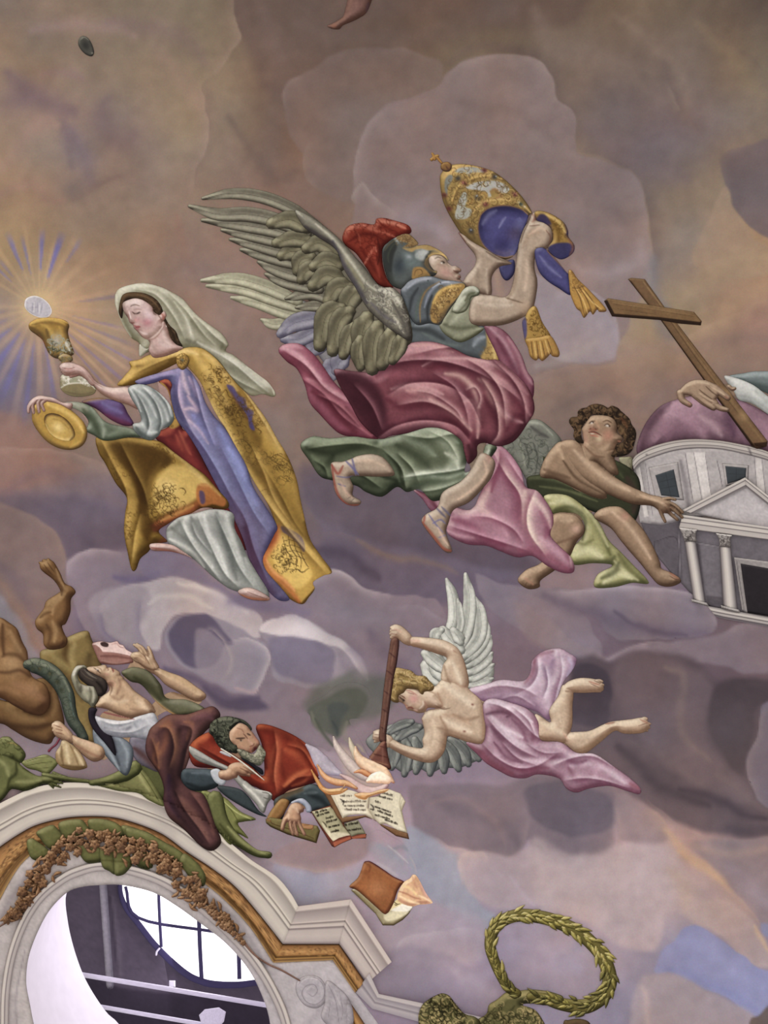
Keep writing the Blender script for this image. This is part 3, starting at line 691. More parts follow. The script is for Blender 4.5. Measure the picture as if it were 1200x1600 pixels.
# green shell behind the garland
SH = thing('shell_ornament', 'olive green scalloped shell ornament at the crown of the window arch', 'ornament', 150, 1320)
for q in [T6('210,272 250,250 300,280 370,330 420,390 320,425 250,410 220,350'), T6('285,200 400,145 450,175 510,250 540,300 440,330 380,330 320,260'), T6('460,130 620,100 680,150 720,220 620,250 560,300 500,250'), T6('690,105 800,98 925,140 970,220 880,280 740,260 700,180'),
          T6('950,150 1090,180 1260,262 1330,330 1150,340 1000,260'), T7('-10,165 150,200 255,262 425,362 430,450 260,380 100,310 0,260'), T7('440,368 530,430 592,510 608,572 585,625 500,580 430,480 400,430'),
          T6('590,290 700,300 800,335 790,425 680,440 620,370'), T6('1040,355 1150,365 1170,490 1060,455'), T7('40,360 160,370 190,480 60,450'), T6('775,340 820,308 890,345 905,440 900,530 850,505 800,470'), T6('880,330 950,325 1012,380 1035,445 1000,500 960,535 900,535 890,430')]:
    relief('lobe', q, '3c3d20 686838 8f8d58', '', SH, 'cloth', s=1.5, R=9, k=.6)
# garland of flowers and leaves
GA = thing('garland', 'terracotta coloured garland of flowers and leaves hanging over the oval window', 'garland', 180, 1340)
gp = spline('10,1438 24,1424 40,1404 52,1382 66,1360 84,1342 104,1326 128,1316 152,1312 178,1318 204,1322 230,1332 254,1346 276,1368 296,1388 316,1404 338,1424 358,1448 378,1472', False, 10)
gw_ = np.interp(np.linspace(0, 1, len(gp)), [0, .15, .3, .45, .6, .75, .9, 1], [4, 14, 19, 14, 18, 17, 9, 3]); rs = np.random.RandomState(11); gc = '5e3b20 96683e c6986a'
for n_ in range(250):
    i = rs.randint(0, len(gp)); p = gp[i]+rs.randn(2)*gw_[i]*.55; a = rs.rand()*6.28; L = 9+rs.rand()*6
    d = np.array([math.cos(a), math.sin(a)]); q = np.array([p-d*L*.6, p+np.array([-d[1], d[0]])*L*.15, p+d*L*.55])
    relief('leaf', [tube(q, [3, 6, 4.4, 1.2])], gc, '', GA, 'gilt', s=1.25, R=3, eps=.014)
for n_ in range(110):
    i = int((n_+.5)/110*len(gp)); p = gp[i]+rs.randn(2)*gw_[i]*.5; r = 4.6+rs.rand()*3.6*(gw_[i] > 6); ph = rs.rand()*6
    t = np.linspace(0, 2*math.pi, 24, endpoint=False); rr = r*(1+.16*np.cos(5*t+ph)); q = p+np.stack([rr*np.cos(t), rr*np.sin(t)], 1)
    relief('flower', [q], gc, 'b 4f2f18 %.1f %.1f 0 .85 %.1f,%.1f\nl 5e3b20 1 .8 %s' % (r*.28, r*.28, p[0], p[1], ' '.join('%.1f,%.1f' % (p[0]+r*.6*math.cos(u), p[1]+r*.6*math.sin(u)) for u in np.linspace(ph, ph+5, 6))), GA, 'gilt', s=1.1, R=r*.6, eps=.018)
# ------------------------------------------------------------------ behind the oval opening: reveal, loft wall, round outer window
back = []
ctr = np.array([235., 1600.])
edge_back = spline('128,1372 104,1396 106,1440 118,1490 136,1535 165,1580 190,1605 240,1680 300,1760', False, 12)
for p in HOLE:
    if p[0] < 150 and p[1] < 1800:
        f = np.clip((p[1]-1385)/400, 0, 1); j = f*(len(edge_back)-1); back.append(edge_back[int(round(j))])
    else: back.append(ctr+(p-ctr)*1.12+[20, 0])
HB = np.array(back)
rv = loft('window_reveal', HOLE, .01, HB, -1.5, 'efe8f2', 'f8f2fb', None, 'stone', 10); rv['kind'] = 'structure'
w_ = relief('window_rail', [(np.array([[-200., 1250], [700, 1250], [700, 1900], [-200, 1900]]), spline('186,1383 192,1330 230,1280 290,1258 370,1268 440,1318 482,1390 482,1470 444,1522 389,1538 341,1540 312,1534 284,1519 247,1483 217,1446 195,1416', True, 6))], '40384a 5c5262 6c6270', """
s 4a4252 40 .5 60,1560 200,1590 400,1600
f 352e3c 8 .7 120,1530 200,1545 430,1580 430,1700 160,1700
s 766c78 8 .5 176,1400 184,1470 190,1530
s 423a48 5 .7 172,1400 178,1470 182,1510
""", None, 'stone', s=4, R=4, smooth=False, base=-2.6, rec=False, k=0, lum=0)
w_.name = 'wall_loft'; w_['kind'] = 'structure'
OW = thing('window_1', None, None, 330, 1450, kind='structure')
FR = [(spline('184,1383 190,1328 229,1276 290,1254 372,1264 443,1315 487,1390 487,1472 446,1526 389,1542 341,1544 311,1538 282,1522 244,1486 214,1448 192,1418', True, 6), spline('191,1383 198,1333 234,1283 291,1263 368,1273 437,1322 478,1391 478,1468 441,1518 388,1532 342,1533 313,1527 288,1513 250,1478 221,1442 199,1413', True, 6))]
def dark(nm, hexa, rough):
    m = bpy.data.materials.new(nm); m.use_nodes = True; nt = m.node_tree; b_ = nt.nodes['Principled BSDF']; b_.inputs['Roughness'].default_value = rough
    n = nt.nodes.new('ShaderNodeTexNoise'); n.inputs['Scale'].default_value = 20; r = nt.nodes.new('ShaderNodeValToRGB'); c = lin(hexc(hexa))
    r.color_ramp.elements[0].color = (*(c*.8), 1); r.color_ramp.elements[1].color = (*(c*1.2), 1)
    nt.links.new(n.outputs['Fac'], r.inputs[0]); nt.links.new(r.outputs[0], b_.inputs['Base Color']); return m
MAT['iron'] = dark('dark_blue_painted_iron', '2a2050', .5); MAT['rod'] = dark('pale_painted_steel', 'd6d0e2', .5)
gl = bpy.data.materials.new('bright_window_glass'); gl.use_nodes = True; _n = gl.node_tree.nodes['Principled BSDF']
_n.inputs['Base Color'].default_value = (.9, .9, .95, 1); _n.inputs['Emission Color'].default_value = (1, .98, 1, 1); _n.inputs['Emission Strength'].default_value = 1.6
MAT['glass'] = gl
relief('frame', FR, '2a2050 352a66 40347a', '', OW, 'iron', s=2, R=4, smooth=False, base=-2.5, rec=False)
for q, wd in (('246,1270 248,1400 252,1480', 5), ('309,1262 311,1440 315,1530', 6.5), ('369,1270 371,1400 374,1530', 6.5), ('196,1385 216,1434 330,1455 472,1476', 5), ('205,1345 330,1358 460,1372', 5)):
    relief('muntin', [tube(q, [wd, wd, wd], cap=False)], '2a2050 352a66 40347a', '', OW, 'iron', s=2, R=3, base=-2.49, rec=False)
xs_ = [186, 248, 311, 371, 486]; ys_ = [1256, 1355, 1448, 1542]
for i in range(4):
    for j in range(3):
        q = np.array([[xs_[i], ys_[j]], [xs_[i+1], ys_[j]], [xs_[i+1], ys_[j+1]], [xs_[i], ys_[j+1]]], float); q[:, 1] += (q[:, 0]-330)*.16
        relief('pane', [q], 'ffffff ffffff ffffff', '', OW, 'glass', s=10, R=2, smooth=False, base=-2.66, rec=False, k=0, lum=0)
def rod(name, q, wd, h, label, cat, mat='rod', cols='8a8498 cac4d6 ffffff'):
    p = P(q); o = thing(name, label, cat, p[0][0], p[0][1])
    relief('bar', [tube(q, [wd, wd])], cols, '', o, mat, s=1.5, R=wd*.5, k=3, base=h, rec=False); return o
rod('support_rod', '110,1520 425,1572', 8, -1.7, 'upper of two pale rods crossing the oval window opening', 'rod')
rod('support_rod', '140,1570 440,1622', 7, -1.7, 'lower of two pale rods crossing the oval window opening', 'rod')
pi_ = rod('drain_pipe', '160,1370 172,1540', 12, -2.4, 'upright grey pipe on the dark wall inside the oval window', 'pipe', 'stone', '55505c 8a8490 a8a2ae')
fl = thing('floodlight', 'white floodlight standing on the lower rod in the oval window opening', 'lamp', 332, 1590)
relief('housing', '311,1586 320,1577 342,1574 353,1581 350,1596 345,1602 344,1650 325,1650 322,1602 314,1598', 'a8a0b8 dcd6ea ffffff', '', fl, 'rod', s=1.2, R=4, smooth=False, base=-1.6, rec=False, k=2)
relief('bracket', '264,1532 274,1532 274,1542 264,1542', '6a6478 9a94a8 b0aabc', '', OW, 'rod', s=1.5, R=2, base=-2.5, rec=False, smooth=False)
relief('hook', [tube('249,1482 245,1487 244,1492', [3, 3, 3])], '6a6478 9a94a8 c0bacc', '', OW, 'rod', s=1.2, R=2, base=-2.45, rec=False)

_p = pos(300, 1470, -2.2); lo3.location = _p; lo3.rotation_euler = (Vector(pos(90, 1530, -.6))-lo3.location).to_track_quat('-Z', 'Y').to_euler()
# ------------------------------------------------------------------ the woman with the chalice
WA = TR(150, 420, .3376); WB = TR(0, 340, .25); FA = TR(170, 430, .1)
W = thing('person', 'woman in pale veil and gold brocade cope, standing on clouds and raising a chalice', 'person', 300, 920)
relief('veil', WA('205,390 200,345 165,320 130,270 100,200 86,145 100,98 150,76 220,66 300,84 350,108 400,138 440,185 480,225 530,262 582,300 612,348 600,380 640,402 700,450 752,490 800,528 832,580 815,592 772,580 722,588 680,560 640,520 600,470 560,420 500,385 450,368 400,368 330,350 260,380'),
 '6f6a4e 97927a b8b49c', WA("""
s 5f5c40 8 .7 120,150 125,220 150,290 200,350
s c3bfa8 4 .8 94,120 98,200 128,270 160,315
s c6c2ae 7 .7 110,95 180,78 260,82 330,105
s 7d795f 6 .7 190,95 280,100 340,140 400,200 430,260
s c4c0a8 6 .7 300,100 360,140 410,200 430,270 450,330
s 6f6c56 8 .7 340,160 380,220 400,290 430,350
s b9b59c 7 .7 400,150 450,210 500,260 560,310 600,350
s 757158 6 .7 440,240 500,300 550,340 590,370
s 5d5a48 7 .6 420,330 480,350 530,390 580,410
s c2beab 5 .8 470,340 540,380 600,420 650,450
s 6e6d58 8 .7 590,440 640,470 680,520 720,560
s bfbba6 6 .8 600,400 680,450 740,500 800,545
s 827f6a 5 .7 640,440 700,490 760,540 810,575
s d0ccb6 3 .8 700,455 760,495 815,550 825,580
s a9a58a 5 .6 690,560 740,575 780,575
s c9c5b0 2.5 .8 360,150 420,235 440,300
s 55523e 5 .6 560,320 585,345 580,370
""")+FW("""
v ccc8b0 6e6b50 10 .75 440,110 520,130 580,200 620,280
v c8c4ac 6c6a50 10 .75 560,120 620,180 680,260 720,300
v c4c0a8 64624a 10 .75 650,200 720,270 760,300
v c8c6b4 6c6a54 10 .8 700,310 780,360 850,420 900,460
v b8b69e 5c5a46 8 .75 740,380 800,420 880,460
"""), W, 'cloth', s=1.5, R=16)
relief('hair', WA('112,150 125,120 160,108 220,112 270,135 300,170 318,220 340,260 370,290 385,330 400,360 360,350 330,330 318,280 290,230 240,180 160,150 130,180 120,230 105,200'),
 '2c2219 473524 6b5237', WA("""
s 6e5337 3 .7 160,125 220,125 265,150 295,190
s 7a5a3a 2 .7 190,118 240,135 280,165
s 2a2018 6 .6 330,250 350,290 370,340
s 5d4630 2 .6 345,270 365,300 372,335
c 6b5138 1 .6 14 20 355,310 290,180 210,122
"""), W, 'hair', s=1.3, R=8)
# cope
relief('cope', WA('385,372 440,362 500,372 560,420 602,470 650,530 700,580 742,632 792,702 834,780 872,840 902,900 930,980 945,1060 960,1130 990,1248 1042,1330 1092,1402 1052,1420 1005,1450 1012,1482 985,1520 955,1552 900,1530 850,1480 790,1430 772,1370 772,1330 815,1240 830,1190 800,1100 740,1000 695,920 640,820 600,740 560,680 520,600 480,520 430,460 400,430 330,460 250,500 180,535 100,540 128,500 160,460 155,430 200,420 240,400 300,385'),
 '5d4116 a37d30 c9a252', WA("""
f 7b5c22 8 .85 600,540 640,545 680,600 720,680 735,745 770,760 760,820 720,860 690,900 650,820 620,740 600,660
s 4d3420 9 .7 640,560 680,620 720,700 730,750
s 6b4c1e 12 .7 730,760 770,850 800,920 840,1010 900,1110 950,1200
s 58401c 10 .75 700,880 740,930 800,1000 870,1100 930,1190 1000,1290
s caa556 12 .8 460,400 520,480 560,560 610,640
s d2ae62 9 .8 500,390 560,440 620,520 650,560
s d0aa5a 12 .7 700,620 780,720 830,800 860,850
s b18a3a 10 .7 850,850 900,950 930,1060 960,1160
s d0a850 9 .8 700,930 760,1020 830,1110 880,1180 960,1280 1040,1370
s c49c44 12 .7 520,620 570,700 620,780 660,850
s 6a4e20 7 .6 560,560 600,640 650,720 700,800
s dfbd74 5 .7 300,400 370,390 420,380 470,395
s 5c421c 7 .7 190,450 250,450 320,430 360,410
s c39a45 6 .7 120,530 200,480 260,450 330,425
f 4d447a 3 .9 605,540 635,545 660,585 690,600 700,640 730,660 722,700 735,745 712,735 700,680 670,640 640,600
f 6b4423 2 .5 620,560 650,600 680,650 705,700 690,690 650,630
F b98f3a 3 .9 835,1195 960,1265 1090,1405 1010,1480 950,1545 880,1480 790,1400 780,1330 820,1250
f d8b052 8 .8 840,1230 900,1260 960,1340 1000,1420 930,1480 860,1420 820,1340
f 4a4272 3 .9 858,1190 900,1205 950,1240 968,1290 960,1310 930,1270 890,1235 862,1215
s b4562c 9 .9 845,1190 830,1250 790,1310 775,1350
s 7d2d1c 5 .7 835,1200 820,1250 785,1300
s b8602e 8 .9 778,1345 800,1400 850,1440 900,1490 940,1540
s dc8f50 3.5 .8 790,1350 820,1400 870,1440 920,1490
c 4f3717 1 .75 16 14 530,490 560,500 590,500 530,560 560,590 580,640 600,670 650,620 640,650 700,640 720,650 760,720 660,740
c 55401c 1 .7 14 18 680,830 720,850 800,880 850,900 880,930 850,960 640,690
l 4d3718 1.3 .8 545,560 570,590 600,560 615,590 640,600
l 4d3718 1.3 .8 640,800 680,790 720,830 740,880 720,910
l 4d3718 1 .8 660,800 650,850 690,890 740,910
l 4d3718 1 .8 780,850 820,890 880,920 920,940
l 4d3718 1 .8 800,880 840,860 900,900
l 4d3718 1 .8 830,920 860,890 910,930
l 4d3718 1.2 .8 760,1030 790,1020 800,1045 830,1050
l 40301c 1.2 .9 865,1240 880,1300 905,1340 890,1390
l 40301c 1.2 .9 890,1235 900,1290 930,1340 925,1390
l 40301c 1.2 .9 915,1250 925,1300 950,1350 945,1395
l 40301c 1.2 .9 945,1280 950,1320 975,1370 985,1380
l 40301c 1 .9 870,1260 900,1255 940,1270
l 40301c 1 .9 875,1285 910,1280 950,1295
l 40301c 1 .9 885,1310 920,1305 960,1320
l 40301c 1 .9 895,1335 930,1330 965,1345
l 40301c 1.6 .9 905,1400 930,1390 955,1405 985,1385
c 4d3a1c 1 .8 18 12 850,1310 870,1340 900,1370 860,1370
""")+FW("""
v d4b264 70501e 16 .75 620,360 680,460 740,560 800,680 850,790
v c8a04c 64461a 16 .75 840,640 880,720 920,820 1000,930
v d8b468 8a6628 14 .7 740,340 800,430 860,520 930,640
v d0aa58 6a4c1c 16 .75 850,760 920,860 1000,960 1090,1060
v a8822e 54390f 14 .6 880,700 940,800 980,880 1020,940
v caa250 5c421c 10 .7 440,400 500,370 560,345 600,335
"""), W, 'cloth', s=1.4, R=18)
relief('dress', [WA('290,520 350,505 370,540 360,570 380,640 400,740 440,750 480,840 520,930 570,1010 620,1085 660,1180 690,1280 700,1300 600,1300 560,1150 480,1010 400,900 340,840 280,790 270,760 330,735 345,700 350,640 330,560')],
 '4a1a1c 72292a a34a38', WA("""
s 3f1618 8 .7 440,760 480,850 530,930
s a8503a 5 .7 370,770 400,840
s b05a40 4 .7 385,750 420,830 440,860
s 8a352c 10 .6 330,790 400,840 470,920
s b9603c 4 .7 300,520 330,520 345,540
f a37c34 3 .95 245,545 300,525 335,560 352,620 372,690 385,725 340,735 330,640 290,570
c 5a3f1a 1 .7 12 14 300,560 330,620 350,690
"""), W, 'cloth', s=1.6, R=14)
relief('lining', WA('404,455 370,462 330,472 270,488 215,505 180,522 210,538 270,528 325,510 352,535 345,570 350,620 375,700 425,765 478,850 520,930 565,1015 598,1080 640,1160 680,1250 708,1340 748,1430 800,1495 850,1535 895,1530 855,1475 790,1400 772,1345 795,1290 825,1230 838,1190 785,1100 728,1010 695,910 645,820 598,740 545,680 505,615 482,545 445,485 425,465'),
 '433e60 68658a 9489aa', WA("""
s 3f3a60 8 .7 360,540 365,620 400,700
s d0b0b8 6 .85 400,480 410,530 430,580
s c4a4b4 5 .8 430,500 460,560 475,600
s 9c90c0 6 .7 380,490 385,560 400,640
s cfaab0 5 .8 410,650 440,645 470,655 440,610 425,590
s 7c7fb8 10 .8 450,680 500,750 540,800
s c8a8b4 4 .7 430,700 480,750 520,810
s 5c4a78 8 .6 420,740 470,800 520,860
s 7a82ba 12 .8 570,740 620,840 660,920 700,1010 740,1090
s 8b92c8 7 .7 610,830 660,900 690,980
s 594d74 12 .7 480,860 540,940 600,1040 650,1120
s 5d3f50 14 .7 590,1080 650,1180 690,1290 740,1400
s 75708e 14 .6 700,1050 740,1130 780,1210
s 6c5e78 14 .7 700,1120 760,1220 750,1320
s 4c3048 12 .8 690,1200 720,1320 760,1420 820,1500
s 5b4a66 10 .7 760,1400 810,1460 870,1520
s 8b7fa8 5 .7 200,525 270,500 340,480 390,465
s 4e4674 4 .6 220,532 290,515 350,500
s a590b8 5 .6 300,490 350,475
""")+FW("""
v c8a8b4 4a4468 12 .8 600,400 595,460 610,520 660,620
v a8a0c4 4a4468 12 .7 640,390 660,460 680,540 720,640
v 8f94c0 4c4468 16 .75 620,560 680,640 740,740 800,860
v 8088b4 50466a 14 .7 740,640 800,760 850,860 900,930
v 746a8c 46283c 14 .7 760,780 820,880 850,980 900,1100
"""), W, 'cloth', s=1.4, R=12)
relief('overskirt', WA('0,782 60,792 150,780 235,788 300,802 362,850 440,908 505,955 562,1020 612,1078 600,1112 500,1105 440,1132 382,1150 335,1180 290,1215 330,1260 300,1270 262,1285 240,1312 205,1342 185,1392 165,1392 148,1320 130,1220 135,1130 142,1060 90,990 42,900 12,850'),
 '4e3510 8e6c28 bd9646', WA("""
f 4d3312 12 .85 60,810 150,800 260,820 340,860 350,900 280,940 240,1000 220,1080 180,1050 150,950 90,880
f 4a3010 10 .8 190,950 240,980 250,1050 240,1130 270,1180 240,1260 200,1200 190,1080
s 9c7a34 8 .7 40,830 100,920 160,1000 190,1080
s b8923e 6 .7 60,880 100,950 150,1010
s ad8636 12 .8 145,1070 160,1180 175,1300
s c49c4a 7 .7 150,1130 155,1230 170,1330
f c7a24e 10 .85 290,960 350,910 430,920 500,970 520,1020 470,1060 400,1110 300,1130 265,1080 270,1010
b dab968 18 14 30 .7 330,1010
s d9b766 6 .8 320,830 400,880 470,950 530,1010
s 6f5120 6 .7 300,900 260,960 245,1030
s 5c2c1c 12 .85 265,1190 330,1165 400,1130 470,1100
s a8562c 8 .85 280,1180 370,1140 440,1110 480,1070
s c08a40 5 .8 300,1165 380,1130 450,1095
f a8602c 4 .9 470,1005 510,995 550,1030 600,1070 590,1100 540,1090 490,1100 465,1060
f 4a3f6a 3 .8 478,1030 500,1035 505,1080 485,1085
s c9904a 4 .8 480,1000 530,1005 575,1050
s 6b2f22 8 .8 270,1210 310,1200 330,1240 300,1265
c 4b3414 1 .8 18 20 300,1050 330,1080 290,1110 360,1060 280,1130
c 5a3f18 1 .7 14 14 100,880 130,940 290,840 330,860 160,1160 155,1220 290,900
l 5a4018 1.2 .8 270,1040 300,1030 340,1040 370,1070 360,1100
l 5a4018 1.2 .8 280,1100 310,1060 350,1080
s 58401c 10 .5 20,820 90,830 160,820
""")+FW("""
v b98f3e 4a3210 16 .75 330,600 380,700 420,780 430,860
v d0aa58 5c4018 18 .75 540,620 620,660 700,720 740,770
v 9c7a34 40290c 16 .7 400,620 440,700 480,780 500,860
v c8a048 54390f 14 .7 470,860 450,940 440,1030
"""), W, 'cloth', s=1.5, R=22)
relief('underskirt', WA('332,1195 382,1152 462,1130 542,1112 632,1130 642,1200 672,1262 702,1332 742,1402 800,1500 780,1535 700,1505 620,1482 540,1424 462,1352 402,1315 340,1275 325,1235'),
 '5f615b 8f9089 bcbbb2', WA("""
s c8c6bc 5 .85 400,1160 430,1230 480,1300 540,1380
s 60625c 7 .8 440,1150 470,1220 520,1290
s c9c8c0 6 .85 500,1140 520,1220 570,1310 610,1420
s 5b5e5a 8 .8 560,1130 590,1230 620,1320 650,1440
s bdbdb4 6 .8 600,1140 620,1210 650,1290 690,1390
s 666a64 7 .8 650,1220 680,1310 710,1400 760,1490
s d2d0c4 5 .8 340,1250 400,1280 460,1320 500,1380
s 6a6b62 6 .7 350,1200 400,1240 470,1290 530,1370
s a6a79e 6 .7 690,1340 720,1420 760,1490
s 555850 6 .7 330,1210 370,1190 400,1160
""")+FW("""
v ccccc2 5c605a 12 .8 600,880 640,960 700,1040 740,1090
v c8c8be 585c56 12 .8 660,870 700,960 750,1060 800,1110
v c0c2b8 545a54 12 .8 720,860 760,950 800,1040 850,1110
v bcbcb4 60645e 10 .7 640,890 660,940 710,1000
"""), W, 'cloth', s=1.4, R=12)
FOOT = WA('250,1275 300,1270 360,1280 402,1308 445,1338 400,1322 340,1308 262,1304'), WA('658,1490 700,1475 750,1488 803,1522 790,1537 720,1532 672,1512')
relief('lining_fold', WB('510,1150 600,1128 660,1132 760,1160 800,1225 835,1290 780,1302 690,1262 600,1195'), '432238 5f4470 7d6ea0', WB("""
s 9a7432 4 .9 520,1150 600,1130 660,1130
s 72304a 6 .7 650,1230 720,1260 810,1290
s 7a74a8 7 .7 640,1160 700,1190 760,1220
"""), W, s=1.6, R=8)
relief('far_sleeve', WB('400,1165 450,1150 522,1160 582,1190 642,1262 700,1292 800,1312 852,1332 882,1372 800,1372 702,1392 642,1392 590,1362 540,1332 552,1272 500,1212'),
 '3d4433 66705c 9aa08c', WB("""
s a9a48e 9 .8 420,1165 480,1180 540,1210
s 3b432f 8 .8 520,1200 580,1270 620,1350
s 8f9680 5 .8 570,1190 620,1250 650,1320 645,1370
s 4a5340 8 .7 660,1300 720,1330 800,1340
s 767f68 6 .7 680,1360 760,1330 830,1345
"""), W, s=1.5, R=9)
# paten
PT = thing('paten', 'round golden dish held low in the veiled woman\'s hand', 'dish', 95, 662)
relief('rim', WB('200,1230 210,1180 250,1150 320,1145 400,1175 470,1225 530,1290 545,1360 520,1420 460,1450 380,1445 300,1405 240,1340 205,1280'), '5d4011 a87f2a d6ad52', WB("""
s 6a4b16 8 .6 205,1220 230,1320 300,1400 400,1445
s dcb65c 8 .7 300,1170 400,1210 480,1270 520,1340
s c79c40 6 .6 500,1400 440,1435
s 6b4a18 5 .6 215,1190 240,1230
"""), PT, 'gilt', s=1.3, R=7)
relief('bowl', WB('275,1270 285,1235 325,1222 375,1235 425,1270 460,1320 468,1365 440,1393 395,1395 335,1370 295,1325'), '6a4a18 b08a38 d9b462', WB("""
s 4d3412 4 .85 282,1265 290,1235 330,1225 385,1240
s 55390f 5 .8 400,1250 445,1300 465,1355 440,1390
s d8b25c 3 .8 285,1290 310,1340 360,1378 410,1390
b e0c278 10 8 30 .7 365,1310
s 8a6824 4 .6 330,1260 380,1270 430,1320
"""), PT, 'gilt', s=1.2, R=6, light=(.3, .6))
# chalice and host
HT = thing('host', 'white round wafer glowing above the chalice rim', 'wafer', 60, 478)
relief('wafer', WB('152,545 160,510 190,492 230,490 275,510 310,545 325,585 310,615 275,628 230,620 190,600 162,572'), '8c8690 a8a2a8 c0bab8', WB("""
l c9c2bc 2 .9 156,545 165,512 195,494 230,492 275,512 310,547 322,585 308,612 275,625 230,618 190,598 162,572 156,545
l 8b8694 1.5 .7 205,535 200,585
l 8b8694 1.5 .7 195,560 235,560
l 8b8694 1.5 .7 235,530 235,590
l 8b8694 1.5 .7 265,535 255,595
l c8c2c0 1.5 .7 215,530 212,590
l c8c2c0 1.5 .7 250,535 245,600
"""), HT, 'paper', s=1., R=3, edge=.1)
CH = thing('chalice', 'golden chalice with a silvered foot in the veiled woman\'s raised hand', 'chalice', 122, 608)
relief('cup', WB('180,685 185,660 225,635 290,625 360,630 410,645 432,675 425,720 440,780 462,840 450,862 400,880 350,880 310,855 285,810 265,765 230,735 195,710'), '4a330e 8f6a22 c99e44', WB("""
s 5b4013 7 .8 190,685 240,720 280,770 310,840
s c39a40 8 .7 230,650 300,690 330,760
s 4a3512 8 .7 290,700 310,760 330,800
s 8a3f22 2 .6 240,730 270,770 290,800
s d0a24a 3 .85 185,665 230,638 300,628 370,634 425,660
s 6b4a18 5 .7 200,670 280,655 370,665 415,690
s ad8432 6 .6 370,680 390,740 400,780
b b0a89a 9 12 0 .85 355,770
s 5e6046 5 .8 300,810 360,830 440,830
c 8f9080 1.3 .9 14 13 320,820 360,790 400,810 430,830
c 3b3c28 1.3 .8 10 12 340,830 380,840 420,850
s d8d0c0 2 .8 410,780 435,830
"""), CH, 'gilt', s=1.1, R=10)
relief('knop', WB('365,870 400,850 445,865 455,890 440,905 460,920 455,950 400,960 375,940 385,905 370,890'), '4f3d1c 8d7038 c8ae74', WB("""
s a98a70 3 .7 380,870 420,860
c 5f5a40 1 .8 10 6 400,885 430,890
s 8a4428 3 .7 385,915 430,910 460,920
"""), CH, 'gilt', s=1.1, R=5)
relief('foot', WB('375,1030 385,985 440,975 520,985 560,1020 590,1055 600,1080 580,1105 520,1118 460,1118 410,1100 380,1070'), '55543e 8a8668 c5bea4', WB("""
f 7a6a40 2 .95 382,1072 420,1045 480,1035 550,1040 592,1065 598,1085 575,1105 520,1117 460,1116 410,1100
s 5e5030 4 .7 400,1085 460,1100 530,1105 580,1090
s cdc6b4 2.5 .9 378,1065 420,1042 490,1034 560,1042 595,1072
c d0c8b8 1.2 .8 14 9 400,1010 430,1000 520,1010 550,1020
s 6a5a34 3 .6 380,1010 385,1045
"""), CH, 'metal', s=1.1, R=8)
BODY_W = [FA('215,450 250,410 330,378 420,362 520,385 610,435 680,500 700,560 740,600 800,620 860,560 900,620 880,680 850,730 880,790 850,850 790,930 700,990 600,1005 520,965 468,905 430,865 395,830 372,775 325,738 305,680 262,620 228,550'),
 FA('620,980 640,1060 620,1150 650,1230 720,1290 900,1260 1100,1180 1160,1130 1050,1080 965,980 925,850 860,720 780,800'),
 WB('545,960 570,995 625,1040 700,1062 790,1058 850,1085 880,1150 860,1195 800,1170 720,1145 640,1105 590,1055 555,1010'),
 WB('375,945 372,925 395,908 440,905 480,915 530,940 575,990 600,1040 570,1050 540,1015 500,990 440,990 400,985'),
 tube(WB('405,925 395,940 385,960'), [4, 4, 3.5]), tube(WB('440,930 425,950 400,965'), [5, 5, 4]), tube(WB('470,950 440,965 405,980'), [5, 5, 4]), tube(WB('500,975 480,985 440,995'), [5, 4, 4]),
 WB('290,1118 340,1128 390,1155 450,1160 440,1200 380,1170 300,1150 230,1150 190,1190 175,1195 175,1165 205,1130 245,1112'),
 tube(WB('200,1150 180,1180 178,1215'), [6, 5.5, 4.5]), tube(WB('225,1140 205,1170 210,1220'), [6, 5.5, 4.5]), tube(WB('250,1135 238,1165 245,1215'), [6.5, 5.5, 4.5]), tube(WB('285,1140 262,1165 275,1205'), [6, 5, 4.5]), *FOOT]
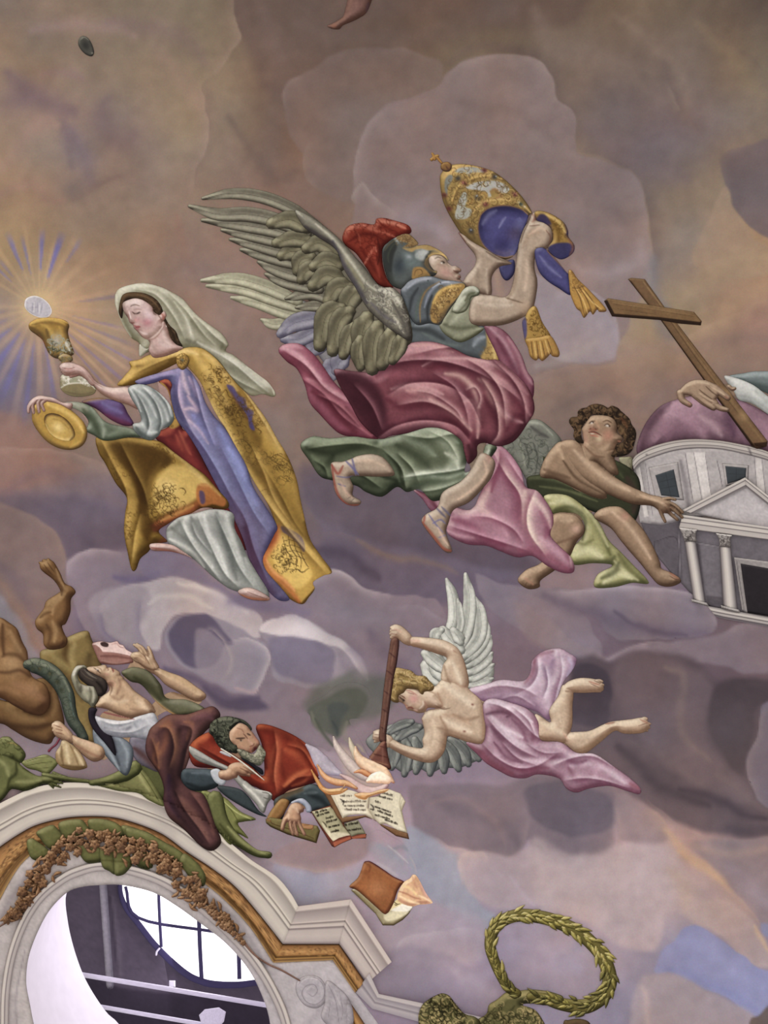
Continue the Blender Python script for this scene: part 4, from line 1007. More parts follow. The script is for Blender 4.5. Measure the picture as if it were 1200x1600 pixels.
relief('body', BODY_W, '7c574a b5938a d2b8ac', FA("""
f 7a6658 6 .5 210,440 250,420 260,520 300,640 330,740 360,800 320,790 240,650
b c8aeb0 14 9 60 .8 620,620
b b76a74 9 7 0 .65 600,740
b c07a80 5 4 0 .5 450,700
b d8c6c0 14 10 -20 .6 430,430
b a58a7c 16 6 -30 .5 700,920
s a07a6c 3 .7 520,975 600,1000 700,985 790,925
s 8a6458 2 .8 640,1010 720,985 800,900 860,800
s 5f4636 2.2 .75 340,490 370,470 420,462 480,480
s 6f5748 1.5 .7 225,560 250,580 280,600
s 4a3630 2.3 .85 375,580 410,600 450,600 490,580
s 2e2220 2 .9 440,595 465,588 480,575
s cdb7ac 1.6 .8 440,560 480,552 510,560
s 8f6f66 2.5 .6 390,540 440,530 510,540
s 5c4038 1.8 .8 360,570 385,590 400,610
s 4d3630 2 .7 265,600 285,630 290,650
s e0d0ca 2.6 .85 315,560 330,620 345,680
s c98a80 2 .8 395,680 420,700 425,725
s 6f3636 1.8 .8 345,735 375,745 400,740
s 84504a 1.5 .7 300,600 315,680 325,730
s a04848 2.6 .9 395,785 430,800 465,800 490,805
s 7a2c34 1.8 .9 410,820 440,815 490,810
s b05a5c 2.6 .85 420,840 450,835 470,825
s c9a49c 1.5 .8 400,770 440,760 465,775
s 9d6c62 2 .6 470,880 500,870
s e0ccc4 5 .6 490,880 540,910 600,920
s a8584a 4 .8 820,600 850,640 850,690
s d9907a 2 .7 850,600 880,640
s 6a3f34 2 .7 770,620 800,660 820,700
s 4c3428 3 .6 690,540 710,600 740,620
s bfa8a0 8 .7 780,1000 840,1080 960,1120
s d0bab0 8 .6 850,880 890,1000 960,1080
s 8f7468 8 .6 660,1030 700,1130 760,1220
s 6b4c40 4 .7 635,1010 630,1090 620,1150
b e6dcd4 1.6 1.6 0 .9 905,795
""")+WB("""
s d8c0b0 7 .7 620,1045 700,1075 780,1085 830,1110
s 7f5c48 4 .7 600,1065 660,1110 740,1148 820,1180
s 8d6350 2 .7 550,985 590,1030 640,1060
s 7c4a3c 1.3 .85 390,938 430,945 470,935
s 7c4a3c 1.3 .85 395,965 430,972 470,960
s 8a5244 1.3 .8 410,985 450,990 500,975
s d6b2a4 2.5 .8 440,915 490,930 530,960
s c98d84 3 .6 400,950 450,950
s 6b4a3c 1.3 .8 190,1175 192,1215
s 6b4a3c 1.3 .8 222,1165 226,1215
s 6b4a3c 1.3 .8 252,1165 262,1210
s cfb5a6 3 .8 220,1135 280,1122 340,1135
s 8d6a54 3 .6 300,1155 380,1175 430,1190
""")+WA("""
s 8c4a3c 3 .8 255,1290 310,1300 380,1315
s d0a090 3 .7 270,1275 330,1278 380,1298
s a85a38 3 .8 660,1505 720,1525 795,1530
s 5f3a30 1.2 .8 700,1495 740,1510 790,1528
s d8b8a4 4 .8 680,1482 730,1488
"""), W, 'skin', s=1.05, R=11, edge=.3, hidden=[WA('250,370 400,390 480,500 480,620 570,900 620,1120 680,1300 730,1450 720,1500 690,1500 640,1400 560,1200 470,1170 450,1240 430,1320 390,1300 380,1200 300,1000 200,850 300,700 290,560'), WB('820,1090 900,1090 1000,1150 1100,1050 1250,1000 1250,1250 1000,1300 880,1240 830,1150'), WB('410,1165 560,1200 700,1310 900,1330 1100,1250 1150,1350 900,1370 650,1360 560,1300 480,1190')])
relief('near_sleeve', WB('800,1068 850,1042 922,1050 1002,1100 1062,1170 1088,1250 1062,1300 1012,1322 992,1362 942,1392 882,1372 840,1332 832,1290 882,1272 864,1202 822,1132'),
 '4f5552 838a86 b5b7b0', WB("""
s c4c5c0 4 .85 830,1060 900,1110 950,1180 980,1250
s 4f5653 5 .8 860,1100 910,1170 930,1250 920,1320
s c9cac4 5 .85 900,1065 970,1120 1030,1200 1050,1270
s 565d5a 5 .8 950,1110 1000,1180 1020,1260 1000,1310
s c0c2bc 5 .8 890,1290 930,1340 980,1340
s 474e4b 5 .8 850,1310 880,1350 930,1375
s d0d0ca 3 .8 815,1075 850,1130 880,1210
s a3aaa6 4 .7 980,1080 1040,1150 1075,1240
""")+FW("""
v cccec8 4a504e 9 .8 450,450 480,500 500,560 490,600
v c8cac4 4a504e 9 .8 480,440 520,490 540,550 530,590
v c4c6c0 525856 9 .8 510,440 555,490 572,540
"""), W, 'cloth', s=1.3, R=10)
relief('veil_end', FA('480,1080 520,1100 590,1150 630,1130 600,1180 560,1230 520,1260 485,1270 470,1200'), '7a7660 a8a48e cfccba', '', W, s=1.2, R=4)
relief('clasp', WA('372,430 375,405 400,390 422,400 432,425 420,455 400,468 380,455'), '5a3f12 a67c2c d6ae56', WA("""
b 3c4a4a 3 3 0 .95 398,424
b a8b4ac 1.2 1.2 0 .9 395,421
c 5f4212 1 .8 12 7 385,410 412,410 412,445 388,448
"""), W, 'gilt', s=1., R=6)
# ------------------------------------------------------------------ cherub seated beside the model church
TP = TR(800, 560, 1/3.); TH = TR(880, 620, .1); TX = TR(900, 350, .25)
K = thing('church_model', 'model of a white domed church with pink dome and columned porch', 'model', 1130, 960)
relief('facade_wall', TP('600,760 790,745 800,735 1400,820 1400,1240 1200,1215 960,1175 900,1150 830,1095 790,1050 740,1000 690,940 640,860'), '4a4348 6b646a 8a8388', TP("""
F 5d565c 3 .9 600,760 790,750 800,1060 640,860
l 453e44 1.2 .8 665,860 772,845 778,1040
l 453e44 1.2 .8 665,860 670,900
l 9a9298 1 .6 780,800 790,1040
F 5a5358 3 .8 855,860 985,880 1000,1160 915,1150
F 7d767c 3 .6 880,870 975,885 985,1120 905,1110
s 4a4348 5 .7 868,860 880,1000 905,1150
l 8c858a 1.5 .8 860,865 980,885
"""), K, 'stone', s=1.6, R=5, smooth=False, edge=.1)
relief('dome', TP('585,440 600,360 642,280 702,220 780,190 860,172 940,168 1050,190 1130,222 1200,262 1330,335 1400,430 1400,520 1200,500 1000,460 800,450 640,480'), '4c3440 7c5a68 a5808c', TP("""
s 50343f 14 .75 610,420 640,320 700,250
s a17a88 16 .8 780,260 860,300 900,370
s b5949a 9 .7 880,270 940,310 980,360
s 8c6474 12 .6 700,280 720,340 730,400
s 54384a 12 .8 1010,230 1020,290 1040,360
s 9c7684 10 .6 1100,280 1180,320 1200,400
s 5f4250 8 .7 640,330 680,260 740,210
s 8a6878 8 .6 1060,300 1100,380 1120,410
"""), K, 'cloth', s=1.5, R=40, k=.5)
relief('drum', TP('568,500 610,475 680,448 770,425 870,415 980,420 1080,440 1160,460 1310,500 1400,560 1400,800 1100,700 800,760 700,782 600,770 575,620'), '6f686a a49c9a bdb5b0', TP("""
F 8f8886 6 .7 570,500 620,470 650,780 590,760
s 5f585c 9 .6 790,480 815,600 830,720
F b5ada8 2 .9 815,440 850,440 890,660 852,675
F c4bcb6 2 .9 852,440 905,440 935,650 895,660
l 5c5558 1.2 .85 812,445 848,670
l 6c6568 1 .8 852,442 890,665
l 6c6568 1 .8 905,445 935,650
l 6c6568 1 .8 600,500 640,740
l 6c6568 1 .8 625,490 660,740
F bdb5ae 2 .9 580,520 600,510 640,740 620,745
l 5c5558 1.2 .9 960,478 975,540 985,600
l 6c6568 1 .8 1135,460 1150,640
l 6c6568 1 .8 1170,465 1190,640
F c0b8b2 2 .8 1140,462 1168,466 1188,650 1150,640
"""), K, 'stone', s=1.3, R=6, k=.6, smooth=False, edge=.1)
for fr, pn in (('640,512 778,486 806,665 672,655', '672,548 758,520 785,652 700,642'), ('985,492 1110,502 1108,572 1002,600', '1000,505 1098,514 1095,562 1010,588')):
    f_ = relief('window', TP(fr), '6a6362 9d9592 b8b0aa', TP('l 5a5355 1 .8 %s' % fr), K, 'stone', s=1.1, R=3, smooth=False)
    relief('pane', TP(pn), '1f262c 343c42 4c545a', TP('l 20282e .8 .7 1010,540 1090,545; l 20282e .8 .7 1050,508 1052,575; l 161c22 .8 .6 690,580 770,560; l 161c22 .8 .6 700,610 775,595; l 161c22 .8 .6 720,535 745,645'), f_, 'metal', s=1., R=2, smooth=False, k=.3)
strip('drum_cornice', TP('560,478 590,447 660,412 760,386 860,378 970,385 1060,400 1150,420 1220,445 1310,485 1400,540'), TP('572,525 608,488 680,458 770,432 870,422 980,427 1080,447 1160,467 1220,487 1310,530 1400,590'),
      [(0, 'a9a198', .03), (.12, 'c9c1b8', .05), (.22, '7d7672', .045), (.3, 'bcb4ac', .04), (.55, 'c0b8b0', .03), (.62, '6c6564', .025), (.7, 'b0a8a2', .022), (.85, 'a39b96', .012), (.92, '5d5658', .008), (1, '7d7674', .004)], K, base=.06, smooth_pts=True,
      ops=TP('l 4f484a 1.2 .8 628,425 632,455; l 4f484a 1.2 .8 780,385 785,430; l 4f484a 1.2 .8 1110,415 1122,455'))
relief('tympanum', TP('850,724 1097,600 1390,832 1390,850'), '8c8586 b0a8a8 c0b8b6', TP('s 7d7678 5 .6 860,722 980,665 1095,605'), K, 'stone', s=1.5, R=3, smooth=False, k=.3)
rk = [(0, 'cfc7be', .03), (.2, 'c6beb6', .04), (.3, '6c6566', .034), (.4, 'b8b0aa', .03), (.7, 'bfb7b0', .022), (.8, '645d5e', .016), (1, '8c8584', .006)]
strip('raking_cornice', TP('798,712 1092,558'), TP('850,728 1097,604'), rk, K, base=.06)
strip('raking_cornice', TP('1092,558 1400,800'), TP('1097,604 1390,840'), rk, K, base=.06)
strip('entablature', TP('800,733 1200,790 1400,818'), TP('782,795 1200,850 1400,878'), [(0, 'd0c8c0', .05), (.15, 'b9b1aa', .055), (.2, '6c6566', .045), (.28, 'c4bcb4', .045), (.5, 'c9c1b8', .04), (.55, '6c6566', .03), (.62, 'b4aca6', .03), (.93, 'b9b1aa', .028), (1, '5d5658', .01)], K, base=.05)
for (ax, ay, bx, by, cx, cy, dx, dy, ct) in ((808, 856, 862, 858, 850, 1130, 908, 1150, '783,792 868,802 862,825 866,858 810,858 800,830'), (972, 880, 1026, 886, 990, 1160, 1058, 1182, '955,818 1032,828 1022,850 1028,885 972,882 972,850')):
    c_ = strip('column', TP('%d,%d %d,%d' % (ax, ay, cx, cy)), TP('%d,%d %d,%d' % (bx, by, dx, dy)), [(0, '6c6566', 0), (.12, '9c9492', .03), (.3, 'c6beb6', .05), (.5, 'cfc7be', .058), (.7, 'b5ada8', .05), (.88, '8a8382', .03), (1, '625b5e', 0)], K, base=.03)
    relief('capital', TP(ct), '5a5350 9a928c c0b8b0', TP('c 4f4846 1.1 .8 14 10 820,830 845,830 990,855 1012,855; l d0c8c0 1.5 .8 783,796 868,806; l d0c8c0 1.5 .8 955,822 1032,832'), c_, 'stone', s=.9, R=3, smooth=False)
    relief('column_base', TP('%d,%d %d,%d %d,%d %d,%d' % (cx-12, cy-4, dx+6, dy-4, dx+16, dy+14, cx-8, cy+12)), '5a5350 a39b96 c6beb6', '', c_, 'stone', s=1., R=3, smooth=False)
d_ = relief('door', TP('1040,932 1200,952 1290,965 1300,1232 1200,1215 1098,1195 1078,1180'), '615a5c 8f8784 aaa29c', TP('l 4f484a 1 .8 1052,945 1088,1180; l c0b8b0 1 .8 1045,935 1200,955; l 4c4548 1.2 .8 1050,925 1118,905 1190,935'), K, 'stone', s=1.2, R=3, smooth=False)
relief('door_leaf', TP('1072,962 1200,984 1270,995 1280,1225 1200,1208 1104,1192'), '1f1a1e 332e32 4a4548', '', d_, 'stone', s=1.4, R=3, smooth=False, k=.3)
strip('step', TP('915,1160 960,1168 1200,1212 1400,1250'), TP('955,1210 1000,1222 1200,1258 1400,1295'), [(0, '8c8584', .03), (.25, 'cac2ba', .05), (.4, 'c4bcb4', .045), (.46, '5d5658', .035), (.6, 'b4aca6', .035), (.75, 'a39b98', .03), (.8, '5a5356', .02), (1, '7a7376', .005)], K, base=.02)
# person reaching in from the right with the cross
H = thing('person', 'person reaching in from the right picture edge, hand on the slanting cross', 'person', 1180, 620)
relief('cloak', TX('955,955 1050,932 1130,920 1290,925 1400,960 1400,1150 1290,1100 1200,1062 1100,1012'), '44504e 6b7675 8f9a98', TX('s 3e4a48 7 .7 1080,1000 1180,1020 1290,1060; s 8d9896 6 .7 1060,945 1150,940 1290,960'), H, s=1.6, R=10)
relief('sleeve', TX('925,952 1000,962 1100,1002 1182,1062 1290,1150 1400,1200 1400,1340 1290,1255 1200,1190 1100,1122 1020,1100 985,1045'), '7d7f7a a9aaa4 c4c4bc', TX('s c6c6be 8 .8 980,980 1070,1020 1160,1090; s 8a8d88 5 .7 1010,1070 1100,1090 1200,1160; s 90948e 5 .6 1120,1040 1180,1100 1260,1180'), H, s=1.5, R=9)
HAND = [TX('640,1065 655,1030 700,990 760,973 830,985 900,1030 880,1090 840,1110 760,1090 700,1070'), tube(TX('650,1055 665,1100 712,1132'), [11, 10, 8]), tube(TX('800,1000 870,1030 950,1088'), [13, 12, 9]), tube(TX('750,1040 810,1080 872,1120'), [13, 13, 10]), tube(TX('740,1060 800,1110 860,1150'), [13, 12, 9]), tube(TX('860,1120 900,1150 945,1162'), [10, 9, 7]), tube(TX('955,1015 975,1030 992,1028'), [6, 6, 5])]
X_ = thing('wooden_cross', 'plain brown wooden cross leaning across the pink dome of the church', 'cross', 1130, 690)
CROSSB = TX("""
s 4f3723 5 .7 345,360 600,700 850,1040 1110,1385
s 8a6a44 6 .7 450,400 700,740 950,1080 1170,1360
s 9a7a50 3 .5 420,360 560,540
l 3a281a 1 .5 500,480 760,850 1010,1180
l 3a281a .8 .4 430,360 640,650 900,1010
b 9c7c52 10 10 0 .5 950,1050 1050,1200
""")
relief('upright', TX('325,345 345,337 430,345 558,525 1198,1358 1192,1390 1130,1406 1098,1388 800,978 530,602 440,492'), '3f2c1e 73563a 8f7049', CROSSB+TX('F 33241a 2 .95 325,342 345,360 450,505 535,600 815,985 1115,1385 1135,1408 1098,1388 800,980 530,604 440,492; F 3a281c 2 .9 1110,1370 1195,1362 1192,1392 1130,1408'), X_, 'wood', s=1.1, R=3, smooth=False)
relief('crossbar', TX('175,482 200,464 738,550 786,608 780,634 640,622 520,600 225,578'), '3f2c1e 7a5b3a 94744c', TX('F 33241a 2 .95 175,480 195,475 240,560 520,582 770,612 786,608 780,634 640,622 520,602 225,580; l 4a3524 .8 .5 230,500 500,540 740,580; l 4a3524 .8 .5 260,530 500,565; s 8f6f48 4 .6 230,490 480,530 720,565'), X_, 'wood', s=1.1, R=3, smooth=False)
relief('body', HAND, '5c4436 9a7e64 bfa486', TX("""
s 4f3a2c 2.2 .85 770,1035 800,1060 850,1095
s 4f3a2c 2.2 .85 812,1015 850,1050 900,1085
s 4f3a2c 2 .8 750,1085 800,1125 850,1160
s 8c5044 3 .7 700,1120 712,1135
s 8c5044 3 .6 930,1075 950,1088
s c4aa8a 5 .7 700,1010 760,990 830,1000
s bfa486 3 .7 840,1015 890,1045 930,1070
s bca082 3 .7 770,1055 820,1090 860,1110
s 6b4f3c 5 .6 900,1100 860,1100
"""), H, 'skin', s=.95, R=6, hidden=[TX('760,1000 960,1000 1100,1040 1200,1100 1320,1220 1250,1200 1100,1100 1000,1075 900,1100 800,1080')])
# cherub
C_ = thing('person', 'curly haired cherub in yellow-green cloth, seated and touching the model church', 'person', 950, 900)
pw = relief('wing', TP('-40,380 0,335 60,300 112,285 162,310 232,385 200,450 160,520 150,570 90,600 40,520 0,470 -40,460'), '4a4c42 6f7064 8f9080', TP("""
s 3c3e38 3 .7 60,400 80,470 70,520
s 3c3e38 3 .7 100,400 120,460 110,540
s 9a9c8a 4 .7 80,300 140,310 190,360
s 3f3a3a 7 .7 90,320 130,350 170,370
s 8f917c 4 .6 30,380 50,440 60,500
c 3f423a 1.2 .6 18 30 60,420 110,460 150,480
"""), C_, 'feather', s=1.4, R=10)
relief('wing', TP('500,468 530,462 562,466 560,520 540,530 520,510'), '5c5a40 969070 b5ad84', '', C_, 'feather', s=1.2, R=4)
relief('tunic', TP('70,560 150,535 150,460 240,560 330,620 440,470 480,475 560,520 600,580 600,700 560,780 480,760 330,700 150,660 90,640'), '23261c 3a3d2a 565a3c', TP('s 5c6040 4 .8 90,560 200,570 330,620; s 5c6040 3 .7 160,540 300,610; s 4f5638 4 .7 470,490 520,560; s 4a2f30 9 .6 540,560 580,640 570,720; s 6c6f48 3 .7 130,600 260,620 400,670'), C_, s=1.6, R=8)
relief('drapery', TP('150,645 252,640 332,690 402,760 452,850 502,900 562,962 642,1052 562,1052 482,1072 388,1072 402,1012 472,970 380,960 288,966 268,902 320,850 342,792 310,732 232,722 185,724'), '4f4f2e 96925c c4be8a', TP("""
s c9c494 8 .85 180,680 250,670 310,720 350,790
s cdc898 12 .85 290,920 360,900 420,930
s 4a4c2c 6 .8 200,710 280,700 340,760 330,850
s d0cb9c 8 .85 430,1050 500,1010 560,1030
s 4c4e2e 8 .8 400,960 460,960 480,930
s 55562f 7 .8 360,730 420,820 460,920
s c6c08c 5 .7 340,700 400,780 450,880
s 4a4a28 8 .7 500,920 560,1000 620,1045
s bdb888 5 .7 480,950 530,1000 590,1040
s 3f4228 7 .7 420,1030 480,1000 500,960
s 65643a 5 .7 300,860 340,870 380,850
"""), C_, s=1.4, R=12)
LEGL = TP('165,760 190,735 235,725 302,737 337,782 336,822 302,862 268,932 202,992 135,1040 128,1072 82,1082 42,1062 28,1032 68,990 130,962 188,902 165,830')
LEGR = TP('385,745 420,705 502,695 562,742 622,812 662,882 692,952 702,985 742,1002 785,1028 788,1052 742,1070 690,1062 650,1022 602,962 552,905 508,852 462,795')
ARM = TP('225,395 300,385 362,452 442,527 542,592 642,636 700,650 742,680 742,722 700,722 655,692 562,682 462,642 382,602 322,562 270,512 240,462')
TORSO = TP('135,555 140,500 180,430 235,390 290,470 350,560 430,620 440,655 380,650 280,602 200,566')
relief('body', [TP('350,500 330,440 350,380 480,420 480,470 500,540 460,540 400,490'), TORSO, ARM, LEGL, LEGR, TH('300,560 290,500 330,440 390,350 440,300 540,280 640,290 740,310 820,380 850,470 850,560 930,640 920,700 850,740 830,820 770,900 690,960 600,990 500,960 400,870 330,790 320,700')] +
       [tube(TP(q), wd) for q, wd in (('710,660 740,656 766,662', [6, 5, 4]), ('720,672 765,690 800,722', [6.5, 5.5, 4.5]), ('725,690 765,715 798,745', [6.5, 5.5, 4.5]), ('715,700 745,730 775,756', [6, 5.5, 4.5]), ('690,700 705,738 718,765', [6.5, 5.5, 4.5]))],
 '523c2c 92755a bb9c7c', TH("""
b b0705c 10 10 0 .6 700,600
b b5826c 6 12 0 .5 340,640
b 8a5a48 7 3.4 15 .75 470,492
b 3f241c 1.5 1.1 0 .9 425,500 505,505
s c09478 3 .7 470,400 455,440 450,475
s a8664e 3 .8 400,520 470,510 540,530
s b88a6a 5 .7 500,380 540,440 560,490
b c4b08c 5 6 0 .7 560,650
s 7a4c3c 1.6 .7 385,500 430,515 520,515 545,490
s a04c40 2.6 .9 395,560 440,545 500,560 580,600
s 3f2620 1.6 .9 400,555 470,545 540,570 600,610
s b0604e 2.6 .85 420,600 480,605 550,625
s d0c4b4 1.2 .8 430,575 490,580
s 4a3022 2 .85 395,420 440,385 500,380
s 4a3022 2.2 .85 620,390 690,370 760,410
b cfc6b8 3 1.8 -20 .9 450,408
b cfc6b8 3.4 1.9 20 .9 690,452
s 362218 1.6 .9 410,420 440,390 480,395
s 362218 1.7 .9 640,450 690,425 740,460
b 2c1c16 1.2 1.2 0 .9 468,402 722,462
s a4806a 3 .6 440,700 520,740 600,720
s 6b4c38 4 .7 340,780 420,860 520,930 640,940
s 7f5c44 6 .6 720,860 790,780 830,700
s c0785c 3 .7 850,690 900,700
s b89a78 7 .5 560,820 650,800 720,740
""")+TP("""
s c9aa8a 10 .7 290,430 360,500 450,570 550,620
s 4f3a2a 6 .8 240,480 300,560 380,610 460,650
s 5c4432 8 .7 150,520 200,540 270,560
s bfa07e 8 .7 180,450 220,430 240,470
s c4a484 5 .7 600,640 660,660 710,680
s 6b4a38 2 .8 720,680 760,705
s 6b4a38 2 .8 715,695 750,725
s 6b4a38 2 .8 700,705 725,735
b c59a84 9 8 0 .7 300,800
s 6a4c3a 5 .7 200,870 260,850 320,830
s bea080 9 .7 230,760 280,760
s c2a284 8 .8 470,720 540,780 600,860 650,940
s 553e2e 6 .8 440,780 500,850 570,930 640,1010
b b57e6a 7 7 0 .6 530,740
s a0604c 4 .8 740,1005 775,1030
s 5a3226 1.6 .8 740,1020 765,1035 785,1035
s 4f3224 1.4 .8 60,1070 70,1050
s 4f3224 1.4 .8 85,1075 92,1055
s a5705a 5 .6 60,1030 100,1060
"""), C_, 'skin', s=1.1, R=13, hidden=[TP('160,560 330,600 440,640 460,700 380,720 330,760 200,750 150,650'), TP('340,380 450,420 480,480 450,520 400,540 300,450')])
relief('hair', [TH('120,450 90,380 130,320 220,310 230,230 290,180 360,170 420,130 520,110 620,130 700,170 760,140 850,170 900,220 960,270 1040,350 1070,430 1130,520 1140,620 1110,740 1080,830 1010,900 920,930 820,940 750,920 790,860 830,760 930,700 935,640 860,560 850,480 820,390 760,320 640,285 540,280 440,290 390,350 320,440 280,520 290,640 320,720 240,720 180,660 160,600 170,520')],
 '2b2118 4a3826 6b5238', TH("""
c 735639 1.8 .7 16 22 300,260 450,200 600,200 780,230 950,400 1030,600 980,800 220,420 220,600
c 2a1f18 1.8 .7 14 22 250,350 400,240 700,240 900,320 1000,500 900,700 850,850 1000,700
s 7d4a2c 3 .6 900,330 960,400 1000,480
s 7a5c3c 4 .6 880,450 960,560 960,680
"""), C_, 'hair', s=1.1, R=9)
# ------------------------------------------------------------------ the winged warrior carrying the tiara
WC = TR(280, 220, 1/3.); WD = TR(560, 220, 1/3.); WE = TR(420, 520, .4); FH = TR(590, 350, .125); FT = TR(670, 230, .15)
A = thing('person', 'winged warrior in plumed helmet and crimson cloak, flying and holding up a tiara', 'person', 660, 600)
fw = relief('wing', WC('560,740 640,790 680,850 720,960 760,1030 700,1060 620,960 560,880 480,820 430,740'), '55505a 7f7b7c a5a193', '', A, 'feather', s=2, R=10, label='paler far wing spread behind the near wing')
for p, wd in [('600,880 520,855 440,860 385,838', 16), ('600,840 480,800 370,760 245,735', 18), ('580,790 440,740 300,695 130,680', 19), ('560,755 420,690 270,648 105,655', 19)]:
    feather(fw, p, wd, '6b6650 9c987c c0bb9c', WC)
for p, wd in [('740,1030 720,1070 700,1115', 24), ('780,1010 750,1040 735,1080', 20), ('680,930 640,960 605,995', 22), ('690,850 640,890 560,930 490,930', 17), ('680,830 600,840 530,860 476,905', 20)]:
    feather(fw, p, wd, '504c5e 7b7886 a4a0a6', WC, tip=.5)
# flying end of the cloak, left
relief('cloak_tail', WE('38,72 60,45 120,43 172,80 212,130 252,188 292,230 332,270 382,330 432,402 402,418 332,408 270,390 200,320 160,272 140,202 110,142 70,112'), '5c2634 8f4c5c c08c94', WE("""
s c89aa0 7 .85 60,60 120,90 160,140 200,180
s 7c3c48 6 .7 90,110 140,150 200,200 260,230
s c48c92 6 .8 150,180 210,205 260,235 320,268
s 652832 10 .8 170,230 230,270 280,330 340,390
s a86068 8 .7 230,250 290,300 340,350 400,400
s 54202a 6 .7 300,290 350,350 400,390
s b9808a 4 .8 45,62 90,52 130,60
""")+CP("""
v c8949a 54202c 12 .85 290,580 350,620 400,680 460,720
v b47078 54202c 12 .8 330,650 400,700 450,760 520,810
v a86870 4a1c28 10 .8 380,700 440,730 500,790
"""), A, s=1.6, R=12)
# helmet plume
relief('plume', WC('765,452 790,402 850,385 912,392 925,366 960,362 1002,372 1072,395 1087,430 1042,450 962,490 952,560 972,640 1003,690 930,672 880,600 830,530 780,490'), '511812 843122 b5644e', WC("""
s c07258 6 .8 780,430 820,400 870,400
s 5a1a14 7 .8 800,470 850,440 910,440 960,470
s b8604a 5 .8 860,400 910,420 960,430 1010,450
s c77a60 6 .8 940,380 1000,385 1060,410
s 661e16 4 .8 930,370 960,400 1020,430 1070,440
s 5a1a14 8 .7 850,500 890,560 930,620 970,670
s c06a54 4 .9 860,590 890,540 915,500 925,520
s 9c4030 6 .7 900,470 920,560 940,640
s a84f3a 3 .7 800,410 840,440 850,490
s 3f120e 4 .8 930,460 940,520 930,580
c 5e1c14 1.4 .5 20 22 830,430 900,440 1000,410 900,520
"""), A, 'hair', s=1.4, R=10)
# torso
relief('cuirass', WD('215,800 270,850 330,840 380,860 480,890 580,868 622,910 648,980 650,1045 560,1030 480,1010 380,985 280,975 220,940'), '22272a 4d5558 8a9298', WD("""
s 9aa0a8 10 .8 540,960 560,930 590,920
s 252b2c 10 .8 250,880 330,890 400,930
s 5e6a62 6 .7 300,900 400,950 480,960
f a8823a 5 .95 600,870 628,910 650,980 655,1045 575,1020 600,960
c 6a4c1c 1.2 .7 10 14 625,960 610,1000
s d8b868 3 .8 600,880 630,950 640,1020
"""), A, 'metal', s=1.5, R=12)
relief('cloak_shoulder', WD('588,868 640,868 702,908 762,1000 792,1080 822,1130 812,1212 742,1160 682,1085 648,1000'), '5b2a3c 87505e b48a92', WD("""
s b88f98 5 .8 620,880 680,940 720,1020 750,1090
s 5a2838 7 .7 650,930 700,1010 760,1110 800,1190
s b98a90 5 .7 700,920 750,1000 780,1080 815,1140
"""), A, s=1.6, R=9)
# main cloak, pink lower drapery, green tunic
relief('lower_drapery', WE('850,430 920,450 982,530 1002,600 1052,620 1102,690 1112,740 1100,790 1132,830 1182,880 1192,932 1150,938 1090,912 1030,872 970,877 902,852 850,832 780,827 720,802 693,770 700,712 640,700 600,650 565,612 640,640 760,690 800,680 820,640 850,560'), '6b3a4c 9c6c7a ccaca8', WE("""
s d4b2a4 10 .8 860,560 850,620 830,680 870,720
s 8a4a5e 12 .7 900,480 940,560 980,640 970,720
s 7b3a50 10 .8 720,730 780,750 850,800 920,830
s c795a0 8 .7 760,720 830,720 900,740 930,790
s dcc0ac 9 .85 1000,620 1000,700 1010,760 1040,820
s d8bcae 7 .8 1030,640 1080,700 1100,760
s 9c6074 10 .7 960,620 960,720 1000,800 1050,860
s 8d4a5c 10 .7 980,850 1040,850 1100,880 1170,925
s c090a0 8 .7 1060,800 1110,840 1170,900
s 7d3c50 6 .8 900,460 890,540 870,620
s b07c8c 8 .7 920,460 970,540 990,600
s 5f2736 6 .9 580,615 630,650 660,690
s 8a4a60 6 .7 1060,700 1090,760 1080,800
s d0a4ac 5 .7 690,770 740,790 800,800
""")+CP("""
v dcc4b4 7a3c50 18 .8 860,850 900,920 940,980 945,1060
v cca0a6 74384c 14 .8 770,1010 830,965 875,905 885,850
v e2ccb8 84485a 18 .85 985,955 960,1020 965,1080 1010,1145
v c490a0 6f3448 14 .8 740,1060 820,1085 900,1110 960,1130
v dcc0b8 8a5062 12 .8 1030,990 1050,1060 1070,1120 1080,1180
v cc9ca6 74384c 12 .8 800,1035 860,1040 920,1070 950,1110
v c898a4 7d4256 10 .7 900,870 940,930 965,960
"""), A, s=1.5, R=14)
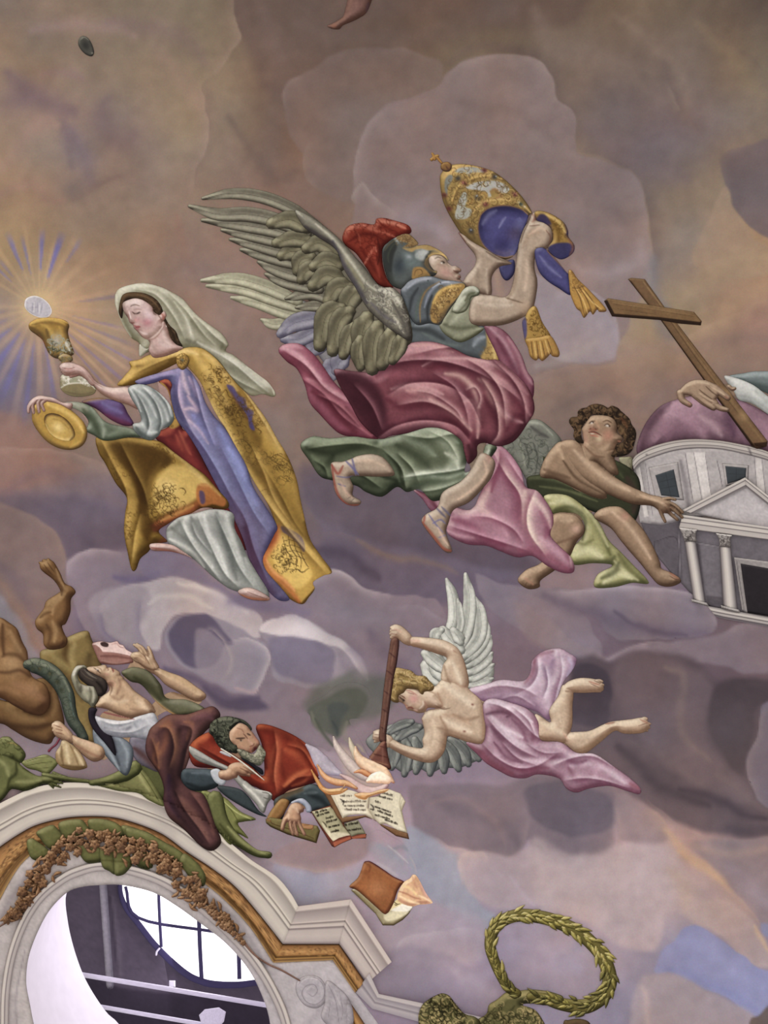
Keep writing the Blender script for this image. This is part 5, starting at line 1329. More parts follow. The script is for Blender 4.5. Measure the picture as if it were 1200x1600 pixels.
relief('tunic', WE('123,440 170,405 240,412 330,405 430,415 540,390 622,365 702,372 762,430 774,490 766,545 822,512 848,438 890,445 872,482 802,560 742,612 692,642 640,657 590,612 540,622 500,602 442,640 380,622 340,597 250,577 200,560 160,502'), '2c3224 596049 96a086', WE("""
s 23291c 10 .8 150,450 230,470 320,450 420,430
s 7c866a 8 .7 160,420 240,430 330,425 400,440
s 2b3122 8 .8 200,540 240,500 250,480
s 6a7458 6 .7 170,480 200,530 240,560
s a9b096 12 .7 640,400 700,440 730,490 700,530
s c2c4ac 6 .8 690,470 730,490 740,530
s 3a4230 10 .8 500,440 560,470 600,500 640,540
s 87927a 8 .7 540,420 600,440 650,480
s 2d3426 9 .8 470,480 510,540 530,600
s 7c886c 5 .7 450,470 490,520 510,580
s a9b59a 7 .9 530,570 600,555 690,565 760,545
s c8ccb4 4 .9 540,560 600,548 650,560
s 3f4a38 8 .8 560,600 640,585 720,585 770,560
s c4c8b4 6 .9 770,550 830,510 860,460
s 8c967c 8 .6 600,630 680,610 740,600
s 3a4230 7 .8 350,580 420,600 480,590
s 222a1e 6 .8 440,560 500,580 470,610
s a0aa90 6 .7 620,380 690,390 740,430
""")+CP("""
v 8c9676 262c1c 14 .8 350,850 420,840 500,835 560,850
v 9aa486 242a1a 14 .8 560,850 610,900 625,960
v b9c0a2 3a4230 14 .8 610,810 690,820 760,810 790,850
v a0aa8a 2c3222 12 .8 600,860 640,900 660,940
v ccd0ba 3f4a38 12 .85 610,930 680,920 760,910 830,890
v b0b89c 343c2a 12 .8 640,970 720,960 800,930
v 7a8466 20261a 12 .8 430,900 500,920 560,960
v c0c4a8 56604a 10 .7 690,800 740,830 770,880
v 6a7456 20261a 10 .8 370,880 400,900 410,930
"""), A, s=1.5, R=14)
LEG1 = WE('325,490 350,480 402,474 452,492 492,552 442,562 350,560 318,565 330,600 328,635 360,658 345,676 300,668 262,628 250,572 243,510 290,503')
LEG2 = WE('830,470 882,500 872,560 832,612 782,662 722,692 702,742 692,782 716,850 690,856 648,812 598,742 612,710 658,682 680,622 750,580 792,530')
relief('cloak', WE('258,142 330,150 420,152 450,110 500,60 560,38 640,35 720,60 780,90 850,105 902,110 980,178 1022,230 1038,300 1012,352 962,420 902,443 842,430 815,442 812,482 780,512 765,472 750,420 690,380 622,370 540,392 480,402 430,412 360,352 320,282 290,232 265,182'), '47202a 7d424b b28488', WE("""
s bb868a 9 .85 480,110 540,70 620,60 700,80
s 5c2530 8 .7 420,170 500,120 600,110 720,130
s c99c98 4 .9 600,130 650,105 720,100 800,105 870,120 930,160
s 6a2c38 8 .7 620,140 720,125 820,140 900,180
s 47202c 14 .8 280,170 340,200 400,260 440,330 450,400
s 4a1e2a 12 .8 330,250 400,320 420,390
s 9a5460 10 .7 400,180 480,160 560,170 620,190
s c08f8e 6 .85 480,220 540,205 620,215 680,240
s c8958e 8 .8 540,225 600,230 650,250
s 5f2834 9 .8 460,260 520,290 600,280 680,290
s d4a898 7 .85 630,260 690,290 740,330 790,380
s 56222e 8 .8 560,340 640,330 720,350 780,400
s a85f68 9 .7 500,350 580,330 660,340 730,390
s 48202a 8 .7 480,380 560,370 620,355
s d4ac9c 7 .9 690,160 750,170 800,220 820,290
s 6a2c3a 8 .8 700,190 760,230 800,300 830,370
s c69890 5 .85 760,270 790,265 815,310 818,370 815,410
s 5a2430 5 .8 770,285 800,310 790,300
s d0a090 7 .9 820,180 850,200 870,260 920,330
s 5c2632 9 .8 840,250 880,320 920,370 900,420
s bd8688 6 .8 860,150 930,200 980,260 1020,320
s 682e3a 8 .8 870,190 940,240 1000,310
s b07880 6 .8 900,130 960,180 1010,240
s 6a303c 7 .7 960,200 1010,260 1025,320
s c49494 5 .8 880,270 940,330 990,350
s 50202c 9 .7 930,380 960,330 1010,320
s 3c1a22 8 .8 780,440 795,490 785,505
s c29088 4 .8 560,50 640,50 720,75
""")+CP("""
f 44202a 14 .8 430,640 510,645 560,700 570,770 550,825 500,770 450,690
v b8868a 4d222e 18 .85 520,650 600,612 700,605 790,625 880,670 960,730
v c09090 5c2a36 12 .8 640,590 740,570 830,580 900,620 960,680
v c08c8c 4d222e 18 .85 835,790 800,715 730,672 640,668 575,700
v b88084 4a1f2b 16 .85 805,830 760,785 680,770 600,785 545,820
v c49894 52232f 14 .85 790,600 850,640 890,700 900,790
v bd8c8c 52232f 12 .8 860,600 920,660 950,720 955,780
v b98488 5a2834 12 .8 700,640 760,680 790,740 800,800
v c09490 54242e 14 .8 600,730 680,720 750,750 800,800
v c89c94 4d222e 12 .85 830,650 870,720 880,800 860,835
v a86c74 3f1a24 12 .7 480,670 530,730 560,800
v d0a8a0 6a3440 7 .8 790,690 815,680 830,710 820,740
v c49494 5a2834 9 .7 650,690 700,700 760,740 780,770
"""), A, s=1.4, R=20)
# tiara
TI = thing('papal_tiara', 'tall jewelled golden tiara with three crowns, lifted over the warrior\'s head', 'crown', 765, 330)
relief('far_ribbon', WD('660,590 690,565 730,560 730,620 700,655 675,640'), '2c2a48 48466e 65638c', '', TI, s=1.4, R=6)
relief('crown_body', FT('115,330 140,258 182,215 250,182 370,177 520,203 662,250 782,330 882,420 982,530 1072,672 1045,712 1000,832 950,1000 870,1142 740,1166 600,1115 480,1025 400,965 330,892 258,782 190,662 138,522'), '54401a 8f7134 c39c54', FT("""
f 8d8f8a 3 .9 270,250 330,215 420,205 520,215 600,245 560,265 500,262 440,270 420,300 380,270 320,268
f 6e716c 3 .9 170,340 210,290 250,300 240,350 200,420 190,500 165,440
f a0a09c 3 .92 400,400 480,370 600,350 720,355 810,400 840,440 800,480 740,470 690,430 640,460 650,510 620,520 600,470 520,450 440,440 390,430
f 9a9c94 3 .9 350,480 390,470 400,540 380,620 430,640 450,680 400,740 330,750 270,740 290,620 320,540
s 6b4c1c 4 .8 250,640 260,540 310,430 400,370 520,320 660,310 780,350
s c9a050 4 .9 240,560 290,430 380,350 500,310 640,300 760,330
s 5b4016 4 .8 440,720 470,640 560,580 700,555 850,560 980,620
s cfa85a 5 .9 460,690 500,620 600,565 740,545 880,555 1000,620 1060,680
s 5a4216 6 .7 160,520 210,640 280,770 380,900 470,990
s caa356 3 .8 190,240 280,195 400,188 540,215 680,265
s 94683a 6 .8 640,460 690,440 760,500 700,530
s a87c34 6 .8 420,600 450,560 560,480 600,500 560,540
s 5c421a 5 .7 400,780 440,860 480,950
b 2f3138 4.5 4.5 0 .95 305,325 505,525 440,870 685,310
b 9aa0a8 1.5 1.5 0 .95 500,505 440,860 700,300 970,600
b 5e2024 5 4 20 .95 365,375 590,595 895,490 580,240 160,500 210,640
b b56a5c 1.6 1.6 0 .9 360,370 585,590 905,482
b 2c3a30 5 3 30 .95 955,590
b b8b8b0 1.3 1.3 0 .9 940,575 1000,620
c 5c4014 1.1 .7 16 18 460,480 480,600 780,520 860,520 330,300 460,300 250,520 300,640 580,280 720,320 420,800
c c9a456 1 .6 10 16 500,600 740,560 400,350 600,300 900,560
"""), TI, 'gilt', s=1., R=22)
relief('lining', FT('540,700 600,642 700,607 832,602 962,640 1036,702 1010,802 962,922 930,1052 880,1132 780,1152 660,1112 570,1032 520,932 508,812'), '2f2c50 4f4c80 6f6f9e', FT("""
s 9092b4 3 .6 730,840 770,770 800,730
s 8587a8 6 .5 560,800 620,710 700,660
b 353058 18 20 30 .7 760,1040
b 4a3a50 14 12 0 .6 900,900
s 6a5a70 6 .5 700,1080 800,1110 870,1080
s b08040 2.5 .95 540,700 600,642 700,607 832,602 962,640 1036,702
s b08040 2.5 .95 540,700 508,812 520,932 570,1032 660,1112 780,1152 880,1132
"""), TI, 'cloth', s=1.2, R=20, light=(.3, .6))
relief('knob', FT('125,190 150,160 200,155 235,180 238,215 215,250 170,255 130,230'), '43250f 7d5526 a9803c', 's 4a2416 3 .8 '+FT('180,200 210,240'), TI, 'gilt', s=1, R=4)
relief('finial_cross', [FT('60,95 78,82 130,140 145,170 125,170 100,145'), FT('12,120 60,90 90,75 108,95 60,120 30,148'), FT('25,62 45,60 75,105 70,140 45,130 35,95')], '6b4416 a8742c c8984a', '', TI, 'gilt', s=.8, R=2)
# far arm and near arm, face
FACE = FH('640,410 700,385 790,392 850,435 885,485 925,525 975,525 1035,560 1042,590 1020,605 1000,615 1030,635 1042,665 1028,690 1052,715 1072,755 1000,780 900,740 740,700 680,650 650,560 635,480')
ARM_FAR = WD('470,430 500,445 530,470 600,510 660,545 720,575 660,592 625,640 622,722 560,712 495,675 502,640 545,585 548,540 510,490 485,455')
relief('gauntlet_sleeve', WD('380,850 410,800 440,752 500,690 545,685 566,712 600,740 560,860 590,880 540,920 480,945 430,925 390,890'), '4c4c36 83846a b0b194', WD("""
s b8b8a0 5 .8 450,760 500,715 550,700
s 42442f 5 .8 440,800 480,750 520,720
s 4a4b36 6 .7 400,860 470,880 560,870
s a5a68c 6 .7 430,860 470,820 520,770
s 8c8d70 6 .7 450,920 510,900 560,880
"""), A, s=1.3, R=8)
ARM_NEAR = WD('520,790 545,728 620,724 690,730 720,682 738,582 752,482 775,412 800,375 812,345 835,330 840,350 835,372 880,385 908,412 912,455 895,495 865,515 830,540 826,600 838,650 836,705 815,792 762,832 682,862 600,868 530,855')
relief('body', [FACE, ARM_FAR, ARM_NEAR, LEG1, LEG2], '5f4a3c a08a74 c4b19a', FH("""
b b07a72 13 9 20 .6 850,600
b c9b5a4 8 7 0 .7 690,450
s a8705c 3 .6 975,560 1010,565 1030,582
s 5f3428 2 .8 945,580 985,600 1015,605
s 7a4038 2.5 .85 1010,650 1035,665
s 4c2620 1.6 .9 990,690 1020,690
s 9c5c50 2 .7 990,715 1040,720
s 4a3a30 2 .85 715,435 755,415 800,430
s 8a6f5c 4 .6 750,450 800,455 840,480
s 2f2620 1.8 .95 785,480 815,468 840,485
b d0c8c0 1.8 1.2 20 .9 800,488
b 26201e 1.4 1.4 0 .95 826,484
s 9a7464 3 .6 740,500 790,515 850,530
s d0b4a0 3 .7 880,500 930,525 980,530
s 90685c 3 .6 920,620 960,680 1000,750
""")+WD("""
s c4b29c 10 .7 560,760 640,770 720,770
s 5a4634 7 .75 560,855 680,855 770,820 820,770
s 8a7058 8 .7 700,740 730,690 745,600
s c0a58c 9 .75 780,700 790,620 790,560
s 5d4838 5 .8 835,700 832,620 826,560
s 55402f 3 .7 690,735 720,745 770,760
s 9c7f66 8 .6 770,500 800,440 850,430
s 4a342a 2 .8 760,480 775,430 800,380
s c4a48a 5 .7 800,440 850,410 890,430
s 6b4636 2.5 .8 880,420 900,450 890,490
s 5a3a2e 1.8 .8 800,400 850,395
s 8f5c4c 5 .7 815,345 830,360 815,380
s 6a5444 3 .8 830,500 870,510 895,490
s 8a7560 8 .6 560,600 560,660 550,700
s b5a08a 6 .7 600,600 600,660 605,715
s 6b3a34 4 .8 470,430 485,455 500,475
s 52402f 4 .7 600,520 660,555 720,570
b a88a6c 10 14 0 .6 785,790
""")+WE("""
s c8a88c 6 .7 340,500 400,500 450,520
s 5a4636 5 .7 340,555 420,558 480,550
s 5c5a86 4 .95 300,500 325,525 350,555
s 5c5a86 4 .95 325,490 335,530 340,556
s 5c5a86 2.5 .9 265,560 300,565 330,560
s 5c5a86 2.5 .9 270,590 300,600
s 9a4638 4 .95 247,515 255,580 275,640 310,672 350,672
s 8f3a30 5 .9 245,515 270,550 290,520
s c49c84 5 .8 280,580 300,620 325,645
s 3f3230 1 .8 305,650 320,640
s 3f3230 1 .8 320,660 335,645
s caa68a 6 .8 840,500 850,550 800,610 740,650
s 5f4a38 5 .7 870,540 820,620 760,670
s 5a5670 4 .95 655,685 690,720
s 5a5670 4 .95 675,680 710,715
s 63608a 3 .95 640,745 670,730 690,745
s 63608a 3 .95 625,710 650,745 680,780
s 63608a 3 .9 665,800 690,790
s 9c4a38 5 .95 600,740 640,790 680,840 712,852
s 984234 4 .9 610,715 605,740
s c8a48c 5 .8 660,760 680,800 700,830
b a87264 6 10 0 .5 860,490
"""), A, 'skin', s=1.2, R=11, edge=.35, hidden=[FH('660,600 900,720 1000,780 900,1000 600,1000 500,800'), WD('300,700 480,700 560,760 545,850 480,900 560,960 600,1020 500,1100 300,1050 260,900 260,780'), WD('500,680 620,720 600,800 520,760'), WE('450,120 620,100 800,170 980,240 940,380 880,430 850,520 800,560 760,470 640,430 560,470 470,540 400,540 380,480 450,440 520,380 430,250')])
# helmet
hm = relief('helmet', FH('60,330 130,232 202,180 300,132 380,124 440,165 508,240 482,272 600,260 702,290 802,350 868,415 885,462 840,420 782,385 692,385 640,432 650,500 700,572 745,592 720,642 660,655 600,672 480,712 420,762 342,812 240,802 150,732 82,552'), '1d211c 4c5350 8f9490', FH("""
f 1f231d 5 .9 70,340 130,240 200,190 240,280 200,400 180,560 200,700 280,800 200,790 120,700 75,540
s 5e5432 3 .8 90,330 150,250 240,190
s 3f4630 3 .7 140,480 130,400 180,280 250,230
f 8d6a34 3 .9 230,170 300,130 380,124 440,165 508,240 480,270 400,285 320,290 380,240 300,220
c 5e4018 1.2 .7 12 9 380,180 420,230 300,190
f a07c3c 3 .9 310,300 420,300 520,265 640,262 760,320 860,410 800,370 720,330 620,330 560,310 480,320 420,350
f a8aaa4 5 .9 470,370 520,335 600,325 640,350 600,400 570,460 480,430
b 26303a 11 14 20 .85 280,520
s 6a7a78 8 .7 360,400 420,460 500,500
b 8e9498 5 4 0 .8 390,410
f a9833e 3 .95 650,400 700,370 800,370 860,420 800,395 700,395 660,440 640,520 690,580 740,590 730,610 650,580 590,510 600,440
s 3e3222 4 .85 640,440 620,510 680,600
f 9a7030 3 .95 430,620 450,550 520,535 590,560 660,650 600,675 480,700 430,680
l 5c3c14 1.2 .85 460,640 480,580 540,570 560,620 510,650
s d0a85c 2.5 .8 640,400 720,360 820,380 870,440
s 6d5a2c 3 .8 460,700 560,680 650,655
s 454c44 3 .6 160,620 210,720 300,790
"""), A, 'metal', s=1., R=12)
# shoulder armour
relief('shoulder_guard', WD('198,715 215,680 252,650 332,634 402,652 492,664 496,700 442,772 402,832 382,862 332,856 272,862 230,802'), '202628 4f565a 8f949c', WD("""
s a0a4ae 5 .85 230,690 280,655 340,645
s 1e2226 6 .8 240,800 250,740 280,690
s 4a5a4a 5 .7 270,840 280,760 310,700
s 8d6428 3 .95 290,850 290,770 320,700 380,660
s 8a8fa0 5 .85 310,780 330,720 370,675 420,660
s 1c2022 5 .9 325,840 325,780 345,725
s b8bcc4 2 .8 345,690 390,665 430,662
f 9c7430 3 .95 340,840 342,770 370,710 420,680 490,668 498,695 460,740 420,790 400,830 370,855
c 5c3f14 1.2 .85 12 12 440,700 390,760 380,800 400,720 370,820
s d0a850 2 .85 350,760 380,710 430,685 480,680
c d8b468 1 .7 8 10 430,700 395,765
s 3a3020 3 .7 380,860 400,820 440,770
b 1c2020 1.2 1.2 0 .9 326,655 385,665
"""), A, 'metal', s=1.1, R=10)
relief('ruffle', WD('440,790 470,730 500,690 540,680 568,700 560,725 530,735 520,770 500,800 460,810'), '4e4f3a 90917a bcbda4', WD("""
s c4c4b0 4 .85 490,710 530,690 560,705
s 45472f 3 .8 500,750 520,720 545,712
s c0c0a8 4 .8 455,790 480,750 500,730
s 4a4b36 3 .7 470,800 500,770 515,740
"""), A, s=1.1, R=5)
# near wing
nw = relief('wing', WC('540,325 650,380 740,450 800,520 870,592 930,680 1000,690 1050,742 1085,850 1090,940 1032,985 960,1045 880,1062 800,1002 720,960 680,862 640,782 560,702 520,622 480,542 450,452 480,380'), '3f392e 6e6856 959078', '', A, 'feather', s=1.8, R=18, label='near wing in dark olive-grey feathers')
g = '423c32 787260 a8a388'
for p, wd in [('730,790 650,775 548,782', 15), ('720,750 620,715 500,740', 17), ('660,700 560,675 480,655 405,625', 18), ('640,650 540,630 450,600 372,568', 20), ('620,590 500,560 400,535 290,510', 20), ('600,550 480,520 370,490 240,462', 19), ('600,500 470,470 330,440 200,418', 19), ('600,470 450,420 300,395 108,372', 20), ('600,440 460,375 320,345 180,345 48,306', 20), ('660,405 520,315 380,262 240,248 110,270', 17)]:
    feather(nw, p, wd, g, WC)
for p, wd in [('560,520 520,520 480,540', 19), ('610,470 530,460 455,480', 18), ('600,410 520,370 432,388', 20), ('620,545 570,560 555,610', 20), ('650,600 600,610 575,650', 20), ('740,530 660,480 598,505', 20), ('750,590 690,560 632,590', 20), ('760,660 690,630 628,680', 22),
              ('800,690 740,690 700,750', 22), ('840,700 800,740 775,810', 24), ('760,790 690,820 660,960', 24), ('800,800 750,850 720,985', 22), ('820,870 790,920 770,1005', 18), ('880,830 860,900 850,990', 26), ('850,930 840,1000 850,1060', 17), ('930,870 910,960 905,1070', 24), ('990,900 975,970 950,1050', 22), ('1040,920 1030,970 1000,1030', 17)]:
    feather(nw, p, wd, '3c372c 70694f a09a78', WC, tip=.6)
relief('wing_shoulder', WC('545,325 640,370 742,452 822,540 882,612 942,682 1002,690 1048,738 1060,780 1080,850 1085,935 1020,905 950,852 880,782 822,682 772,602 735,512 650,452 582,402'), '3b3530 777262 b8b4a0', WC("""
s bfbaa2 6 .85 640,390 720,460 800,560 870,660 920,700
s 3c3638 7 .8 590,400 650,440 720,480
s 45404a 9 .8 720,470 760,560 820,660 880,760
s c4c0ac 9 .85 930,700 1000,720 1040,770
s 5c5660 6 .7 900,760 960,820 1030,860
s b8b29a 5 .8 960,780 1010,830 1050,900
s 4a4440 5 .7 1000,760 1040,830 1070,910
s 8a8460 6 .7 780,560 830,630 870,700
c 55504a 1.3 .6 16 22 960,760 1010,820 1040,880 900,720 980,880
c c4c0a8 1.2 .5 12 20 980,720 1020,790 930,740
"""), nw, 'feather', s=1.3, R=10)
# ribbon ends of the tiara in front
relief('ribbon', WD('825,338 850,328 902,342 960,380 982,420 985,450 1012,490 1004,528 952,556 902,530 888,502 912,462 902,412 870,385 838,372'), '33284a 8f6c30 c19c54', WD("""
f 3c3a66 4 .95 890,500 930,480 990,480 1008,500 1000,530 950,553 905,530
f 3c3458 4 .9 835,375 850,345 880,350 905,390 870,385
s cba85c 4 .8 880,345 940,380 970,430
s 6a4a1c 4 .8 900,370 935,420 940,470
s 7f4e38 3 .8 985,460 1005,500 990,540
c 5c4018 1 .7 10 12 930,390 950,430
"""), TI, s=1.1, R=7)
relief('ribbon', WD('826,520 850,500 880,510 930,560 970,610 990,640 996,722 940,692 880,652 842,602'), '2e2c50 4d4a7c 74739c', WD("""
s 9a6a40 2.5 .9 885,515 940,570 985,620
s 7d7ca6 4 .7 850,540 890,590 950,640
"""), TI, s=1.2, R=7)
relief('fringe', WD('985,612 1000,608 1030,650 1082,700 1162,790 1130,802 1120,790 1100,815 1085,800 1058,830 1040,800 1020,782 995,722 988,662'), '6b4717 a97a2e d0a350', WD("""
l 5c3a10 1.5 .8 1010,680 1040,740 1060,820
l 5c3a10 1.5 .8 1030,680 1070,740 1095,805
l 5c3a10 1.5 .8 1045,680 1090,740 1125,795
s d8b060 2.5 .8 1020,690 1055,750 1075,810
s d8b060 2.5 .8 1050,700 1090,750 1140,790
l 5c3a10 1.2 .8 1000,690 1030,690 1060,680
c 6a4618 1 .7 12 10 1010,650 1030,680
"""), TI, 'gilt', s=1., R=6)
relief('ribbon', WD('768,850 780,830 800,790 832,778 862,850 902,920 850,935 792,950 775,910'), '6b4a1c a07a36 c9a252', WD("""
f 4d4a7a 3 .9 765,850 785,830 790,900 780,930 770,890
c 5c4018 1.1 .8 14 12 820,830 840,880 860,910
"""), TI, s=1.1, R=7)
relief('fringe', WD('785,930 850,920 902,915 940,982 938,1012 910,1010 900,1000 885,1015 862,1032 845,1020 830,1030 805,1010 795,970'), '6b4717 a5782e cda04e', WD("""
l 5c3a10 1.5 .8 810,940 820,1015
l 5c3a10 1.5 .8 835,940 845,1020
l 5c3a10 1.5 .8 860,940 875,1015
l 5c3a10 1.5 .8 885,930 910,1000
s d8b060 2.5 .8 822,940 835,1020
s d8b060 2.5 .8 850,940 862,1015
s d8b060 2.5 .8 875,935 895,1000
"""), TI, 'gilt', s=1., R=6)

# ------------------------------------------------------------------ angel with the torch
TA = TR(560, 880, .4); TF = TR(590, 960, .1417)
G = thing('person', 'half-naked blond angel in pink drapery, diving and pressing a torch downward', 'person', 740, 1130)
fw = relief('wing', TA('30,690 100,640 180,620 250,640 330,690 400,700 462,762 440,782 390,800 330,800 280,820 230,800 180,820 130,790 60,740'), '4f5250 767974 9a9c94', '', G, 'feather', s=1.6, R=8, label='grey lower wing in shade')
for p, wd in [('400,700 440,730 470,765', 14), ('360,690 410,740 430,785', 14), ('330,700 370,750 392,805', 14), ('300,700 330,760 335,812', 14), ('260,700 285,760 280,822', 14), ('220,690 235,760 225,815', 14), ('180,690 190,750 180,825', 14), ('140,680 145,740 130,800', 13), ('110,670 90,720 62,755', 12), ('240,640 200,650 150,690', 12), ('210,620 160,635 110,665', 10)]:
    feather(fw, p, wd, '45484a 73766f a5a79c', TA, tip=.5)
gw = relief('wing', TA('285,285 330,255 385,268 420,310 470,300 520,380 528,440 480,480 430,492 330,470 262,430 255,360'), '7a7b70 a9aaa0 c6c6ba', '', G, 'feather', s=1.6, R=10, label='white raised wing')
wc = '70726a b4b4a8 d6d5c8'
for p, wd in [('430,480 480,465 526,450', 13), ('430,455 485,425 528,395', 15), ('430,430 490,385 522,350', 16), ('430,400 490,340 516,285', 17), ('420,380 485,300 498,220', 18), ('405,370 470,290 476,200 456,135', 18), ('385,340 420,260 435,150 418,42', 19), ('345,290 372,220 368,130 344,62', 16), ('380,300 400,240 395,180 388,140', 10)]:
    feather(gw, p, wd, wc, TA)
for p, wd in [('400,340 360,300 330,262', 17), ('400,310 390,290 370,262', 13), ('330,460 290,440 262,400', 20), ('330,450 310,400 300,352', 20), ('340,420 290,380 258,352', 14), ('300,300 300,275 325,262', 12)]:
    feather(gw, p, wd, wc, TA, tip=.6)
relief('drapery', TA('430,492 500,472 560,455 640,460 670,430 680,380 720,345 780,332 822,350 852,375 835,420 802,462 782,520 762,572 742,612 700,582 640,562 560,542 500,542 450,522'), '7a5670 a68598 cbb4bc', TA("""
s ccb6c0 12 .8 700,380 720,440 730,520 750,570
s d2c4ca 8 .8 770,350 790,400 760,470
s 8a5a6c 6 .85 685,390 700,360 760,345
s 8a4a5c 5 .7 690,380 680,430 650,470
s 7c6480 7 .6 760,380 740,440 720,400
s c9aeb8 7 .7 500,490 580,480 650,490
s 7f5c76 8 .7 560,520 640,520 700,560
s b898a8 7 .7 600,470 680,500 730,550
s a7a0b8 5 .7 820,370 835,400 815,440
s 8c6a80 5 .6 470,520 540,500 600,510
""")+TA("""
v d4c6d0 7a5468 12 .8 700,370 700,430 670,480 600,520
v cfc0ca 8a6478 12 .8 785,345 795,420 775,500 760,570
v d0bcc6 7d5668 12 .8 450,510 540,480 640,490 700,520
v d8ccd4 7a5a70 10 .8 730,400 740,470 720,530
v c8b0bc 6f4a60 10 .7 560,530 620,520 690,560
"""), G, s=1.4, R=10)
LA = TA('690,590 750,622 745,575 780,520 800,475 838,500 836,560 836,622 826,668 822,695 800,702 760,695 700,682')
LF = TA('792,492 820,462 870,448 930,455 956,480 952,500 900,506 850,506 812,502')
LB = TA('800,690 822,662 900,655 960,628 992,618 1060,610 1112,604 1138,634 1112,662 1040,666 1000,656 942,702 882,745 840,735')
relief('body', [LA, LF, LB, TA('300,480 330,455 400,460 440,500 482,540 497,600 497,700 440,702 380,682 335,668 300,640 255,622 250,600 290,572 320,560 262,500 260,480'),
  TA('325,460 330,400 345,370 300,352 240,332 203,320 203,290 260,290 330,300 380,325 405,360 422,412 432,470 412,497 370,485'),
  TA('125,272 128,252 145,240 172,248 208,285 205,320 180,316 155,298 130,298'),
  TA('250,600 290,570 342,602 346,682 332,742 292,778 230,772 170,748 118,716 110,690 135,688 180,710 248,722 250,690 258,660'),
  TA('56,680 62,658 80,650 105,665 132,680 136,710 112,720 95,697 70,698'),
  tube(TF('240,140 195,128 152,145'), [6, 5.5, 5]), tube(TF('250,170 195,165 148,182'), [6, 5.5, 5]), tube(TF('255,200 195,200 145,215'), [6, 5.5, 5]), tube(TF('258,230 200,238 150,255'), [6, 5.5, 5]),
  tube(TA('102,662 80,654 62,660'), [4.5, 4.5, 4]), tube(TA('102,672 80,666 60,672'), [4.5, 4.5, 4]), tube(TA('102,684 80,679 60,685'), [4.5, 4.5, 4]), tube(TA('102,695 82,692 64,697'), [4.5, 4.5, 4]),
  tube(TA('915,462 940,458 952,462'), [5, 4.5, 4]), tube(TA('915,474 942,472 957,476'), [4, 4, 3.6]), tube(TA('915,486 940,486 954,490'), [4, 4, 3.6]), tube(TA('905,498 930,500 945,500'), [4, 4, 3.6]),
  tube(TA('1095,616 1115,606 1126,608'), [5, 5, 4.5]), tube(TA('1105,630 1128,624 1139,628'), [4, 4, 3.6]), tube(TA('1105,642 1126,638 1136,642'), [4, 4, 3.6]), tube(TA('1100,654 1118,652 1128,654'), [4, 4, 3.6]),
  TF('150,930 190,840 300,810 500,830 640,840 680,900 780,1040 700,1040 560,1030 520,1075 450,1087 400,1068 365,1062 345,1058 325,1048 310,1022 290,990 250,968 190,960')],
 '7f5f48 b89c80 d6c2a4', TA("""
s dccbb0 14 .7 340,480 400,520 450,560
s 8a6a50 7 .7 370,590 420,610 470,600
s a88468 5 .6 330,590 380,600 440,630
s 8a6a52 6 .7 300,640 370,660 440,685
s d8c6aa 10 .7 330,610 390,640 440,660
b 7a4c40 2.5 2 0 .9 446,552 414,657
s 9a7458 4 .7 480,560 490,620 485,680
s 9c7860 4 .7 380,470 410,485 430,480
s 7c5a44 5 .75 205,318 270,335 340,355
s d4bca0 6 .75 230,300 300,310 370,340
s c8907c 6 .6 205,300 240,305
s 9a7058 3 .7 370,340 385,350
s d8c8ac 9 .7 370,390 390,440 400,470
s 8a6a50 5 .7 335,400 345,440 360,470
s 8c6a50 6 .7 320,600 345,660 330,730
s d4bc9c 9 .7 290,610 300,660 290,710
s 7a5844 5 .75 250,765 190,745 130,718
s d6bea0 4 .7 150,705 210,725 260,735
s 7a4c40 1.6 .8 128,262 150,262
s 7a4c40 1.6 .8 126,275 150,278
s 7a4c40 1.6 .8 130,287 155,290
s 7a4c40 1.5 .8 62,668 88,672
s 7a4c40 1.5 .8 60,680 86,684
s 7a4c40 1.5 .8 66,690 86,694
s c49078 4 .6 140,255 170,270
s 80604a 6 .75 700,675 760,692 815,695
s d4c0a0 8 .7 710,620 770,650 810,670
s 8a6a50 5 .7 830,520 832,600 822,650
s cdb596 6 .7 790,530 780,580 790,620
s c89078 4 .6 800,660 818,690
s 80604a 5 .75 810,500 880,505 945,500
s 9c5a48 3 .8 900,462 940,475
s 5c3c30 1.3 .8 920,458 945,470
s 5c3c30 1.3 .8 905,470 940,485
s 846448 8 .75 840,735 900,715 960,675 1010,650
s c4a888 8 .6 850,680 920,665 980,635
s 8a4c3c 3 .8 965,628 1000,622
s 5c3c30 1.5 .8 1095,635 1135,622
s a0604c 3 .7 1100,610 1130,625
s 5f4434 2 .8 300,555 330,570 360,565
""")+TF("""
b c4807c 8 8 0 .7 400,930
s 9c6c58 4 .7 520,960 540,1020 530,1060
s 3a241a 2.4 .95 235,905 265,930 300,950
s 5a3c2c 1.6 .9 225,880 260,895 300,915
b 2c2420 1.8 2.2 0 .9 285,950
s 6b4034 2 .8 270,900 310,930
s b87868 2.5 .8 290,985 320,1020 335,1045
s 7a2f2e 2.4 .95 335,1028 370,1026 392,1038
s 8a5040 1.4 .8 300,1010 320,1000 335,1010
s 6a2f2c 1.6 .9 330,1035 350,1025
s e0ccb8 3 .7 460,1040 500,1000 500,960
s c89888 3 .7 400,1050 440,1060
s 7a5644 4 .8 540,1050 620,1040 740,1030
s 9c7458 4 .7 660,860 690,940 720,1020
s d4b8a0 8 .6 560,880 600,940 650,990
s b0685c 2.5 .8 310,835 370,850 430,890
s 7c4038 1.3 .8 330,860 400,880
s 5c4030 3 .8 340,815 430,830 490,880
"""), G, 'skin', s=1.05, R=13, hidden=[TA('400,500 500,540 640,580 720,620 830,680 860,690 860,740 780,730 650,700 500,720 450,700'), TA('330,450 400,450 420,520 350,540')])
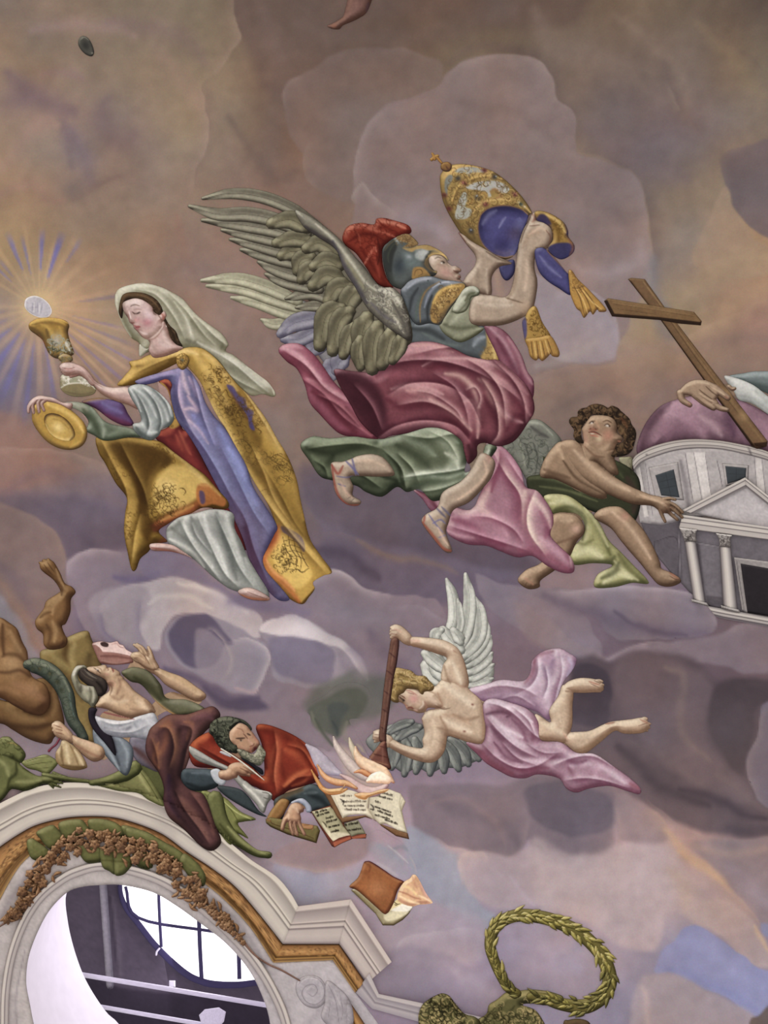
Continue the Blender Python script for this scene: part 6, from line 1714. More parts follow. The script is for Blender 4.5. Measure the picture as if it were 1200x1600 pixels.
relief('hair', TF('90,830 110,740 160,640 208,588 290,600 372,622 432,672 522,680 572,732 622,790 602,842 522,852 500,882 470,870 440,830 330,820 290,862 232,900 232,968 180,968 130,930 100,880'), '5c4526 92763f c0a064', TF("""
s c9aa70 3 .8 200,640 280,640 350,690
s c9aa70 3 .8 180,760 260,730 360,750 440,760
s 5f4828 2.5 .8 220,660 300,680 380,700
s 5f4828 3 .8 150,820 200,780 300,790 420,800
s c4a468 2.5 .8 130,850 150,900 190,940
s 5c4526 2.5 .8 480,720 540,760 590,800
s c09c5c 3 .7 500,700 560,760 570,810
s 6b5230 2 .8 200,870 240,840 300,830
c c8a86c 1 .7 10 26 200,700 300,650 500,740 160,860
c 5a4224 1 .7 8 22 250,620 400,680 130,800 540,790
"""), G, 'hair', s=1., R=8)
relief('drapery', TA('488,548 520,528 580,540 662,570 702,620 712,690 792,700 852,740 922,745 992,790 1062,840 1102,880 1096,902 1050,890 980,870 902,880 852,896 812,880 782,840 702,825 652,840 600,836 550,812 500,782 470,752 420,700 482,705 497,650 490,600'), '6c3f50 a07888 d0b8c0', TA("""
s 7a3c4a 9 .8 430,710 480,740 520,780 600,820
s c9b0bc 7 .85 500,560 540,545 590,560
s 5c3446 5 .8 500,590 550,580 590,590 580,600
s d0bcc4 7 .85 520,600 560,640 620,700 690,720
s 6f4658 6 .8 520,640 560,690 620,740 700,760
s 7f4a5c 8 .8 650,590 690,640 680,690
s c9b0ba 6 .8 600,560 650,600 670,660
s 7a4c60 4 .8 600,610 640,650 660,700 720,740
s d4c0c8 6 .85 560,640 600,660 640,680
s cdb4be 8 .8 620,780 680,770 740,780 810,770
s 7a4456 7 .8 560,760 640,810 700,800 740,800
s d0bac4 8 .8 830,790 900,780 960,800 1040,860
s 804c60 7 .8 820,800 860,850 910,830 980,850 1080,890
s c0a0ae 6 .7 720,710 780,720 840,760
s 74425a 6 .8 740,760 800,760 850,780 890,770
s 8a4c58 5 .8 1060,860 1095,880
s 683848 8 .7 500,640 490,700 520,740
s b890a0 6 .7 900,760 930,800 920,850
s dccad0 4 .8 560,560 620,580 680,620
s 66384c 4 .8 530,700 580,760 640,780
""")+TA("""
v dccad2 6f4254 12 .8 500,545 560,560 620,600 700,680 780,700
v d0b8c4 6a3c50 12 .8 500,600 550,660 620,720 700,760
v d8c4cc 7a4c60 10 .8 600,560 660,610 690,670
v cfb4c0 6a3448 12 .8 480,700 540,760 620,800 700,790 780,740
v d8c4cc 74445a 12 .8 760,790 840,760 920,755 1000,800
v d4bcc6 74445a 12 .8 800,850 880,840 960,850 1060,880
v c8a8b6 6a3a4e 10 .8 560,700 620,760 700,790
v cdb2be 6f4054 8 .7 650,700 720,740 800,740
"""), G, s=1.3, R=13)
# torch
TO = thing('torch', 'long bark-brown torch held head down by the blond angel', 'torch', 595, 1190)
shaft = relief('shaft', TA('130,296 158,300 152,380 140,440 128,520 118,600 110,660 108,700 90,700 80,680 88,600 98,500 108,420 120,340'), '3a2220 6b463a 8c6450', TA("""
s 8f6a54 2 .7 140,320 128,400
s 43282a 2.5 .7 122,350 145,370
s 43282a 2.5 .7 112,420 138,440
s 43282a 2.5 .7 102,500 128,520
s 43282a 2.5 .7 95,570 120,590
s 43282a 2.5 .7 88,640 112,655
s 8f6a54 2 .6 125,450 112,560
s 9a7460 2 .6 108,580 98,660
"""), TO, 'wood', s=1., R=5)
relief('torch_head', TA('90,698 108,698 112,730 120,770 126,805 80,795 38,772 60,735 78,712'), '42221c 74463a 9c6c54', TA('s 46241f 2.5 .8 60,745 118,760; s a0704f 2 .7 50,770 115,788; s 8a5a4a 3 .7 95,710 95,780; s 4a2822 2 .7 84,715 105,720'), TO, 'wood', s=1., R=6)
# ------------------------------------------------------------------ struggling figures at lower left
TL = TR(0, 860, .29167); TG = TR(100, 980, .13333); TB = TR(240, 1080, .4); TK = TR(300, 1090, .125); T8_ = TR(0, 960, .19375)
M1 = thing('person', 'dark-skinned man behind the others, throwing one bare arm up against the cloud', 'person', 90, 1060)
relief('cloak', TL('215,545 270,520 350,470 460,430 492,478 540,600 560,700 500,900 520,1040 420,1000 380,900 330,700 280,640 230,620'), '4f3c20 7f6838 a08a55', TL("""
s 4a3018 7 .8 360,490 350,560 370,620
s a38d55 8 .7 400,500 380,580 420,640
s 5a4426 10 .7 300,640 380,700 440,800
s 94804a 8 .7 280,560 320,600 400,640
s 4a3820 12 .7 480,560 470,650 420,620
s 8f7842 8 .7 420,850 440,920 480,980
"""), M1, s=1.6, R=12)
relief('body', [TL('215,92 214,70 235,58 262,50 290,65 322,120 347,175 385,195 405,225 380,262 377,330 352,392 332,405 347,450 362,480 342,520 270,532 235,505 230,450 198,420 188,380 213,340 235,310 250,270 310,230 322,213 290,162 240,122 222,105')]+[tube(TL(q), [5, 4.5, 4]) for q in ('250,80 230,70 214,66', '262,70 245,56 232,54', '280,75 268,58 258,48')],
 '4a301c 7f5a34 a58052', TL("""
s a98456 9 .7 330,250 290,290 280,340
s 54371f 6 .8 370,240 360,320 340,390
s 4f3420 8 .7 250,400 270,440 260,500
s a98556 9 .7 280,380 300,430 290,490
s 54371f 6 .7 215,360 240,340 270,330
s 4a2f1c 2 .8 235,75 260,110 280,130
s 4a2f1c 2 .8 255,65 275,95 290,115
s a98456 5 .7 300,100 320,150 340,190
s 4f3420 5 .7 300,160 330,200 330,240
"""), M1, 'skin', s=1.3, R=14)
M2 = thing('person', 'bare-backed brown man bending away at the left picture edge', 'person', 30, 1110)
relief('drapery', T8_('-200,900 0,880 100,930 200,990 300,1030 400,1045 440,990 520,900 480,700 420,560 300,520 100,700 -200,640'), '4a321f 70502e 927042', T8_('s 402a1a 8 .8 0,885 150,905 300,910 420,880; s 8c6c42 10 .6 50,760 200,840 350,850; s 3f2a1a 7 .8 200,780 330,810 400,740 400,640; s 86663e 7 .6 430,600 450,720 420,820'), M2, s=1.8, R=14)
relief('body', [T8_('-200,120 -100,40 0,25 80,70 140,120 180,220 220,300 230,400 260,500 360,560 400,640 400,740 340,810 240,800 120,740 20,680 -80,660 -200,700')], '4f331f 876039 ad8556', T8_("""
b b08a5c 26 22 20 .7 100,390
s 4a2f1d 8 .8 20,80 20,200 30,320
s a88255 10 .7 80,130 120,220 170,300
s 50341f 8 .7 20,340 60,320 140,330 200,380
s 4c3120 7 .7 -40,460 60,470 160,450 240,500
s 9c6f50 20 .5 120,560 250,620 350,680
s 462c1c 5 .8 0,680 100,730 200,780 320,815
s 9a7048 12 .6 -60,600 60,600 160,650
"""), M2, 'skin', s=1.8, R=26)
SN = thing('serpent', 'grey-green spotted serpent winding down between the struggling figures', 'snake', 110, 1080)
relief('body', [tube(T8_('225,405 270,410 340,430 420,480 490,560 540,660 560,760 590,860 640,930 680,1000'), [16, 24, 26, 27, 26, 24, 21, 19, 17, 14])], '272e2b 545b4c 84886f', T8_("""
s 2f3830 6 .7 260,480 360,520 440,600 490,720 540,850 640,980
s 8a8d74 6 .7 300,400 400,420 500,500 560,620
b 3f4230 4 4 0 .9 265,440 320,440 403,480 462,545 495,610
b 5a5538 2.4 2.4 0 .9 320,437 403,476 462,542
s 6f8a84 3 .5 560,640 570,720 600,820
c 2f372c 1 .5 14 30 300,450 420,520 520,660 560,780 620,900
"""), SN, 'leaf', s=1.3, R=11)
# green demon lying on the cornice
D = thing('demon_figure', 'olive-green winged demon sprawled along the top of the window cornice', 'figure', 110, 1240)
dc = '33361a 66683a 92935a'
relief('wing', [T8_('170,1190 220,1170 290,1150 350,1130 400,1140 465,1190 440,1240 380,1290 300,1260 220,1240')], '4a4c26 7a7b46 a0a066', T8_('l 4a4a24 1.2 .8 200,1190 300,1160 390,1150; l 4a4a24 1.2 .8 210,1220 320,1200 420,1190; l 4a4a24 1 .7 260,1240 350,1240 430,1230'), D, 'feather', s=1.3, R=6)
relief('leg_drapery', TB('185,392 240,400 285,420 340,470 400,500 350,510 330,520 370,575 320,555 300,600 250,540 230,480'), '44461e 787a40 a8a85e', TB('l 4a4c22 1.4 .8 200,400 260,470 300,560; l 4a4c22 1.4 .8 230,400 300,460 350,550; l b5b56c 2 .7 250,410 320,470 380,500; s b0b068 3 .7 215,400 260,450'), D, s=1.3, R=7)
relief('leg_drapery', TL('500,1250 600,1240 700,1160 720,1140 780,1190 840,1280 880,1370 800,1340 740,1300 640,1290 560,1270'), '4a4c26 7f7e48 a5a166', TL('l 4a4c22 1.4 .8 740,1170 790,1240 850,1340; s b5b070 4 .7 725,1160 760,1230 800,1290'), D, s=1.4, R=7)
relief('body', [T8_('-200,1100 -60,1050 0,1000 30,985 80,990 120,1030 160,1060 200,1110 205,1150 175,1195 150,1190 110,1160 200,1240 300,1300 400,1310 440,1340 400,1365 340,1370 280,1400 200,1425 120,1410 80,1420 0,1510 -200,1600'),
  tube(T8_('350,1290 440,1310 560,1330 700,1345 740,1350'), [6, 8, 7, 6, 4]), tube(T8_('430,1275 480,1295 545,1312'), [4, 4, 2]), tube(T8_('380,1340 440,1350 505,1362'), [7, 5, 2.5]), tube(T8_('400,1350 440,1375 490,1395'), [5, 4, 2.5]), tube(T8_('390,1355 415,1380 430,1400'), [5, 4, 2.5]),
  tube(TL('490,1245 570,1235 660,1205 720,1165'), [9, 14, 20, 24]), tube(TB('240,420 260,500 300,560 350,600 400,632 450,640'), [26, 24, 20, 14, 11, 11])],
 dc, T8_("""
s 4a4a22 2 .8 100,1035 140,1055 165,1070
s a0a066 4 .7 20,1010 70,1010 110,1030
s 3a3a1c 2 .9 130,1080 150,1095 170,1085
s 33351a 2.5 .8 170,1110 190,1125
s 2f3118 4 .8 20,1130 80,1150 150,1190
s 2f3118 6 .8 130,1200 130,1280 80,1330 60,1400
s 9a9a60 8 .7 -20,1160 50,1230 70,1300
s 9a9a60 7 .7 130,1350 230,1350 330,1340
s 2f3118 4 .8 100,1405 200,1420 300,1395
s 3a3a1c 2 .8 180,1240 260,1280 340,1300
l 26281a 1.3 .9 480,1365 505,1362
l 26281a 1.3 .9 470,1388 492,1397
s c09a50 1.6 .7 60,1035 110,1040 140,1060
c 3a3c1c 1 .7 10 24 20,1040 30,1090
""")+TB('s 3a3c1c 3 .7 260,520 320,590 400,640; s a5a564 3 .7 290,530 350,590 420,628; l 3a3a1c 1 .8 440,635 460,640'), D, 'skin', s=1.3, R=9,
 hidden=[TL('420,1245 520,1235 600,1230 740,1150 900,1190 1100,1250 1080,1330 900,1340 860,1340 740,1290 650,1240 500,1250'), ])
# woman losing the mask
E = thing('person', 'woman with head thrown back, white blouse, holding a money bag and a mask', 'person', 190, 1170)
relief('mantle', TL('650,655 690,630 730,625 800,650 862,720 892,790 1000,800 1092,842 1080,872 1000,885 940,885 850,825 760,722 700,702'), '33311f 5f5d42 8a8766', TL('s 34341f 8 .8 720,680 800,730 860,800; s 9c9474 4 .8 700,710 780,760 860,830 930,880; s b07a40 3 .85 740,730 820,800 900,860 950,885; s 83826a 8 .7 900,810 1000,820 1070,850; s 3c3a26 6 .7 840,700 880,780 900,800; s 6f6d54 5 .7 700,650 780,660 840,720'), E, s=1.4, R=8)
relief('skirt', TL('700,1000 845,985 880,1080 860,1180 800,1170 720,1112'), '4a4550 6f6874 8f8892', TL('s 4f2a24 8 .8 720,1060 780,1110 840,1170'), E, s=1.5, R=9)
relief('sash', TL('500,955 560,985 645,1000 702,1042 714,1100 692,1190 662,1202 602,1142 550,1082 508,1042'), '40464c 6a727a 939aa0', TL('s 3a3f46 5 .8 540,990 600,1060 640,1150; s 9aa2a8 4 .8 520,1000 580,1070 640,1180; s 959da2 4 .7 640,1010 680,1080 680,1160; s 24202c 6 .8 500,900 540,960 590,1000 620,1080'), E, s=1.4, R=8)
relief('shadow_cloth', TL('478,845 520,850 510,890 540,950 600,1000 620,1100 560,1030 500,960 475,900'), '1c1820 2f2832 443b46', '', E, s=1.5, R=5)
relief('mask', TG('330,200 382,172 442,166 540,180 622,163 652,200 692,210 732,262 822,312 802,342 812,400 782,422 602,442 482,432 420,412 380,330'), '6a4038 9a6a5e b08478', TG("""
F d2b2a8 1.2 1 330,200 382,174 442,168 540,182 622,165 652,202 692,212 732,264 822,314 800,342 700,322 600,302 500,292 455,292 420,240 370,205
f 43302c 1 .95 428,182 470,172 520,195 515,228 470,230 435,212
s 8a5c54 1.6 .8 640,215 665,235 700,240
s b08078 3 .7 560,200 620,190 640,220
s e0c8bc 2 .8 380,190 420,230 460,270
s 7a4c44 1.2 .8 455,292 600,302 760,332
s 6a3c36 5 .7 430,340 600,340 780,370
s b58a7c 4 .6 440,390 600,420 760,400
"""), thing('mask', 'pale theatrical face mask held above the backward-looking woman', 'mask', 170, 1015), 'paper', s=1., R=6, edge=.15)
FACEW = TG('248,490 290,465 340,460 400,455 462,440 490,445 512,472 548,470 575,488 600,492 622,505 655,530 662,560 690,585 705,612 745,650 822,740 900,800 1000,872 1062,962 1052,1012 900,1042 780,1062 640,1022 500,962 375,930 400,870 440,810 530,740 500,650 470,615 400,590 330,545 270,512')
relief('body', [FACEW, TL('740,590 800,625 850,630 900,650 980,680 1052,730 1102,770 1092,800 1042,806 960,762 890,722 850,682 800,645 750,610 715,590 700,560'), TG('800,300 880,290 950,330 1000,325 1045,350 1092,420 1115,480 1062,545 1000,522 920,462 850,402 780,352'),
  TL('385,990 430,1005 502,1030 552,1058 556,1110 502,1132 440,1092 392,1042'), TL('282,950 290,918 320,915 350,940 390,985 395,1030 360,1030 320,1010 290,985'),
  tube(TG('935,340 890,260 820,205'), [7, 5.5, 4]), tube(TG('985,350 925,250 855,200'), [7, 5.5, 4]), tube(TG('1040,380 1015,300 988,235'), [7, 6, 4.5]), tube(TL('300,925 285,930 282,945'), [4, 4, 4]), tube(TL('330,945 300,955 285,965'), [4, 4, 4]), tube(TL('345,965 315,975 300,985'), [4, 4, 4])],
 '6c4e3a b5926e d8bc98', TG("""
s 6a4a3a 3 .8 470,640 560,700 540,790
b 6b4636 6 5 0 .7 545,665
s c08c74 2 .8 500,640 560,630 600,660 590,710
s 8a5a4a 1.6 .8 520,660 560,670 580,690
s 4a3228 2 .9 350,478 385,500 430,540
b d0c4b8 2.4 1.4 40 .9 392,500
b 2c201c 1.4 1.4 0 .9 398,508
s 8f6a54 1.6 .8 390,470 430,490 445,520
s c9a888 5 .7 290,480 330,500 370,530
s 7a4a3c 2 .8 500,470 520,495 510,510
s 9a4640 2.4 .9 555,480 580,505 575,530
s 4f2822 1.6 .9 565,500 580,520
s c08070 4 .6 480,540 520,560
s 8a644c 6 .7 640,600 660,680 620,780
s d8bc98 10 .7 480,860 600,870 740,860
s d8bc98 10 .7 850,860 920,920 980,970
s 9a7456 6 .7 540,800 640,850 700,800
s 8c6a50 6 .7 780,960 900,980 1000,1000
s c4a080 8 .6 720,700 800,780
s 7a5840 8 .6 950,860 1040,940
s 8a3a44 2.6 .9 350,940 450,990 600,1030 780,1070
""")+TL("""
s 6a4a30 5 .75 860,700 930,760 1040,800
s b08c60 8 .7 870,650 960,690 1050,750
s 5a3c28 3 .8 740,600 800,635 850,640
s 5a3a28 1.6 .8 770,560 790,590 800,610
s a57e58 4 .7 720,560 760,570 800,610
s 8a5c44 5 .7 400,1040 470,1080 540,1110
s c8a080 5 .7 400,1005 470,1030 530,1060
s 6a3c2c 1.4 .85 290,935 330,950
s 6a3c2c 1.4 .85 295,955 335,965
s 6a3c2c 1.4 .85 300,975 340,985
s c89880 3 .7 320,930 350,955 370,985
""")+TG('s 7a5640 2 .7 900,300 950,340 960,400; s 7a5640 2 .7 960,310 1000,360; s c8a480 3 .7 1050,420 1080,480'), E, 'skin', s=1.05, R=12,
 hidden=[TL('560,860 800,860 850,900 840,1000 800,1100 700,1040 600,1000 540,960'), TL('780,860 900,760 1000,780 1080,790 1060,830 900,860 820,900'), TL('500,1000 640,1010 700,1050 690,1120 600,1110 540,1120'), TG('700,560 820,350 900,300 960,460 900,560 760,620')])
relief('blouse', TL('510,888 560,900 640,912 700,905 720,895 770,880 825,872 852,930 848,1000 782,1012 720,1002 640,1002 570,982 530,942'), '6c6c74 a5a4a8 cbc8c8', TL("""
s d2cecc 6 .85 530,905 600,925 680,915 720,910
s 6f7078 5 .8 560,950 640,970 700,950
s 787a82 6 .7 720,930 760,980 740,1000
s c4c2c4 7 .7 780,900 820,940 830,980
s 62646c 4 .7 700,920 690,950 660,985
s d0ccca 3 .8 640,950 700,930 720,905
l 8a3a44 2.4 .9 505,845 560,875 640,895 720,905
""")+TL("""
v d8d4d0 666a72 8 .8 530,905 600,930 680,925 760,895
v ccc8c8 6c6e76 8 .8 560,960 640,975 720,970 800,930
"""), E, s=1.2, R=8)
relief('hair', [TG('160,470 200,455 260,480 300,520 380,560 460,600 500,650 510,720 480,780 430,810 380,790 340,720 290,690 220,640 170,580')], '241e1c 443a34 6b5f52', TG('s 8a8272 2 .7 240,500 300,560 380,600; s 1c1816 5 .8 380,640 440,700 460,760; s 6a5c4c 2 .7 200,520 260,580 340,620; s 2a2420 3 .8 180,500 190,580 240,640; s 8a7c68 1.6 .7 270,520 340,580'), E, 'hair', s=1.1, R=7)
relief('headcloth', [TG('85,600 95,530 140,460 200,445 250,452 265,480 215,480 175,510 160,570 190,650 250,680 310,690 350,700 380,760 400,830 370,900 330,940 290,900 230,860 160,780 120,700')], '4f4c3c 87826a bab4a0', TG("""
s c8c2b0 4 .85 110,560 140,490 200,460
s 54503f 4 .8 150,640 180,740 260,840
s aaa48a 6 .7 220,720 240,780 280,840
s 5a5644 3 .8 300,710 320,790 300,880
s b5b098 3 .8 340,720 350,800 340,880
s 3f3c30 4 .7 200,690 200,760
"""), E, s=1.1, R=8)
PU = thing('money_bag', 'cream money bag with drawn neck clutched in the woman\'s fist', 'bag', 110, 1180)
relief('bag', TL('298,1120 300,1080 322,1045 330,1020 350,1018 372,1030 405,1055 442,1100 466,1150 458,1168 400,1178 340,1166 312,1145'), '6a5030 a88c60 d0b88c', TL("""
s d8c294 5 .85 355,1040 360,1090 370,1140
s 6b4f30 3 .8 330,1050 330,1100 340,1150
s 7a5c38 2.5 .8 375,1045 400,1090 420,1150
s d4bc90 4 .8 400,1070 430,1120 445,1150
s 5f4628 3 .85 330,1150 390,1160 455,1160
s 8c6c40 5 .7 305,1090 305,1120 320,1145
"""), PU, s=1.1, R=8)
relief('cord', [tube(TL('318,1010 300,1040 275,1060 262,1075'), [3, 3, 3, 4])], '5a1f2c 8a3a48 a0505c', '', PU, s=1, R=2)
# ------------------------------------------------------------------ bearded scholar in red
S = thing('person', 'grey-bearded man in red robe writing with a quill, other hand on closed book', 'person', 380, 1200)
relief('cape', TB('-30,240 -20,160 10,125 60,92 130,90 190,70 235,60 260,100 200,160 160,210 130,290 110,340 150,385 200,410 240,520 264,582 250,612 220,624 180,602 120,542 60,492 38,432 40,380 20,320'), '34211f 5f3c3c 84584a', TB("""
s 94583c 8 .75 30,140 60,130 40,220 10,250
s 2a1a1e 12 .8 100,150 80,240 70,330 90,400
s a0623e 5 .7 120,120 150,130 130,190
s 6f4650 8 .6 150,110 200,90 230,110
s 30203a 8 .6 60,330 60,420 100,490
s 86584c 8 .7 110,420 160,480 210,570
s 3a2428 6 .8 70,440 130,520 190,590
s 7a4e44 6 .7 150,400 200,470 235,560
s 9a5c3c 4 .7 20,200 0,260 20,300
s 2c1c20 8 .8 120,230 110,290 100,330
""")+TB("""
v a06a48 2e1c20 14 .75 20,140 60,150 80,220 60,300
v 8a5a50 2a1a1e 14 .75 100,130 150,150 130,230 110,320
v 84584c 2a1a1e 14 .75 80,380 120,460 180,540 220,600
v 7c5048 301c22 12 .7 140,390 190,460 230,540
v 94603c 38201c 12 .7 -10,180 10,240 20,310
"""), S, s=1.5, R=14)
relief('robe', TB('160,190 220,160 250,200 300,240 380,290 430,330 425,220 400,140 450,132 562,180 642,252 665,320 650,350 580,372 520,392 482,432 450,412 410,380 330,350 250,305 160,292 138,230'), '4a1410 8a3020 bd5c34', TB("""
s 5a1a14 10 .8 420,150 500,170 570,220
s 451612 8 .8 400,150 420,220 440,300
s c4623a 6 .85 480,200 465,270 470,350
s 6a2016 6 .8 500,230 500,300 520,370
s c05a34 12 .8 520,230 570,250 600,290
s d0703e 6 .8 510,370 560,330 620,300
s 66201a 6 .8 560,340 610,330 640,300
s a83e26 12 .7 580,260 620,290 630,320
s 7a2a1e 8 .7 180,210 240,250 320,290
s 9a3a28 5 .7 170,250 240,280 300,300
s c2603a 4 .7 620,310 590,350 540,370
s 54201c 8 .7 600,200 650,260 670,310
""")+TB("""
v cc6c44 5a1a12 14 .8 470,150 480,230 470,320 480,400
v c8623a 561810 14 .8 520,210 580,230 620,290 650,340
v c06038 50160f 12 .8 510,380 560,340 620,330
v a8442c 48140e 12 .8 180,215 250,255 330,300 400,350
v b05030 4c1610 12 .7 560,180 610,230 640,270
"""), S, s=1.4, R=14)
relief('undersleeve', TB('108,345 118,305 180,303 235,308 262,340 242,377 182,390 138,382'), '20282a 3d474c 5f6a6e', TB('s 1c2224 5 .8 130,360 190,380 235,365; s 67737a 4 .7 150,320 200,320 235,330'), S, s=1.3, R=8)
relief('undersleeve', TB('470,430 500,405 560,385 620,362 672,392 700,440 680,462 640,466 612,476 580,440 545,428 520,460 500,500 480,480'), '23282a 414b4e 66706f', TB('s 5a4326 7 .85 480,440 520,405 580,385; s 1c2224 7 .8 600,400 650,420 680,450; s 7a5c34 6 .8 470,470 500,430; s 6c7675 4 .6 590,400 640,395'), S, s=1.3, R=8)
relief('undersleeve', TB('250,370 330,380 370,410 410,465 442,490 402,480 330,442 275,405'), '22282a 3d4648 58605f', '', S, s=1.4, R=5)
relief('fur_trim', TB('442,500 470,450 500,420 530,430 515,470 500,490 470,515'), '5a3a1e 8f6434 b58a50', '', S, 'hair', s=1.3, R=6)
relief('cuff', TB('222,312 255,304 282,345 268,368 238,352'), '7d8086 abaeb2 c8cacc', '', S, s=1.1, R=4)
relief('cuff', TB('538,432 580,418 612,445 616,470 598,472 590,450 565,435 545,442'), '6a7080 9a9fae bcc0c8', '', S, s=1.1, R=4)
BK = thing('closed_book', 'closed green book with brown corner pieces under the scholar\'s spread hand', 'book', 455, 1295)
B2 = TR(400, 1220, .15)
relief('cover', B2('100,400 150,380 270,400 470,440 640,470 668,520 630,650 500,610 330,560 150,480 105,440'), '3f3418 6f6236 968850', B2('s 3a2a14 3 .9 110,440 200,500 400,580 620,645; s 4a3418 3 .9 665,520 635,640; l 4a3418 1.5 .8 150,410 180,450 400,520 600,600; s 8a5030 4 .8 110,400 150,420; F a8764a 2 .95 470,380 560,360 610,430 590,510 470,490; l 5f3a20 1.4 .8 480,400 550,385 560,450 500,460; l 5f3a20 1.4 .8 500,500 585,500 600,440'), BK, 'leaf', s=1.1, R=5, smooth=False)
# open books
OB2 = thing('open_book', 'lower open book with shaded lettered pages and red page edges', 'book', 520, 1300)
Q = TR(480, 1220, .14167)
def lettering(T, rows, col='3a3028', wd=1.5, a=.8):
    out = []; r = np.random.RandomState(4)
    for x0, y0, x1, y1, seed in rows:
        L = math.hypot(x1-x0, y1-y0); n = int(L/13); ux, uy = (x1-x0)/L, (y1-y0)/L
        for i in range(n):
            x, y = x0+ux*13*i, y0+uy*13*i; h = 17+8*(r.rand() > .75); k = r.rand()
            if k < .12: continue
            out.append('l %s %g %g %.0f,%.0f %.0f,%.0f' % (col, wd, a, x, y, x+uy*0-3, y-h))
            if k > .4: out.append('l %s %g %g %.0f,%.0f %.0f,%.0f' % (col, wd*.8, a*.8, x-3, y-h+2, x+7, y-h+6))
            if k > .6: out.append('l %s %g %g %.0f,%.0f %.0f,%.0f' % (col, wd, a, x+7, y-h+4, x+8, y))
    return T('\n'.join(out))
relief('cover', [Q('40,340 260,270 480,560 655,585 645,635 500,640 380,690 300,735 270,720')], '3f1f1a 74382a 9c5438', Q('F b05a3c 1.5 .9 285,680 470,615 488,640 370,690 300,730; F a8583a 1.5 .9 490,620 645,585 650,625 500,645'), OB2, 'paper', s=1, R=3, smooth=False)
relief('page', [Q('50,340 255,285 300,330 400,500 480,600 440,605 350,630 285,668 200,560 120,450')], '6b6448 a39a74 d0c6a0', Q('f d6c8a4 5 .85 170,470 260,560 400,570 470,605 290,668 210,570\ns 7a7350 6 .6 260,300 340,410 400,500')+'\n'+lettering(Q, [(95, 362, 230, 322, 0), (110, 395, 250, 350, 0), (210, 425, 300, 398, 0), (215, 470, 340, 430, 0), (240, 520, 370, 490, 0), (265, 575, 360, 550, 0)], '2c261c', 1.5, .75)+Q('\ns 2c261c 2 .85 170,450 200,480 215,510'), OB2, 'paper', s=.8, R=3, smooth=False)
relief('page', [Q('400,480 440,460 560,430 600,500 645,585 560,590 490,615 450,560')], '5f5c44 8c8768 aaa382', lettering(Q, [(410, 500, 570, 470, 0), (430, 560, 600, 535, 0)], '2c261c', 1.5, .75), OB2, 'paper', s=.8, R=3, smooth=False)
OB1 = thing('open_book', 'large open book with lettered pages, its top edge burning in torch flame', 'book', 570, 1270)
relief('cover', [Q('140,60 250,120 390,400 640,380 820,480 1110,580 1125,645 980,610 820,500 760,440 640,400 540,430 390,470 330,400 230,210')], '4a2f20 7f5838 a57c54', '', OB1, 'paper', s=1.1, R=3, smooth=False)
txt1 = [(430, 80, 540, 95, 0), (370, 175, 510, 175, 0), (400, 240, 660, 235, 0), (410, 285, 650, 285, 0), (420, 325, 660, 332, 0)]
txt2 = [(720, 160, 950, 220, 0), (800, 130, 960, 180, 0), (755, 240, 830, 258, 0), (750, 295, 940, 362, 0), (780, 340, 960, 410, 0), (750, 385, 920, 435, 0), (860, 440, 1010, 490, 0)]
relief('page', [Q('250,140 330,100 430,30 520,90 620,130 690,170 670,300 720,380 740,430 640,375 540,370 460,380 390,412 340,310')], '9a8c70 cfc2a4 e2d6ba', Q('s a89a7c 3 .7 300,180 350,300 395,400; s b0a080 8 .5 680,200 690,330 730,420; s ebe0c8 8 .6 400,350 520,345 640,350')+'\n'+lettering(Q, txt1, '54483c', 1.4, .6)+Q('\ns 2c2420 2.4 .9 365,200 400,230 395,265\ns 2c2420 1.6 .9 380,235 410,215'), OB1, 'paper', s=.8, R=4, smooth=False)
relief('page', [Q('690,170 780,110 900,90 1030,140 1085,230 1045,330 1070,450 1105,575 1000,545 870,470 800,480 740,420 675,320')], '9a8c70 cbbf9f e0d4b6', Q('s a09478 3 .7 1030,160 1020,260 1040,330; s 8f846a 8 .5 700,190 690,300 740,400; l 8c8060 1 .7 1050,200 1030,300 1060,420 1095,560; s e6dcc0 8 .6 860,440 960,500 1060,540')+'\n'+lettering(Q, txt2, '40382e', 1.5, .7)+Q('\ns 2c2420 2.6 .9 700,260 730,290 725,330\ns 2c2420 2 .9 690,310 740,320'), OB1, 'paper', s=.8, R=4, smooth=False)
